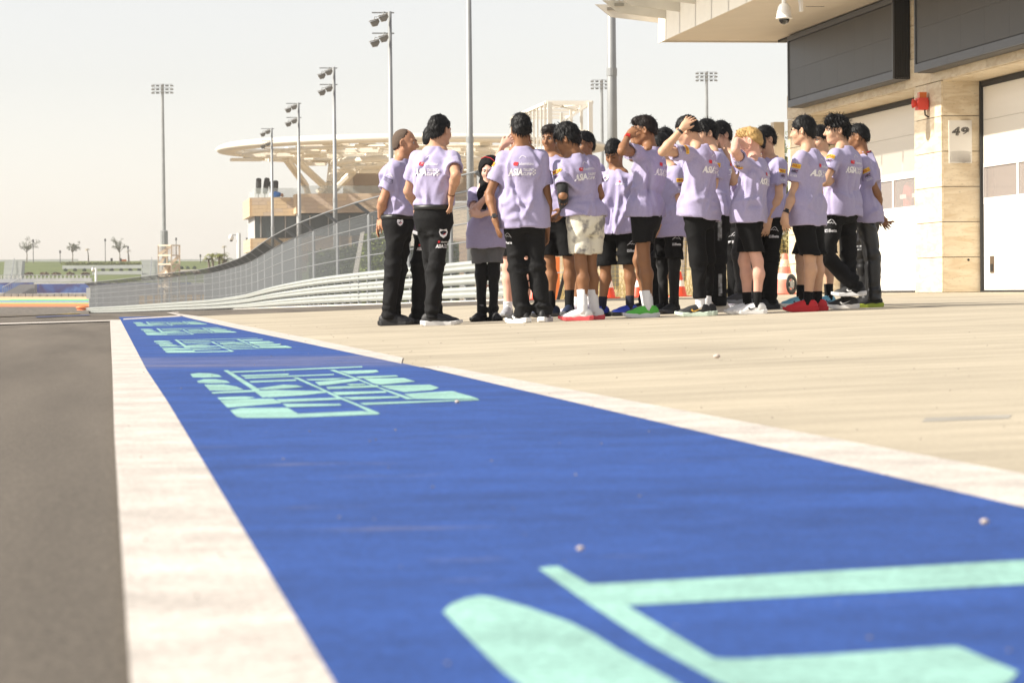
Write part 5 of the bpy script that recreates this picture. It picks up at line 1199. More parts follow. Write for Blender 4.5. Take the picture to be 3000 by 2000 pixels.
# ---- flat prints laid on cloth
def bvh_of(o):
    me = o.data; n = len(me.vertices); co = np.zeros(n * 3, np.float32); me.vertices.foreach_get('co', co); co = co.reshape(-1, 3)
    return BVHTree.FromPolygons([tuple(map(float, v)) for v in co], [tuple(p.vertices) for p in me.polygons])
def decal(name, parent, bvh, O, ex, ey, en, items, mats, off=.003, reach=.3):
    vs = []; fs = []; mi = []; O, ex, ey, en = [Vector(V3(a)) for a in (O, ex, ey, en)]
    for co, ff, k in items:
        base = len(vs); keep = []
        for p in co:
            w = O + ex * float(p[0]) + ey * float(p[1]); h = bvh.ray_cast(w + en * reach, -en, reach * 2.2)
            if h[0] is None: keep.append(False); vs.append(tuple(w))
            else:
                keep.append(h[1].dot(en) > -.2); lift = off + (.0012 * k); vs.append(tuple(h[0] + en * lift + h[1] * .001))
        for f in ff:
            if all(keep[i] for i in f): fs.append(tuple(i + base for i in f)); mi.append(k)
    if not fs: return None
    me = bpy.data.meshes.new(name); me.from_pydata(vs, [], fs)
    for m in mats: me.materials.append(m)
    me.polygons.foreach_set('material_index', mi); me.update()
    o = bpy.data.objects.new(name, me); COL.objects.link(o); o.parent = parent; return o
def rect(x0, y0, x1, y1, nx=1, ny=1):
    co = [(x0 + (x1 - x0) * i / nx, y0 + (y1 - y0) * j / ny) for j in range(ny + 1) for i in range(nx + 1)]
    return co, [(j * (nx + 1) + i, j * (nx + 1) + i + 1, (j + 1) * (nx + 1) + i + 1, (j + 1) * (nx + 1) + i) for j in range(ny) for i in range(nx)]
def line(pts, w):
    co = []; fs = []
    for (x0, y0), (x1, y1) in zip(pts, pts[1:]):
        d = math.hypot(x1 - x0, y1 - y0) + 1e-9; nx, ny = -(y1 - y0) / d * w / 2, (x1 - x0) / d * w / 2; b = len(co)
        co += [(x0 + nx, y0 + ny), (x0 - nx, y0 - ny), (x1 - nx, y1 - ny), (x1 + nx, y1 + ny)]; fs.append((b, b + 1, b + 2, b + 3))
    return co, fs
def tx(s, x, y, w, h, off=0., sh=0.): return text_fit(s, x, y, w, h, off, sh)
def I(a, k): return (a[0], a[1], k)
BACK = [I(([(-.077, .036), (-.046, .032), (-.034, .062), (-.068, .066), (-.08, .052)], [(0, 1, 2, 3, 4)]), 1), I(line([(-.06, .058), (-.038, .056)], .003), 0), I(line([(-.062, .051), (-.042, .049)], .003), 0),
        I(tx('idemitsu', -.03, .036, .118, .026, .004), 0), I(tx('ASIA', -.125, -.050, .122, .060, .045, .18), 0), I(tx('TALENT', .003, -.015, .09, .024, .02, .1), 0), I(tx('CUP', .0, -.050, .05, .026, .02, .1), 0)]
for cx, cy in ((.06, -.045), (.074, -.033), (.088, -.045), (.088, -.021), (.102, -.033), (.102, -.009), (.060, -.021 - .012)): BACK.append(I(rect(cx - .006, cy - .006, cx + .006, cy + .006), 0))
NECKMARK = [I(line([(-.03, -.014), (-.006, .010), (.004, .012), (.03, -.008)], .004), 0)]
SLV_L = [I(rect(-.043, .022, .043, .060, 6, 2), 2), I(tx('PIRELLI', -.038, .029, .076, .023, .03), 3), I(tx('HRC', -.030, -.022, .060, .026, .03, .25), 4), I(tx('HRC', -.028, -.009, .058, .015, .02, .25), 3), I(tx('NCHER', -.032, -.060, .064, .022, .0), 0)]
SLV_R = [I(line([(-.032, .028), (-.008, .052), (.002, .054), (.028, .030)], .005), 0), I(line([(-.01, .034), (.004, .042), (.016, .034)], .004), 0), I(tx('PETRONAS', -.045, .000, .084, .014, .02), 4), I(line([(-.045, -.008), (.03, -.012), (.04, .004), (.045, -.02), (.02, -.03), (.01, -.022), (-.044, -.016)], .003), 4)]
CHEST = [I(([(-.010, .018), (.004, .016), (.008, .03), (-.006, .032)], [(0, 1, 2, 3)]), 1), I(tx('ASIA', -.045, -.012, .045, .022, .045, .18), 0), I(tx('TALENT CUP', .002, -.010, .045, .016, .02), 0)]
LEGP = [I(line([(-.045, .03), (-.02, .055), (.004, .075), (.018, .070), (.045, .028)], .005), 0), I(line([(-.03, .042), (-.012, .048), (-.004, .040), (.006, .050), (.014, .040), (.03, .042)], .004), 0),
        I(rect(-.048, -.036, -.022, -.010), 0), I(line([(-.044, -.016), (-.036, -.028), (-.026, -.014)], .005), 4), I(tx('Beta', -.018, -.036, .070, .028, .05), 0)]
SHIELD = [I(([(-.026, .125), (0, .118), (.026, .125), (.034, .10), (.024, .07), (0, .052), (-.024, .07), (-.034, .10)], [tuple(range(8))]), 0), I(([(-.018, .085), (-.004, .096), (.006, .108), (.012, .104), (.002, .088), (-.01, .078)], [tuple(range(6))]), 4), I(line([(.0, .078), (.018, .090)], .006), 1),
          I(([(-.045, .016), (-.03, .014), (-.024, .03), (-.04, .032)], [(0, 1, 2, 3)]), 1), I(tx('idemitsu', -.02, .016, .06, .014, .01), 0), I(tx('ASIA', -.062, -.026, .062, .03, .045, .18), 0), I(tx('TALENT', .004, -.008, .045, .012, .02), 0), I(tx('CUP', .003, -.026, .03, .013, .02), 0)]
PM = [mWhiteI, mRedP, mYelP, mat('dark_red_print', (.40, .03, .02), .6), mNavI]
PM2 = [mSilver, mRedP, mYelP, mRedP, mNavI]

# ---- one shoe shape, shared
def shoe_meshes():
    E = np.eye(3); f = Field((-.11, -.07, -.01), (.24, .07, .15), .0055)
    f.ell((-.035, 0, .055), E, (.055, .037, .055), .02); f.ell((.04, 0, .050), E, (.09, .041, .045), .03); f.ell((.12, .002, .038), E, (.085, .045, .034), .03); f.cone((-.02, 0, .05), (-.012, 0, .108), .040, .037, .02); f.cone((.02, 0, .085), (.10, 0, .058), .024, .022, .03)
    f.put(lambda x, y, z: np.sqrt((x + .012) ** 2 + y ** 2) - .031 + 0 * z, (-.06, -.05, .09), (.04, .05, .16), .004, 's')
    f.put(lambda x, y, z: .018 - z + 0 * x + 0 * y, (-.2, -.1, -.02), (.3, .1, .2), 0, 'i'); f.put(lambda x, y, z: z - .112 + .10 * np.abs(x + .0) + 0 * y, (-.2, -.1, -.02), (.3, .1, .2), 0, 'i')
    v, Q = f.mesh(); up = np_mesh('shoe_upper', relax(v, Q, 1), Q, mBlack).data
    f = Field((-.12, -.08, -.012), (.26, .08, .08), .0055)
    def sole(x, y, z):
        w = np.interp(np.clip((x + .085) / .305, 0, 1), [0, .08, .3, .55, .8, .95, 1], [.027, .040, .040, .041, .049, .038, .022]).astype(np.float32); dxy = np.maximum(np.abs(y) - w, np.maximum(-.094 - x, x - .226)); 
        tz = .001 + .020 * np.clip((x - .13) / .09, 0, 1) ** 2 + .008 * np.clip((-.05 - x) / .04, 0, 1) ** 2; top = .038 - .008 * np.clip((x - .0) / .2, 0, 1) + tz * .6
        return np.maximum(dxy, np.maximum(tz - z, z - top)) - .004
    f.put(sole, (-.12, -.08, -.012), (.26, .08, .08)); v, Q = f.mesh(); so_ = np_mesh('shoe_sole', relax(v, Q, 1), Q, mBlack).data
    b = MB()
    for k in range(5):
        x = .035 + .016 * k; z = .104 - .0085 * k; b.tube([(x, -.027, z - .014), (x + .004, 0, z + .003), (x, .027, z - .014)], .0045, 5)
    b.tube([(.03, .0, .103), (.022, .022, .112), (.035, .03, .10)], .003, 5); b.tube([(.03, .0, .103), (.022, -.022, .112), (.035, -.03, .10)], .003, 5)
    lc = b.build('shoe_laces', mBlack); lm = lc.data
    for n in ('shoe_upper', 'shoe_sole', 'shoe_laces'): bpy.data.objects.remove(bpy.data.objects[n])
    return up, so_, lm
SH_UP, SH_SO, SH_LA = shoe_meshes()
SH_BVH = BVHTree.FromPolygons([tuple(v.co) for v in SH_UP.vertices], [tuple(p.vertices) for p in SH_UP.polygons])
SWOOSH = [(-.045, .006), (-.030, -.010), (-.010, -.012), (.060, .022), (.0, .002), (-.018, .000), (-.026, .004), (-.032, .016)]
SWF = [(0, 1, 7), (1, 6, 7), (1, 5, 6), (1, 2, 5), (2, 4, 5), (2, 3, 4)]
def objmat(o, m):
    o.material_slots[0].link = 'OBJECT'; o.material_slots[0].material = m
def add_shoe(parent, ankle, yaw, S, st, tilt=0, ground=True):
    f = np.array([math.sin(yaw), -math.cos(yaw), 0]); lat = np.array([-f[1], f[0], 0])
    M = Matrix(((f[0], lat[0], 0), (f[1], lat[1], 0), (0, 0, 1)))
    if tilt: M = M @ Matrix.Rotation(tilt, 3, 'Y')
    o = bpy.data.objects.new('shoe', SH_UP); COL.objects.link(o); o.parent = parent
    a = Vector(V3(ankle)); loc = a - M @ Vector((0, 0, .085 * S)) if not ground else Vector((a.x, a.y, a.z))
    o.matrix_local = Matrix.Translation(loc) @ M.to_4x4() @ Matrix.Scale(S, 4); objmat(o, st['up'])
    s = bpy.data.objects.new('sole', SH_SO); COL.objects.link(s); s.parent = o; objmat(s, st['sole'])
    l = bpy.data.objects.new('laces', SH_LA); COL.objects.link(l); l.parent = o; objmat(l, st['lace'])
    if st.get('swoosh'):
        for sd in (1, -1):
            vs = []
            for x, z in SWOOSH:
                h = SH_BVH.ray_cast(Vector((.045 - x, sd * .1, .052 + z)), Vector((0, -sd, 0)), .2)
                vs.append(tuple(h[0] + Vector((0, sd * .0025, 0))) if h[0] else (.045 - x, sd * .044, .05 + z))
            me = bpy.data.meshes.new('shoe_mark'); me.from_pydata(vs, [], SWF); me.materials.append(st['swoosh']); w = bpy.data.objects.new('shoe_mark', me); COL.objects.link(w); w.parent = o
    return o
def SM(n, c, r=.6): return mat('shoe_' + n, c, r)
sBlk = SM('black', (.012, .012, .013)); sWht = SM('white', (.74, .73, .72)); sGry = SM('grey', (.28, .29, .31)); sCrm = SM('cream', (.66, .60, .50)); sGrn = SM('green', (.10, .50, .06)); sRed = SM('red', (.55, .012, .018)); sBlu = SM('blue', (.02, .05, .42)); sNav = SM('navy', (.012, .022, .055)); sLBl = SM('light_blue', (.16, .42, .55)); sLim = SM('lime', (.42, .50, .05)); sGld = SM('gold', (.55, .30, .03)); sDG = SM('dark_grey', (.06, .06, .065)); sPnk = SM('coral', (.75, .10, .11)); sLil = SM('lilac', (.55, .52, .62)); sMint = SM('pale_mint', (.62, .72, .60))
ST = {'black': dict(up=sBlk, sole=sBlk, lace=sDG), 'blackcream': dict(up=sBlk, sole=sCrm, lace=sBlk), 'blackwhite': dict(up=sBlk, sole=sWht, lace=sBlk, swoosh=sWht), 'puma': dict(up=sBlk, sole=sDG, lace=sGry), 'grey': dict(up=sGry, sole=sGry, lace=sWht),
      'navy': dict(up=sNav, sole=sDG, lace=sNav), 'asics': dict(up=sWht, sole=sPnk, lace=sDG), 'blue': dict(up=sBlu, sole=sBlk, lace=sBlu), 'green': dict(up=sGrn, sole=sWht, lace=sGrn), 'gold': dict(up=sBlk, sole=sMint, lace=sBlk, swoosh=sGld),
      'whitered': dict(up=sCrm, sole=sCrm, lace=sPnk), 'lilac': dict(up=sLil, sole=sWht, lace=sPnk), 'white': dict(up=sWht, sole=sWht, lace=sWht, swoosh=sBlk), 'charcoal': dict(up=sDG, sole=sGry, lace=sBlk), 'red': dict(up=sRed, sole=sRed, lace=sRed), 'lblue': dict(up=sLBl, sole=sWht, lace=sWht, swoosh=sNav), 'lime': dict(up=sBlk, sole=sLim, lace=sLim), 'nb': dict(up=sBlk, sole=sWht, lace=sBlk)}
# ---- the person builder
PK = .42077                                     # picture pixels per measuring unit
ITH = Matrix.Rotation(TH, 3, 'Z')
def person(sp):
    x0, sole_v, top_v = sp['x0'], sp['sole'], sp['top']
    PX = lambda u: x0 + PK * u
    PY = lambda v: 320 + PK * v
    fu = sp['footu']; _, D0 = G(PX(fu), PY(sole_v)); D0 = sp.get('D', D0) + sp.get('dd', 0)
    Hv = sole_v - top_v; pelv = sp.get('pelv', sole_v - .515 * Hv); kneev = sole_v - .285 * Hv
    w0 = P(PX(sp['pelu']), PY(pelv), D0); root = Vector((w0.x, w0.y, gz(w0.x, w0.y)))
    def L(u, v, d=0.0): return V3(ITH @ (P(PX(u), PY(v), D0 + d) - root))
    seed = sp['seed']; rnd = np.random.default_rng(seed)
    pel = L(sp['pelu'], pelv); top = L(sp['head'][0], top_v); S = max(.8, min(1.1, (top[2] - 0) / 1.74)); bs = sp.get('bs', 1.0)
    sp['_S'] = (S, D0, top[2])
    ya = math.radians(sp['yaw']); f = np.array([math.sin(ya), -math.cos(ya), 0]); r = np.array([-math.cos(ya), -math.sin(ya), 0])
    lean = sp.get('lean', 0); nk = L(*sp['neck']); nk = nk + f * lean
    up = nrm(nk - pel); tl = np.linalg.norm(nk - pel); fr = nrm(np.cross(up, r)) ; 
    if fr @ f < 0: fr = -fr
    rt = nrm(r - up * (r @ up))
    sh = {'R': nk + rt * .152 * S * bs - up * .092 * S, 'L': nk - rt * .152 * S * bs - up * .092 * S}
    for k in 'LR':
        if 'sh' + k in sp: sh[k] = sh[k] + np.array(sp['sh' + k])
    hip = {'R': pel + r * sp.get('hw', .086) * S, 'L': pel - r * sp.get('hw', .086) * S}
    L1, L2, LH = .295 * S, .25 * S, .175 * S
    def solve(u, v, a, Ln, sg):
        dep = a[1]                              # local y is away from the camera
        p = L(u, v, 0.0); p = L(u, v, dep); d = np.linalg.norm(p - a)
        if d < Ln and sg: p = L(u, v, dep + sg * math.sqrt(Ln * Ln - d * d))
        return p
    J = {}
    for k in 'LR':
        a = sp['arm'][k]; e = solve(a[0], a[1], sh[k], L1, a[2]); w = solve(a[3], a[4], e, L2, a[5]); t = solve(a[6], a[7], w, LH * .92, a[8]); J[k] = (sh[k], e, w, t)
    LG = {}
    for k in 'LR':
        g_ = sp['leg'][k]; dd = g_.get('d', hip[k][1])
        an = L(g_['a'], sole_v, dd); pw = ITH.inverted() @ Vector(an) + root; zg = gz(pw.x, pw.y) - root.z
        if 'av' in g_: an = L(g_['a'], g_['av'], dd)
        else: an[2] = zg + .088 * S
        kn = L(g_['k'], g_.get('kv', kneev), g_.get('kd', (dd + hip[k][1]) / 2)); LG[k] = (hip[k], kn, an, math.radians(g_['y']), zg, g_)
    # head frame
    hu, hv, hyaw, hpit = sp['head'][:4]; hroll = math.radians(sp['head'][4]) if len(sp['head']) > 4 else 0
    hc = L(hu, hv, nk[1] + sp.get('hd', 0)); ha = math.radians(hyaw); hp = math.radians(hpit)
    hf = np.array([math.sin(ha) * math.cos(hp), -math.cos(ha) * math.cos(hp), -math.sin(hp)]); hr = np.array([-math.cos(ha), -math.sin(ha), 0]); hup = np.cross(hr, hf)
    if hroll: hr, hup = hr * math.cos(hroll) + hup * math.sin(hroll), hup * math.cos(hroll) - hr * math.sin(hroll)
    HM = np.array([hr, hf, hup]); HS = sp.get('hs', 1.0) * (.5 + .5 * S)
    hp3 = lambda x, y, z: hc + (HM.T @ np.array([x, y, z])) * HS
    sk = skin(sp['tone']); VV = []; QQ = []; nv = 0
    def acc(fl, sm=1):
        nonlocal nv
        v, Q = fl.mesh(); v = relax(v, Q, sm); VV.append(v); QQ.append(Q + nv); nv += len(v)
    # --- head and neck
    fl = Field(np.minimum(hc - .165 * HS, nk - .09), np.maximum(hc + .165 * HS, nk + .09), .0064)
    R_ = lambda *a: np.array(a) * HS
    fl.ell(hp3(0, -.012, .030), HM, R_(.074, .095, .086), 0); fl.ell(hp3(0, .030, -.030), HM, R_(.062, .066, .082), .03 * HS); fl.ell(hp3(0, .062, -.092), HM, R_(.030, .026, .022), .03)
    for s in (-1, 1):
        fl.ell(hp3(.036 * s, .058, -.028), HM, R_(.026, .026, .024), .025); fl.cone(hp3(.010 * s, .086, .020), hp3(.044 * s, .070, .022), .011 * HS, .010 * HS, .015)
        fl.cone(hp3(.050 * s, .0, -.055), hp3(.022 * s, .055, -.092), .018 * HS, .014 * HS, .02)
    for s in (-1, 1): fl.ell(hp3(.031 * s, .092, .002), HM, R_(.016, .014, .010), .012, 's')
    fl.cone(hp3(0, .090, .010), hp3(0, .112, -.030), .008 * HS, .0125 * HS, .010); fl.cone(hp3(-.011, .098, -.034), hp3(.011, .098, -.034), .008 * HS, .008 * HS, .006)
    fl.cone(hp3(-.018, .086, -.058), hp3(.018, .086, -.058), .0065 * HS, .0065 * HS, .006); fl.cone(hp3(-.014, .086, -.069), hp3(.014, .086, -.069), .007 * HS, .007 * HS, .006)
    for s in (-1, 1):
        fl.ell(hp3(.079 * s, -.012, -.004), [HM[0] * .9 + HM[1] * s * .43, -HM[0] * s * .43 * 1 + HM[1] * .9, HM[2]], R_(.010, .021, .033), .006); fl.ell(hp3(.085 * s, -.008, -.002), HM, R_(.006, .010, .016), .004, 's')
    nb = nk - up * .03 * S; fl.cone(hp3(0, -.026, -.045), nb + fr * .012, .054 * HS * (bs ** .5), .062 * S * bs ** .5, .025); fl.cone(nb - rt * .07 * S, nb + rt * .07 * S, .045 * S, .045 * S, .05)
    acc(fl)
    # --- arms and hands
    for k in 'LR':
        a, e, w, t = J[k]; sd = 1 if k == 'R' else -1
        lo = np.minimum.reduce([a, e, w, t]) - .115; hi = np.maximum.reduce([a, e, w, t]) + .115; fl = Field(lo, hi, .0078)
        ab = bs ** .6; fl.cone(a, a + (e - a) * .5, .043 * S * ab, .043 * S * ab, .01); fl.cone(a + (e - a) * .5, e, .043 * S * ab, .037 * S * ab, .01); fl.cone(e, e + (w - e) * .28, .037 * S * ab, .041 * S * ab, .02); fl.cone(e + (w - e) * .28, w, .040 * S * ab, .0255 * S, .02)
        h = nrm(t - w); tgt = (hc if w[2] > nk[2] - .05 else (pel + nk) / 2) + 0; n = tgt - w
        if sp.get('palm' + k): n = np.array(sp['palm' + k], float)
        n = n - h * (n @ h); n = nrm(n); wv = np.cross(n, h); ts = -1 if k == 'R' else 1; c = sp.get('curl' + k, .35); q_ = S
        fl.ell(w + h * .050 * q_, [h, wv, n], np.array([.052, .041, .017]) * q_, .02); fl.cone(w, w + h * .03 * q_, .024 * S, .022 * S, .02)
        for i in range(4):
            o_ = (i - 1.5) * .0205 * q_ * (-ts); ln = [.036, .042, .039, .031][i] * q_; b0 = w + h * .086 * q_ + wv * o_ - n * .002; c1 = c * (.8 + .12 * i); sp_ = sp.get('spread', .10) * (i - 1.5) * (-ts)
            d1 = nrm(h * math.cos(c1) + n * math.sin(c1) + wv * sp_); d2 = nrm(h * math.cos(c1 * 2.1) + n * math.sin(c1 * 2.1) + wv * sp_); m1 = b0 + d1 * ln; m2 = m1 + d2 * ln * .9
            fl.cone(b0, m1, .0098 * q_, .0088 * q_, .005); fl.cone(m1, m2, .0088 * q_, .0072 * q_, .004)
        th0 = w + h * .024 * q_ + wv * ts * .028 * q_; td = nrm(h * .75 + wv * ts * .62 + n * .25); th1 = th0 + td * .042 * q_; th2 = th1 + nrm(h * .95 + wv * ts * .2 + n * .35) * .032 * q_
        fl.cone(th0, th1, .0145 * q_, .0108 * q_, .012); fl.cone(th1, th2, .0108 * q_, .0085 * q_, .004); acc(fl)
    # --- torso core and legs (skin)
    bot = sp['bottom']; bare = bot[0] == 'shorts'
    lo = np.minimum.reduce([pel, nk, LG['L'][2], LG['R'][2], LG['L'][1], LG['R'][1]]) - .2; hi = np.maximum.reduce([pel, nk, LG['L'][2], LG['R'][2], LG['L'][1], LG['R'][1]]) + .2; fl = Field(lo, hi, .0115 if bare else .02)
    fl.cone(pel + up * .05, pel + up * tl * .45, .10 * S, .09 * S, .04); fl.cone(pel + up * tl * .45, nk - up * .13 * S, .09 * S, .10 * S, .04); fl.cone(sh['L'] * .85 + sh['R'] * .15, sh['R'] * .85 + sh['L'] * .15, .055 * S, .055 * S, .04)
    for k in 'LR':
        h0, kn, an, fy, zg, g_ = LG[k]; lb = sp.get('lb', 1.0) if bare else .84; fy_ = np.array([math.sin(fy), -math.cos(fy), 0]); cal = kn + (an - kn) * .30 - fy_ * .012 * S
        fl.cone(h0, kn, .080 * S * lb, .054 * S * lb, .02); fl.cone(kn, cal, .050 * S * lb, .056 * S * lb, .03); fl.cone(cal, an + (kn - an) * .12, .055 * S * lb, .037 * S, .03); fl.cone(an + (kn - an) * .12, an, .036 * S, .038 * S, .02)
        if 'av' not in g_: fl.cone(an - np.array([0, 0, .02]), an + fy_ * .09 * S - np.array([0, 0, .045]), .032 * S, .026 * S, .02)
    acc(fl, 2)
    body = np_mesh('person', np.concatenate(VV), np.concatenate(QQ), sk); body.location = root; body.rotation_euler.z = -TH; tag(body, sp['label'], 'person', 'youths and staff gathered on the apron')
    # --- eyes and brows
    for s in (-1, 1):
        if sp.get('lids'):
            b = MB(); b.ball(hp3(.031 * s, .0765, .003), .0128 * HS, 8, 6); b.build('eyelid', sk, body, smooth=True); b = MB(); b.tube([hp3(.020 * s, .090, -.003), hp3(.031 * s, .0905, -.005), hp3(.042 * s, .086, -.003)], .0016, 4); b.build('eyelash', HB, body)
        b = MB(); c = hp3(.031 * s, .0755 - (.012 if sp.get('lids') else 0), .003); b.ball(c, .0125 * HS, 8, 6); 
        b.cur = 1; b.ball(c + HM[1] * .0045 * HS + HM[0] * s * -.001, .0095 * HS, 8, 6, (.9, .9, 1)); b.build('eye', [mEyeW, mIris], body, smooth=True)
        b = MB(); b.tube([hp3(.012 * s, .097, .020), hp3(.030 * s, .095, .027), hp3(.047 * s, .080, .021)], [.003 * HS, .0045 * HS, .002 * HS], 5); b.build('eyebrow', sp['hair'].get('m', HB), body, smooth=True)
    b = MB(); b.tube([hp3(-.021, .084, -.0635), hp3(-.008, .0935, -.062), hp3(.008, .0935, -.062), hp3(.021, .084, -.0635)], [.002, .0042 * HS, .0042 * HS, .002], 5); b.build('lips', mat('lips_' + sp['tone'], tuple(c_ * k_ for c_, k_ in zip(sk.node_tree.nodes['Principled BSDF'].inputs['Base Color'].default_value[:3], (.85, .6, .62))), .45), body, smooth=True)
    # --- hair
    hr_ = sp['hair']
    if hr_.get('m'):
        th_ = hr_.get('th', .016) * HS * .75; fl = Field(hc - .175 * HS, hc + .175 * HS, .0066)
        fl.ell(hp3(0, -.014, .034), HM, R_(.076 + hr_.get('sth', .006) * .6, .097 + .4 * hr_.get('th', .016), .086) + np.array([0, 0, th_]), 0); fl.ell(hp3(0, -.045, -.02), HM, R_(.068 + hr_.get('sth', .006) * .6, .068, .085), .03)
        if hr_.get('quiff'): fl.ell(hp3(0, .055, .085 + hr_['quiff'] * .3), HM, R_(.062, .045, .03 + hr_['quiff']), .03)
        zs = list(hr_.get('line', (.052, .045, .018, -.005, -.055, -.075))); zs[3] = max(zs[3], hr_.get('ear', .022)); zs[4] = max(zs[4], -.048)
        def cut(x, y, z):
            p = [(x - hc[0]) * HM[i][0] + (y - hc[1]) * HM[i][1] + (z - hc[2]) * HM[i][2] for i in range(3)]
            az = np.degrees(np.arctan2(np.abs(p[0]), p[1] + .012 * HS)); zl = np.interp(az.ravel(), [0, 35, 68, 92, 125, 180], zs).reshape(az.shape) * HS + hr_.get('jag', .004) * np.sin(az * .9 + 3 * np.sign(p[0])) * np.sin(az * .37)
            return zl - p[2]
        fl.put(cut, hc - .175 * HS, hc + .175 * HS, 0, 'i', 0)
        me_ = hr_.get('mess', .004) * .6; 
        def strandy(x, y, z):
            p = [(x - hc[0]) * HM[i][0] + (y - hc[1]) * HM[i][1] + (z - hc[2]) * HM[i][2] for i in range(3)]
            az = np.arctan2(p[0], p[1] + .02); el = np.arctan2(p[2] - .02, np.sqrt(p[0] ** 2 + (p[1] + .02) ** 2)); w_ = np.clip(1.3 - np.abs(el) / 1.5, .15, 1)
            o = me_ * .45 * np.sin(az * 17 + 2.2 * np.sin(el * 5 + seed) + seed) * w_ + me_ * .35 * np.sin(az * 31 + 3 * np.sin(el * 7 + az * 2) + seed) * w_ + me_ * .9 * np.sin(az * 3.2 + el * 4 + seed) * np.sin(el * 6 + seed * 2)
            return o
        fl.warp(strandy, .03)
        v, Q = fl.mesh(); ho = np_mesh('hair', relax(v, Q, 1, .4), Q, hr_['m'], body)
        b = MB(); ns = hr_.get('strands', 220) * 2; idx = rnd.integers(0, max(1, len(v)), ns); ln = hr_.get('len', .028); ctr = hp3(0, -.01, .02)
        for i in idx:
            p = v[i]; o_ = nrm(p - ctr); dwn = -HM[2] * hr_.get('fall', .8) + rnd.normal(0, .35, 3) + HM[1] * hr_.get('fwd', .1); dwn = dwn - o_ * (dwn @ o_); d_ = nrm(dwn + o_ * hr_.get('lift', .35) * .8); sd_ = nrm(np.cross(d_, o_)) * .0024; q1 = p - o_ * .004; q2 = q1 + d_ * ln * .55 + o_ * .002; q3 = q1 + d_ * ln - HM[2] * .006
            b.add([q1 - sd_, q1 + sd_, q2 + sd_ * .7, q2 - sd_ * .7, q3], [(0, 1, 2, 3), (3, 2, 4)])
        b.build('hair_strands', hr_['m'], body, kind='stuff')
    if sp.get('hood'):
        fl = Field(hc - np.array([.2, .2, .36]), hc + np.array([.2, .2, .2]), .007)
        fl.ell(hp3(0, -.025, .025), HM, R_(.105, .118, .118), 0); fl.ell(hp3(0, -.05, -.05), HM, R_(.10, .095, .11), .03); fl.cone(hp3(-.06, .02, -.10), nk + fr * .11 - rt * .03 * -1 - up * .08, .055, .05, .03); fl.cone(hp3(.04, .0, -.12), nk - up * .02, .06, .08, .03); fl.cone(nk + fr * .10 + rt * .02 - up * .06, nk + fr * .125 + rt * .03 - up * .20, .045, .04, .03)
        fl.ell(hp3(0, .105, -.018), HM, R_(.070, .105, .092), .012, 's'); fl.warp(creases([(hp3(rnd.uniform(-.1, .1), rnd.uniform(-.12, .1), rnd.uniform(-.12, .14)), nrm(rnd.normal(0, 1, 3)), .014, .06, .006, nrm(rnd.normal(0, 1, 3))) for _ in range(16)]), .03)
        v, Q = fl.mesh(); np_mesh('hood', relax(v, Q, 1), Q, mBlk, body)
        b = MB(); b.tube([hp3(-.07, .06, .098), hp3(-.03, .045, .128), hp3(.03, .03, .138), hp3(.075, .0, .118)], .003, 5); b.build('hood_seam', mRedP, body)
    # --- tee shirt
    hemL = L(sp['pelu'], sp['hem']); zh = hemL[2]; tuck = sp.get('tuck')
    tb = np.array([-.45, -.15, 0, .25, .5, .72, .86, .95, 1.02]); wa = np.array([.200, .196, .190, .178, .176, .180, .160, .108, .072]); wb = np.array([.150, .146, .140, .128, .124, .128, .112, .084, .066])
    if tuck: wa = np.array([.165, .168, .172, .178, .180, .184, .162, .108, .072]); wb = np.array([.120, .124, .128, .132, .130, .132, .114, .084, .066])
    wa = wa * S * bs * .92; wb = wb * S * (bs ** 1.2); bo = np.interp(tb, [-.4, 0, .3, .7, 1], [0, .0, .012, -.012, -.004]) * S; belly = sp.get('belly', 0)
    def torso(x, y, z):
        px, py, pz = x - pel[0], y - pel[1], z - pel[2]; t = (px * up[0] + py * up[1] + pz * up[2]) / tl; tt = t.ravel()
        A = np.interp(tt, tb, wa).reshape(t.shape); B = np.interp(tt, tb, wb).reshape(t.shape); o_ = np.interp(tt, tb, bo).reshape(t.shape) + belly * np.exp(-((t - .25) / .25) ** 2)
        X = px * rt[0] + py * rt[1] + pz * rt[2]; Y = px * fr[0] + py * fr[1] + pz * fr[2] - o_
        d = ((np.abs(X / A) ** 2.3 + np.abs(Y / B) ** 2.3) ** (1 / 2.3) - 1) * np.minimum(A, B) * .9
        return np.maximum(d, (t - 1.015) * tl)
    lo = np.minimum.reduce([pel, nk, J['L'][0], J['R'][0], J['L'][1], J['R'][1]]) - .26; hi = np.maximum.reduce([pel, nk, J['L'][0], J['R'][0], J['L'][1], J['R'][1]]) + .26; lo[2] = min(lo[2], zh - .03); hi[2] = min(hi[2], max(nk[2], J['L'][1][2], J['R'][1][2]) + .15)
    fl = Field(lo, hi, .0102)
    fl.put(torso, lo, hi, 0)
    sl = sp.get('slv', .64)
    for k in 'LR':
        a, e = J[k][0], J[k][1]; ax = nrm(e - a); ee = a + (e - a) * sl; s0 = nk + (a - nk) * .5 - up * .030; fl.cone(s0, a, .046 * S, .058 * S * bs ** .5, .04)
        def post(d, x, y, z, ee=ee, ax=ax):
            q_ = (x - ee[0]) * ax[0] + (y - ee[1]) * ax[1] + (z - ee[2]) * ax[2]
            return np.maximum(np.maximum(d, q_), -np.maximum(d + .017, -(q_ + .03)))
        fl.cone(a - ax * .01, ee + ax * .06,   .059 * S * bs ** .5, .078 * S * bs ** .5, .035, post)
    if not tuck:
        o2 = sp['bottom'][1]; rh_ = o2.get('rh', .098 if sp['bottom'][0] == 'trousers' else .105) * .92 * S + .029
        for k in 'LR':
            h0, kn = LG[k][0], LG[k][1]; fl.cone(h0 + up * .05, h0 + (kn - h0) * .30, rh_, rh_ + .004, .07)
    wr = sp.get('wr', .0065) / .0065; IT = []
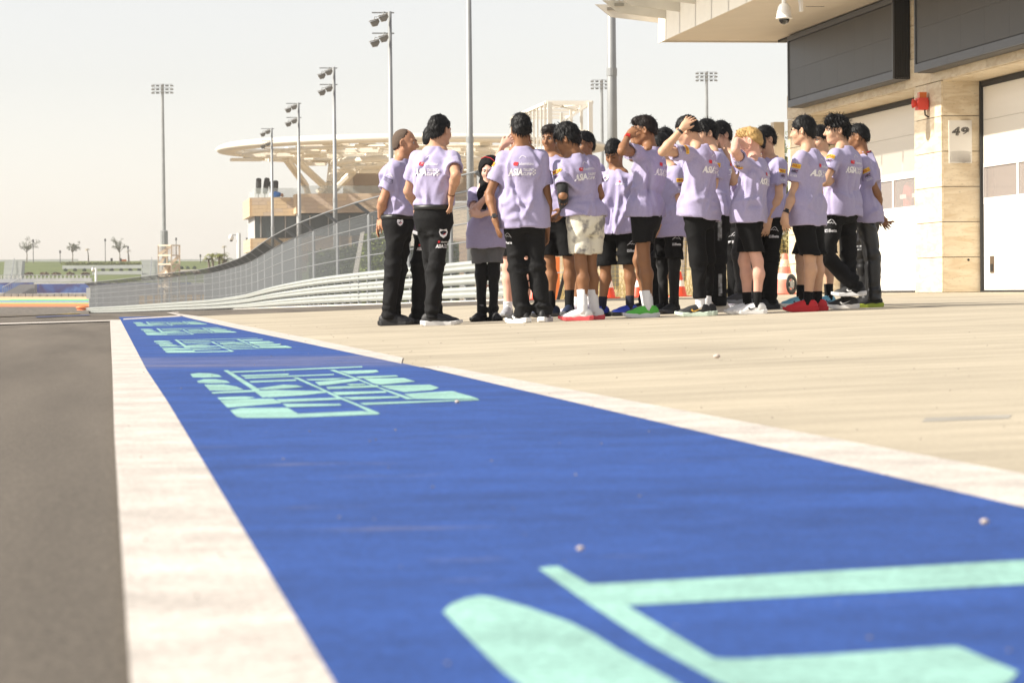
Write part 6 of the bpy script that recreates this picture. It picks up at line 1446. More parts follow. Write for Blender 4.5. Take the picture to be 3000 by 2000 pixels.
    def onb(t, ph):
        A_, B_ = np.interp(t, tb, wa), np.interp(t, tb, wb); return pel + up * tl * t + rt * A_ * math.cos(ph) + fr * (B_ * math.sin(ph) + np.interp(t, tb, bo)), nrm(-rt * A_ * math.sin(ph) + fr * B_ * math.cos(ph)), nrm(rt * math.cos(ph) / A_ + fr * math.sin(ph) / B_)
    for i in range(26):
        c, tg, nn = onb(rnd.uniform(.0, .8), rnd.uniform(0, 6.28)); t_ = nrm(up + tg * rnd.normal(0, .30)); IT.append((c, t_ - nn * (t_ @ nn), rnd.uniform(.012, .022), rnd.uniform(.11, .26), rnd.choice([-1, 1, 1]) * rnd.uniform(.009, .017) * wr * S, nn))
    for i in range(10):
        c, tg, nn = onb(rnd.uniform(-.05, .38), rnd.uniform(0, 6.28)); IT.append((c, nrm(tg + up * rnd.normal(.0, .45)), rnd.uniform(.015, .024), rnd.uniform(.05, .13), rnd.choice([-1, 1]) * rnd.uniform(.008, .015) * wr * S, nn))
    for s in (-1, 1):
        for fs_ in (-1, 1):
            for i in range(3):
                c, tg, nn = onb(rnd.uniform(.55, .82), math.pi * (.5 if fs_ > 0 else -.5) + s * fs_ * -rnd.uniform(.5, 1.0)); IT.append((c, nrm(up * rnd.uniform(.5, 1.2) + rt * s * rnd.uniform(.4, 1)), .018, rnd.uniform(.05, .10), rnd.choice([-1, 1]) * .009 * wr, nn))
    for k in 'LR':
        a, e = J[k][0], J[k][1]; ax = nrm(e - a)
        for i in range(5):
            q_ = nrm(np.cross(ax, rnd.normal(0, 1, 3))); IT.append((a + (e - a) * rnd.uniform(.1, .5) + q_ * .075 * S, nrm(ax * rnd.uniform(.3, 1) + np.cross(ax, q_) * rnd.uniform(-1, 1)), .015, rnd.uniform(.03, .07), rnd.choice([-1, 1]) * .007, q_))
    fl.warp(creases(IT), .05)
    hx = sp.get('hemx', 0.0)
    hp_ = lambda x, y, z: (zh + hx * (x - hemL[0]) + .006 * np.sin(x * 21 + y * 17 + seed)) - z
    src = fl.d.copy(); fl.put(hp_, lo, hi, 0, 'i', 0); 
    x_, y_, z_ = fl.pts((slice(0, None),) * 3); inner = np.maximum(src + .019, (z_ - (zh + .018)) + 0 * x_ + 0 * y_); fl.d = np.maximum(fl.d, -inner) if not tuck else fl.d
    v, Q = fl.mesh(); tee = np_mesh('t_shirt', relax(v, Q, 1), Q, mTee, body)
    b = MB(); n_ = 20; nb2 = nk - up * .012 * S + fr * .006; b.tube([nb2 + rt * math.cos(2 * math.pi * i / n_) * .071 * S * bs ** .5 + fr * math.sin(2 * math.pi * i / n_) * (.068 * S) - up * .026 * (math.sin(2 * math.pi * i / n_) > 0) * math.sin(2 * math.pi * i / n_) for i in range(n_ + 1)], .0085, 6, False); b.build('collar', mTee if not sp.get('collar') else mBlk, tee, smooth=True)
    bv = bvh_of(tee)
    if 'b' in sp.get('prints', ''):
        O = pel + up * tl * .985 - up * .185 * S; decal('back_print', tee, bv, O, rt * S, up * S, -fr, BACK, PM); decal('neck_mark', tee, bv, pel + up * tl * .94 - up * .05, rt * S, up * S, -fr, NECKMARK, PM)
    if 'c' in sp.get('prints', ''):
        decal('chest_print', tee, bv, pel + up * tl * .74 - rt * .075 * S, -rt * S, up * S, fr, CHEST, PM); decal('chest_badge', tee, bv, pel + up * tl * .70 + rt * .075 * S, -rt * .8, up * .8, fr, [(p_, f_, k_) for p_, f_, k_ in SHIELD[:3]], PM)
    for k, key, art in (('L', 'l', SLV_L), ('R', 'r', SLV_R)):
        if key in sp.get('prints', ''):
            a, e = J[k][0], J[k][1]; ax = nrm(e - a); out = rt * (1 if k == 'R' else -1); out = out + up * .35 * max(0, ax @ fr); n_ = nrm(out - ax * (out @ ax)); O = a + (e - a) * sl * .56; decal('sleeve_print', tee, bv, O, np.cross(-ax, n_) * S, -ax * S, n_, art, PM, reach=.16)
    # --- trousers, shorts, leggings
    def legs_field(rh, rk, ra, zcut, wr, vox, name, m, kfrac=1.0, waist=True, dirs=None):
        pts_ = [pel] + [q_ for k in 'LR' for q_ in LG[k][:3]]; lo = np.minimum.reduce(pts_) - .19; hi = np.maximum.reduce(pts_) + .19; hi[2] = pel[2] + .24; fl = Field(lo, hi, vox)
        for k in 'LR':
            h0, kn, an, fy, zg, g_ = LG[k]; fl.cone(h0, kn, rh * S, rk * S, .03); fl.cone(kn, an + (an - kn) * .12, rk * S, ra * S, .03)
        if waist:
            def wst(x, y, z):
                px, py, pz = x - pel[0], y - pel[1], z - pel[2]; X = px * r[0] + py * r[1]; Y = px * f[0] + py * f[1]; t = pz; A = (.154 - .06 * np.clip(t, 0, .3) - .30 * np.clip(-t, 0, .2)) * S * bs; B = (.128 - .04 * np.clip(t, 0, .3) - .25 * np.clip(-t, 0, .2)) * S * bs
                d = (np.sqrt((X / A) ** 2 + ((Y + .012) / B) ** 2) - 1) * B; return np.maximum(d, np.maximum(pz - ((zh - pel[2]) if tuck else .17 * S), -.13 * S - pz))
            fl.put(wst, pel - np.array([.22, .22, .14]), pel + np.array([.22, .22, .2]), .05)
        LI = []; k_ = wr / .007
        for k in 'LR':
            h0, kn, an, fy, zg, g_ = LG[k]
            def onl(a, b, t, ra_, ph):
                ax = nrm(b - a); u = nrm(np.cross(ax, (0.3, 1, 0.1))); w_ = np.cross(ax, u); n_ = u * math.cos(ph) + w_ * math.sin(ph); return a + (b - a) * t + n_ * ra_, nrm(np.cross(ax, n_)), ax, n_
            for i in range(7):
                c, tg, ax, nn = onl(h0, kn, rnd.uniform(.05, .75), rh * S * .95, rnd.uniform(0, 6.28)); LI.append((c, nrm(tg + ax * rnd.normal(0, .8)), rnd.uniform(.014, .022), rnd.uniform(.05, .11), rnd.choice([-1, 1]) * rnd.uniform(.006, .012) * k_, nn))
            for i in range(9):
                c, tg, ax, nn = onl(kn, an, rnd.uniform(-.18, .22), rk * S, rnd.uniform(0, 6.28)); LI.append((c, nrm(tg + ax * rnd.normal(0, .3)), rnd.uniform(.012, .018), rnd.uniform(.04, .08), rnd.choice([-1, 1]) * rnd.uniform(.006, .012) * k_, nn))
            for i in range(4):
                c, tg, ax, nn = onl(kn, an, rnd.uniform(.3, .7), (rk + ra) / 2 * S, rnd.uniform(0, 6.28)); LI.append((c, nrm(ax + tg * rnd.normal(0, .5)), .018, rnd.uniform(.06, .12), rnd.choice([-1, 1]) * rnd.uniform(.006, .012) * k_, nn))
            for i in range(10):
                c, tg, ax, nn = onl(kn, an, rnd.uniform(.76, 1.0), ra * S, rnd.uniform(0, 6.28)); LI.append((c, nrm(tg + ax * rnd.normal(0, .35)), rnd.uniform(.012, .018), rnd.uniform(.04, .08), rnd.choice([-1, 1, 1]) * rnd.uniform(.006, .012) * k_, nn))
        fl.warp(creases(LI), .05)
        if waist and not tuck: fl.put(lambda x, y, z: z - (zh + sp.get('hemx', 0) * (x - hemL[0]) + .022) + 0 * y, lo, hi, 0, 'i', 0)
        if zcut is not None:
            src = fl.d.copy(); fl.put(lambda x, y, z: zcut + .006 * np.sin(x * 19 + y * 13 + seed) - z, lo, hi, 0, 'i', 0); x_, y_, z_ = fl.pts((slice(0, None),) * 3); fl.d = np.maximum(fl.d, -np.maximum(src + .019, (z_ - (zcut + .02)) + 0 * x_ + 0 * y_))
        else:
            for k in 'LR':
                h0, kn, an, fy, zg, g_ = LG[k]; ax = nrm(an - kn); c_ = an + ax * (.036 + bot[1].get('cuff', 0)) * S
                fl.put(lambda x, y, z: (x - c_[0]) * ax[0] + (y - c_[1]) * ax[1] + (z - c_[2]) * ax[2], an - .17, an + .17, 0, 'i', 0)
        v, Q = fl.mesh(); return np_mesh(name, relax(v, Q, 1), Q, m, body)
    o_ = bot[1]; bt = None
    if bot[0] == 'trousers':
        bt = legs_field(o_.get('rh', .098) * .92, o_.get('rk', .078) * .88, o_.get('ra', .070) * .88, None, o_.get('wr', .007), .0112, 'trousers', o_['m'])
    else:
        zc = L(sp['pelu'], o_['v'])[2]; bt = legs_field(o_.get('rh', .105) * .92, o_.get('rk', .098) * .92, .085, zc, o_.get('wr', .006), .0112, 'shorts', o_['m'], dirs=[(1, 0, .2), (0, 1, .2), (.7, .7, .3), (0, 0, 1)])
        if bot[0] == 'leggings': legs_field(.082, .060, .043, None, .0025, .0112, 'leggings', mLegg, waist=False)
    if sp.get('belt'):
        b = MB(); zz = zh - pel[2] - .012
        pts_ = []
        for i in range(29):
            a_ = 2 * math.pi * i / 28; A = (.154 - .06 * max(0, zz)) * S * bs + .010; B = (.128 - .04 * max(0, zz)) * S * bs + .010; pts_.append(pel + r * A * math.cos(a_) + f * (B * math.sin(a_) - .012) + np.array([0, 0, zz]))
        vs = []; fs = []; m_ = len(pts_)
        for p_ in pts_:
            o_n = nrm((p_ - pel) * np.array([1, 1, 0])); vs += [p_ - o_n * .012 + np.array([0, 0, -.02]), p_ + np.array([0, 0, -.019]), p_ + np.array([0, 0, .019]), p_ - o_n * .012 + np.array([0, 0, .02])]
        for i in range(m_ - 1):
            for q_ in range(3): fs.append((i * 4 + q_, (i + 1) * 4 + q_, (i + 1) * 4 + q_ + 1, i * 4 + q_ + 1))
        b.add(vs, fs)
        b.build('belt', mLeather, body, smooth=True)
    if sp.get('legp'):
        bvt = bvh_of(bt); vd = np.array([0, -1.0, 0])
        for (u, v_), art, sc in sp['legp']:
            a = Vector(L(u, v_, 0)); 
            decal('leg_print', bt, bvt, a, np.array([1.0, 0, 0]) * sc, np.array([0, 0, 1.0]) * sc, vd, art, PM2 if art is LEGP else PM, reach=.6)
    if sp.get('stripe'):
        bvt = bvh_of(bt)
        for u0, v0, u1, v1 in sp['stripe']:
            a = Vector(L((u0 + u1) / 2, (v0 + v1) / 2, 0)); w_ = abs(u1 - u0) * .00125; h_ = abs(v1 - v0) * .00125; decal('side_panel', bt, bvt, a, (1, 0, 0), (0, 0, 1), (0, -1, 0), [I(rect(-w_ / 2, -h_ / 2, w_ / 2, h_ / 2, 3, 8), 0)], [sp.get('stripem', mSilver)], reach=.6)
    # --- socks, shoes, watch
    for k in 'LR':
        h0, kn, an, fy, zg, g_ = LG[k]; st = ST[g_.get('st', sp['shoe'])]
        if 'av' in g_: add_shoe(body, an, fy, S * .98, st, math.radians(g_['tilt']), False)
        else: add_shoe(body, np.array([an[0], an[1], zg]), fy, S * .98, st)
        if sp.get('sock'):
            sm_, shh = sp['sock']; b = MB(); ax = nrm(kn - an); pr = [(-.03, .043), (.0, .043), (.03, .0425), (.05, .044), (.055, .0425), (shh * .6, .044), (shh * .62, .0425), (shh - .004, .046), (shh, .043)]
            b.tube([an + ax * q_[0] * S for q_ in pr], [q_[1] * S * sp.get('sockr', 1) for q_ in pr], 14); b.build('sock', sm_, body, smooth=True)
    for k, m_, face in sp.get('watch', []):
        a, e, w, t = J[k]; ax = nrm(w - e); c = w - ax * .022; b = MB(); b.tube([c - ax * .010, c - ax * .009, c + ax * .009, c + ax * .010], [.028 * S, .0305 * S, .0305 * S, .028 * S], 14)
        if face: n_ = nrm(np.array([0, -1, .2]) - ax * (np.array([0, -1, .2]) @ ax)); b.obox(c + n_ * .031 * S, (ax, np.cross(n_, ax), n_), (.018, .016, .006))
        wo_ = b.build('wristwatch', m_, body, smooth=False)
    if sp.get('lanyard'):
        b = MB(); b.tube([nk + rt * math.cos(2 * math.pi * i / 20) * .068 * S + fr * math.sin(2 * math.pi * i / 20) * .066 * S + up * (-.004 - .03 * math.sin(2 * math.pi * i / 20)) for i in range(21)], .006, 5, False); b.build('lanyard', sp['lanyard'], body)
    if sp.get('sleeveblack'):
        a, e, w, t = J[sp['sleeveblack']]; b = MB(); b.tube([a + (e - a) * .5, e - (e - a) * .1, e + (w - e) * .05, e + (w - e) * .3, w - (w - e) * .05], [.056 * S, .050 * S, .050 * S, .0475 * S, .033 * S], 12); b.build('arm_sleeve', mLegg, body, smooth=True)
        b = MB(); b.tube([w - (w - e) * .06, w - (w - e) * .03], [.032 * S, .031 * S], 12); b.build('sleeve_cuff', mRedP, body)
    return body
# ---- the people, left to right
SHORT = dict(m=HB, th=.014, line=(.062, .050, .022, .0, -.045, -.062)); 
def hair(m=HB, **k): d = dict(SHORT); d['m'] = m; d.update(k); return d
BOWL = hair(th=.024, sth=.014, line=(.030, .026, .0, -.012, -.055, -.080), len=.034, mess=.005, jag=.006)
T_J = ('trousers', dict(m=mJean, rh=.092, wr=.009)); T_B = ('trousers', dict(m=mBlk)); 
people = [
 dict(label='balding man in profile with both hands clasped behind his back, leftmost of the group', x0=1080, sole=1505, top=140, footu=150, seed=11, head=(255, 236, 80, 2), hs=1.03, neck=(222, 352), pelu=212, yaw=76, bs=1.12, tone='tan', lean=0, belly=.03,
      hair=hair(HG, th=.003, sth=.000, ear=.0, jag=.012, line=(.125, .115, .062, .004, -.05, -.065), strands=120, len=.008, mess=.002, lift=.2), arm=dict(R=(98, 640, -1, 82, 770, 1, 60, 840, 0), L=(160, 640, 0, 118, 745, -1, 96, 790, 0)), palmR=(1, 0, 0), 
      leg=dict(R=dict(k=168, a=138, y=88, d=-.09), L=dict(k=212, a=172, y=80, d=.10)), hem=742, tuck=1, belt=1, hw=.074, bottom=T_J, shoe='black', prints='rc', watch=[('R', mBlack, False)], legp=[((225, 850), SHIELD[:3], .8)]),
 dict(label='dark haired man seen from behind with his right hand on his hip', x0=1080, sole=1505, top=57, footu=450, seed=12, head=(497, 152, 142, 4), neck=(462, 268), pelu=452, yaw=157, bs=1.06, tone='olive', hs=1.04,
      hair=hair(th=.020, sth=.010, mess=.009, line=(.05, .045, .02, -.01, -.055, -.075), len=.018, lift=.6), arm=dict(R=(608, 462, -1, 574, 602, 1, 570, 735, 0), L=(275, 570, 1, 335, 680, 1, 345, 740, 0)), palmR=(-1, .3, 0), curlR=.25,
      leg=dict(R=dict(k=468, a=440, y=98, d=-.08), L=dict(k=440, a=470, y=95, d=.12)), hem=675, tuck=1, belt=1, hw=.074, bottom=T_J, shoe='nb', prints='br', watch=[('R', mat('brown_leather', (.12, .05, .02), .6), False)], legp=[((523, 945), SHIELD, 1.05)]),
 dict(label='man mostly hidden between the two leading men, in black work trousers', x0=1080, sole=1492, top=120, footu=350, D=24.0, seed=13, head=(468, 205, 98, 5), neck=(430, 335), pelu=395, yaw=95, tone='brown', hair=hair(), arm=dict(R=(370, 580, 0, 420, 760, 0, 450, 800, 0), L=(440, 560, 0, 480, 700, 0, 500, 760, 0)),
      leg=dict(R=dict(k=352, a=345, y=80, d=-.06), L=dict(k=385, a=372, y=75, d=.12)), hem=850, bottom=T_J, shoe='puma', prints='', legp=[((385, 965), SHIELD, .95)]),
 dict(label='youth in a black hood with folded arms, grey shorts over leggings', x0=1340, sole=1475, top=335, footu=170, seed=14, head=(222, 424, -12, 12), hs=.98, neck=(212, 528), pelu=208, yaw=-8, tone='fair', bs=.98, hair=dict(m=None), hood=1, wr=.005,
      arm=dict(R=(112, 715, -1, 205, 605, -1, 262, 560, 1), L=(308, 690, -1, 165, 738, -1, 82, 722, 0)), curlR=.8, curlL=.5, leg=dict(R=dict(k=165, a=170, y=-28), L=dict(k=254, a=252, y=18)), hem=968, bottom=('leggings', dict(m=mGrey, v=1072, rh=.105, rk=.105)), shoe='black', sock=(mGrey, .09), prints='cl'),
 dict(label='ginger haired youth shading his eyes behind the tall boy in black jeans', x0=1340, sole=1468, top=150, footu=350, D=26.0, seed=15, head=(440, 245, -15, 8), neck=(438, 360), pelu=430, yaw=-5, tone='pink', hair=hair(HR, th=.028, sth=.022, line=(.05, .045, .0, -.04, -.10, -.11), mess=.010, len=.04), 
      arm=dict(R=(262, 395, -1, 312, 258, -1, 375, 205, 0), L=(560, 560, 0, 560, 740, 0, 560, 830, 0)), curlR=.2, leg=dict(R=dict(k=352, a=352, y=-12), L=dict(k=490, a=470, y=12)), hem=800, bottom=('shorts', dict(m=mBlk, v=1020)), shoe='grey', sock=(mWhiteT, .06), prints=''),
 dict(label='tall boy from behind in black jeans with one thumb in his pocket', x0=1340, sole=1485, top=52, footu=500, seed=16, head=(440, 140, 198, 2), neck=(450, 268), pelu=462, yaw=181, tone='brown', bs=1.04, hair=hair(th=.026, sth=.012, line=(.05, .045, .03, .01, -.04, -.06), mess=.008, len=.03, lift=.5),
      arm=dict(L=(222, 592, -1, 262, 770, -1, 300, 905, 0), R=(628, 640, -1, 622, 838, 1, 624, 935, 0)), curlL=.15, leg=dict(L=dict(k=415, a=452, y=215), R=dict(k=545, a=600, y=168)), hem=830, bottom=('trousers', dict(m=mJean, rh=.105, rk=.085, ra=.082, wr=.009)), shoe='blackwhite', prints='blr', watch=[('L', mBlack, True)], legp=[((345, 915), LEGP, .8)]),
 dict(label='dark haired boy with a stern face, looking left between two others, in black shorts', x0=1560, sole=1455, top=102, footu=130, D=25.2, seed=17, head=(132, 205, -32, 6), neck=(150, 322), pelu=160, yaw=-20, tone='brown', hair=hair(HBR, th=.018, quiff=.012, line=(.058, .05, .02, 0, -.04, -.055)), arm=dict(R=(50, 520, 0, 60, 690, 0, 90, 760, 0), L=(245, 560, -1, 225, 700, -1, 150, 770, 0)),
      leg=dict(R=dict(k=118, a=130, y=-70), L=dict(k=258, a=258, y=-15)), hem=752, bottom=('shorts', dict(m=mBlk, v=1020)), shoe='navy', sock=(mBlk, .15), prints='', lb=1.0),
 dict(label='boy leaning forward from behind in cream blotched shorts and long white socks', x0=1560, sole=1470, top=122, footu=350, seed=18, head=(238, 212, -108, 22), hs=1.06, neck=(300, 318), pelu=368, yaw=-148, tone='brown', bs=1.06, lean=.0, wr=.008, hair=hair(th=.036, sth=.022, line=(.03, .025, .0, -.02, -.07, -.085), mess=.010, len=.045, fall=1, lift=.3),
      arm=dict(L=(212, 605, -1, 215, 705, 1, 155, 775, 0), R=(470, 600, 1, 400, 680, 1, 360, 720, 0)), sleeveblack='L', leg=dict(L=dict(k=338, a=352, y=-92, d=-.08), R=dict(k=400, a=432, y=-95, d=.10)), hem=748, bottom=('shorts', dict(m=mCamo, v=1012, rh=.108, rk=.112)), shoe='asics', sock=(mWhiteT, .19), sockr=1.08, prints='bl'),
 dict(label='boy whose face is half hidden behind the boy leaning forward', x0=1560, sole=1440, top=166, footu=300, D=25.6, seed=19, head=(362, 250, -48, 4), neck=(370, 365), pelu=380, yaw=-40, tone='brown', hair=hair(th=.022, mess=.007), arm=dict(R=(300, 600, 0, 320, 760, 0, 330, 830, 0), L=(470, 600, 0, 460, 720, 0, 450, 790, 0)),
      leg=dict(R=dict(k=320, a=305, y=-60), L=dict(k=415, a=395, y=-30)), hem=800, bottom=('shorts', dict(m=mBlk, v=1090)), shoe='lilac', sock=(mWhiteT, .09), prints=''),
 dict(label='boy in black shorts and blue shoes looking down at the ground', x0=1720, sole=1437, top=217, footu=280, seed=20, lids=1, head=(188, 310, -26, 27), neck=(212, 425), pelu=200, yaw=-24, tone='brown', bs=1.06, wr=.010, hair=hair(th=.030, sth=.014, line=(.040, .036, .01, -.010, -.05, -.07), len=.03, fwd=.2, mess=.006),
      arm=dict(R=(140, 640, 1, 190, 780, 1, 220, 830, 0), L=(300, 640, 1, 260, 780, 1, 230, 830, 0)), leg=dict(R=dict(k=128, a=105, y=-55), L=dict(k=290, a=300, y=-72)), hem=872, bottom=('shorts', dict(m=mBlk, v=1088, rh=.108, rk=.104)), shoe='blue', sock=(mNavyS, .11), prints='c', legp=[((308, 970), LEGP, .9)]),
 dict(label='tall boy in bright green shoes shading his eyes, red watch on his wrist', x0=1720, sole=1450, top=52, footu=420, seed=21, head=(398, 150, -98, 6), neck=(448, 268), pelu=410, yaw=-118, tone='brown', wr=.007, hair=hair(HBR, th=.020, sth=.006, line=(.062, .055, .035, .02, -.02, -.05), quiff=.010, mess=.004),
      arm=dict(L=(243, 292, -1, 282, 192, 1, 330, 140, 0), R=(318, 335, 1, 328, 250, 0, 336, 180, 0)), curlL=.8, curlR=.5, shL=(-.06, 0, .04), shR=(-.05, 0, .03), slv=.50, leg=dict(L=dict(k=395, a=430, y=-88, d=-.06), R=dict(k=362, a=420, y=-92, d=.14, st='black')), hem=752, bottom=('shorts', dict(m=mJean, v=930)), shoe='green', sock=(mWhiteT, .15), prints='bl', watch=[('L', mat('red_strap', (.5, .02, .02), .5), True)]),
 dict(label='shorter boy with bowed head in shorts over black leggings', x0=1900, sole=1422, top=192, footu=170, seed=22, head=(92, 268, -52, 32), neck=(140, 385), pelu=140, yaw=-62, tone='light', wr=.006, hair=hair(HB, th=.022, line=(.03, .03, .01, -.005, -.05, -.065)),
      arm=dict(L=(205, 672, -1, 92, 815, -1, 38, 890, 0), R=(60, 640, 0, 60, 800, 0, 40, 880, 0)), leg=dict(L=dict(k=180, a=178, y=-38, d=-.05), R=dict(k=98, a=108, y=-50, d=.10)), hem=892, bottom=('leggings', dict(m=mBlk, v=1045)), shoe='puma', prints='cl', legp=[((188, 928), LEGP, .8)]),
 dict(label='boy with wavy black hair standing behind the shorter boy with bowed head', x0=1900, sole=1405, top=146, footu=-20, D=25.6, seed=23, head=(108, 228, -50, 5), neck=(158, 345), pelu=150, yaw=-55, tone='brown', hair=hair(th=.026, sth=.010, mess=.010, len=.035, lift=.5), arm=dict(L=(248, 620, 0, 240, 780, 0, 230, 850, 0), R=(60, 600, 0, 60, 760, 0, 60, 830, 0)),
      leg=dict(L=dict(k=60, a=40, y=-60), R=dict(k=0, a=-25, y=-70)), hem=850, bottom=T_B, shoe='black', prints='l'),
 dict(label='boy in black joggers with one hand on top of his head', x0=1900, sole=1440, top=52, footu=360, seed=24, head=(268, 152, -112, 22), hs=1.02, neck=(362, 255), pelu=350, yaw=-122, tone='light', wr=.006, hair=hair(th=.015, sth=.004, line=(.058, .05, .03, .015, -.03, -.055), mess=.004, len=.018, lift=.9),
      arm=dict(L=(98, 296, -1, 232, 140, -1, 290, 62, 0), R=(430, 560, 1, 420, 700, 1, 400, 760, 0)), curlL=.35, spread=.16, palmL=(.3, .9, -.3), shL=(-.05, 0, .02), slv=.56, leg=dict(L=dict(k=345, a=362, y=-90, d=-.08), R=dict(k=405, a=405, y=-88, d=.10)), hem=765, hemx=-.13, bottom=('trousers', dict(m=mBlk, rh=.105, rk=.085, ra=.052, cuff=-.10, wr=.007)), shoe='gold', sock=(mWhiteT, .10), prints='bl', watch=[('L', mBlack, False)], stripe=None),
 dict(label='boy with black fringe in trousers with a mottled side stripe, a hand on his shoulder', x0=1900, sole=1416, top=80, footu=490, D=24.6, seed=25, head=(398, 172, -72, 8), neck=(452, 285), pelu=485, yaw=-90, tone='light', hair=hair(th=.026, sth=.012, line=(.03, .028, .01, -.01, -.05, -.07), len=.04, mess=.008), 
      arm=dict(L=(458, 555, 0, 440, 690, 0, 420, 760, 0), R=(430, 560, 0, 420, 700, 0, 410, 760, 0)), leg=dict(L=dict(k=488, a=492, y=-85, d=-.06), R=dict(k=455, a=455, y=-85, d=.12)), hem=745, bottom=('trousers', dict(m=mBlk, rh=.10, rk=.085, ra=.08)), shoe='whitered', prints='bl', stripe=[(472, 770, 502, 920), (478, 1145, 505, 1300)], stripem=mat('mottled_print', (.35, .36, .37), .7, col2=(.01, .01, .01), vscale=22, detail=8)),
 dict(label='boy looking left behind the boy with the striped trousers, dark collar at his neck', x0=1900, sole=1400, top=86, footu=600, D=25.4, seed=26, head=(500, 182, -58, 10), neck=(560, 300), pelu=590, yaw=-62, tone='light', collar=1, wr=.010, hair=hair(th=.026, sth=.014, line=(.026, .026, .0, -.015, -.055, -.07), len=.04), arm=dict(L=(660, 560, 0, 650, 720, 0, 640, 800, 0), R=(520, 560, 0, 520, 700, 0, 520, 780, 0)),
      leg=dict(L=dict(k=640, a=650, y=-70), R=dict(k=592, a=600, y=-75)), hem=750, bottom=T_B, shoe='lilac', prints='', legp=[((588, 910), LEGP, .9)]),
 dict(label='blond boy in white shoes and black shorts covering his face with his hands', x0=2060, sole=1425, top=134, footu=360, seed=27, head=(322, 228, -98, 6), neck=(372, 342), pelu=318, yaw=-116, tone='pink', wr=.007, hair=hair(HBL, th=.018, sth=.004, line=(.055, .05, .038, .028, -.01, -.04), mess=.007, quiff=.008, len=.02, lift=.6),
      arm=dict(L=(222, 285, -1, 236, 215, 1, 292, 262, 0), R=(232, 330, 1, 215, 245, -1, 232, 205, 0)), curlL=.5, curlR=.3, shL=(-.06, 0, .03), shR=(-.05, 0, .02), slv=.48, leg=dict(L=dict(k=378, a=375, y=-90, d=-.07), R=dict(k=285, a=310, y=-88, d=.10)), hem=792, bottom=('shorts', dict(m=mBlk, v=1000, rh=.105, rk=.10)), shoe='white', sock=(mBlk, .12), prints='bl'),
 dict(label='boy in black trousers with one arm hanging down, right of the blond boy', x0=2060, sole=1400, top=124, footu=465, D=25.0, seed=28, head=(430, 212, -62, 6), neck=(462, 332), pelu=468, yaw=-62, tone='light', wr=.009, hair=hair(th=.024, sth=.010, line=(.04, .035, .01, .0, -.04, -.06), len=.035), 
      arm=dict(L=(528, 605, -1, 458, 780, -1, 432, 872, 0), R=(400, 600, 0, 400, 740, 0, 400, 800, 0)), leg=dict(L=dict(k=474, a=470, y=-62, d=-.05), R=dict(k=440, a=440, y=-60, d=.12)), hem=762, bottom=T_B, shoe='black', prints='cl', legp=[((482, 872), LEGP, .9)]),
 dict(label='youth hidden behind the blond boy with one hand on the shoulder in front', x0=2060, sole=1400, top=150, footu=330, D=24.9, seed=29, head=(352, 235, -80, 8), neck=(345, 345), pelu=300, yaw=-85, tone='light', hair=hair(), arm=dict(L=(205, 505, -1, 168, 325, 1, 128, 290, 0), R=(300, 600, 0, 320, 740, 0, 330, 800, 0)), curlL=.4, slv=.5,
      leg=dict(L=dict(k=240, kv=1010, a=285, av=1290, tilt=.5, y=-80, d=-.05), R=dict(k=335, a=345, y=-80, d=.12)), hem=780, bottom=('trousers', dict(m=mChar, rk=.07, ra=.06)), shoe='charcoal', prints=''),
 dict(label='boy with bowl cut and red shoes standing with a black watch on his wrist', x0=2260, sole=1408, top=53, footu=255, seed=30, head=(220, 152, -112, 6), neck=(268, 282), pelu=235, yaw=-124, tone='light', wr=.005, hair=dict(BOWL), 
      arm=dict(L=(152, 598, -1, 95, 735, -1, 100, 838, 0), R=(330, 590, 1, 320, 730, 1, 320, 800, 0)), leg=dict(L=dict(k=268, a=255, y=-92, d=-.08), R=dict(k=312, a=322, y=-90, d=.10)), hem=815, bottom=('shorts', dict(m=mBlk, v=1018, rh=.108, rk=.10)), shoe='red', sock=(mBlk, .09), prints='bl', watch=[('L', mBlack, True)]),
 dict(label='boy in light blue shoes half hidden behind the boy with red shoes', x0=2260, sole=1388, top=126, footu=200, D=25.4, seed=31, head=(340, 210, -48, 10), neck=(366, 328), pelu=330, yaw=-50, tone='light', hair=hair(th=.026, sth=.012, line=(.026, .026, .0, -.01, -.05, -.065), len=.04), arm=dict(L=(415, 560, 0, 400, 700, 0, 380, 780, 0), R=(270, 560, 0, 260, 700, 0, 250, 780, 0)),
      leg=dict(R=dict(k=205, a=205, y=-82), L=dict(k=395, a=400, y=-50)), hem=692, bottom=('shorts', dict(m=mBlk, v=1010)), shoe='lblue', sock=(mBlk, .13), prints=''),
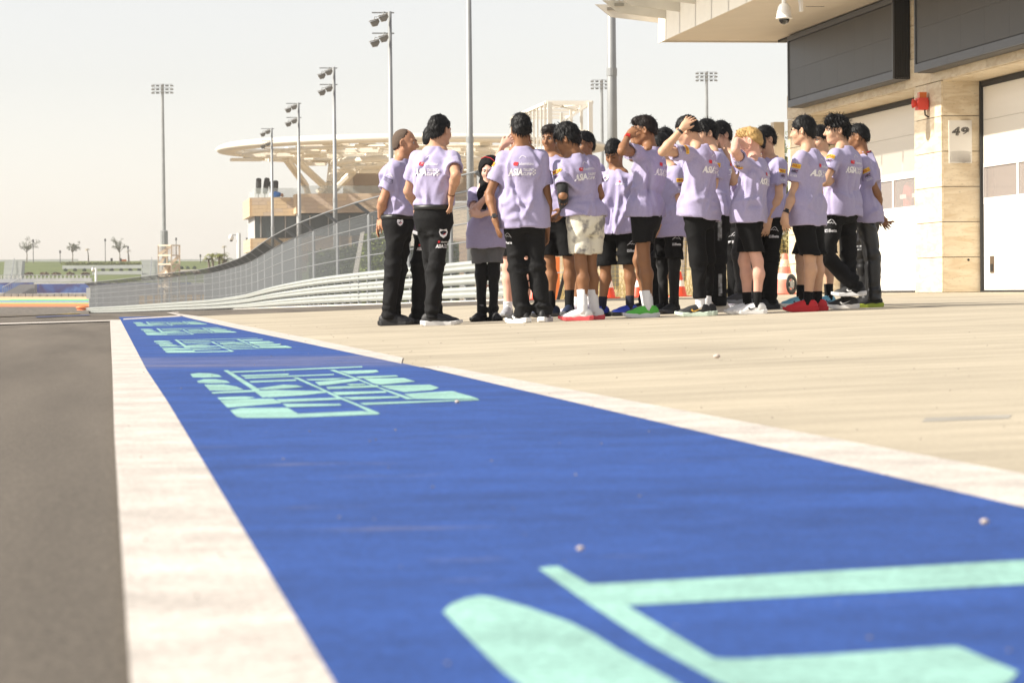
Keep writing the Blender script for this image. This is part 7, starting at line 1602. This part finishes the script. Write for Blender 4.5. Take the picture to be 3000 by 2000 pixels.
 dict(label='boy with wavy windblown hair, arms crossed and one foot tucked behind him', x0=2260, sole=1388, top=50, footu=540, seed=32, head=(455, 150, -84, 2), neck=(508, 262), pelu=492, yaw=-128, tone='light', wr=.006, hair=hair(th=.034, sth=.020, line=(.05, .045, .02, -.01, -.06, -.075), mess=.016, quiff=.02, len=.05, lift=.7, strands=320),
      arm=dict(L=(372, 510, -1, 440, 490, 1, 520, 470, 1), R=(600, 520, 1, 420, 448, -1, 492, 446, 0)), spread=.2, slv=.60, curlR=.15, leg=dict(L=dict(k=375, kv=1015, kd=-.06, a=588, av=1235, tilt=1.32, y=-98, d=.02), R=dict(k=535, a=540, y=-92, d=.10)), hem=748, bottom=('trousers', dict(m=mJean, rh=.105, rk=.082, ra=.078)), shoe='blackwhite', prints='bl', legp=[((400, 830), LEGP, 1.0)]),
 dict(label='boy with hands behind his back and red lanyard, rightmost of the group', x0=2260, sole=1378, top=112, footu=700, seed=33, head=(598, 200, -104, 4), neck=(645, 315), pelu=662, yaw=-104, tone='brown', wr=.009, hair=hair(th=.018, sth=.003, line=(.06, .05, .04, .03, -.01, -.045), mess=.003), lanyard=mat('red_lanyard', (.35, .02, .03), .6),
      arm=dict(L=(738, 590, -1, 756, 738, 1, 832, 808, 0), R=(720, 600, 1, 758, 745, 0, 790, 790, 0)), curlL=.5, leg=dict(L=dict(k=702, a=712, y=-88, d=-.08), R=dict(k=640, a=660, y=-85, d=.10)), hem=793, bottom=('trousers', dict(m=mShiny, rh=.105, rk=.092, ra=.085, wr=.008)), shoe='lime', prints='l'),
]
import os
for sp in people:
    bd = person(sp)
    if os.environ.get('DBG'): print('PERSON', sp['label'][:40], [round(float(a), 3) for a in sp['_S']])
# sheet of paper held by the hidden man
a = P(1080 + PK * 305, 320 + PK * 865, 23.2); c = P(1080 + PK * 365, 320 + PK * 885, 23.2)
b = MB(); b.extr([a, c, c + FW0 * .18 + Z * .02, a + FW0 * .18 + Z * .02], Z * .012)
b.build('paper_pad', mat('paper_white', (.8, .79, .8), .7), label='white paper pad held between the two leading men', cat='paper')
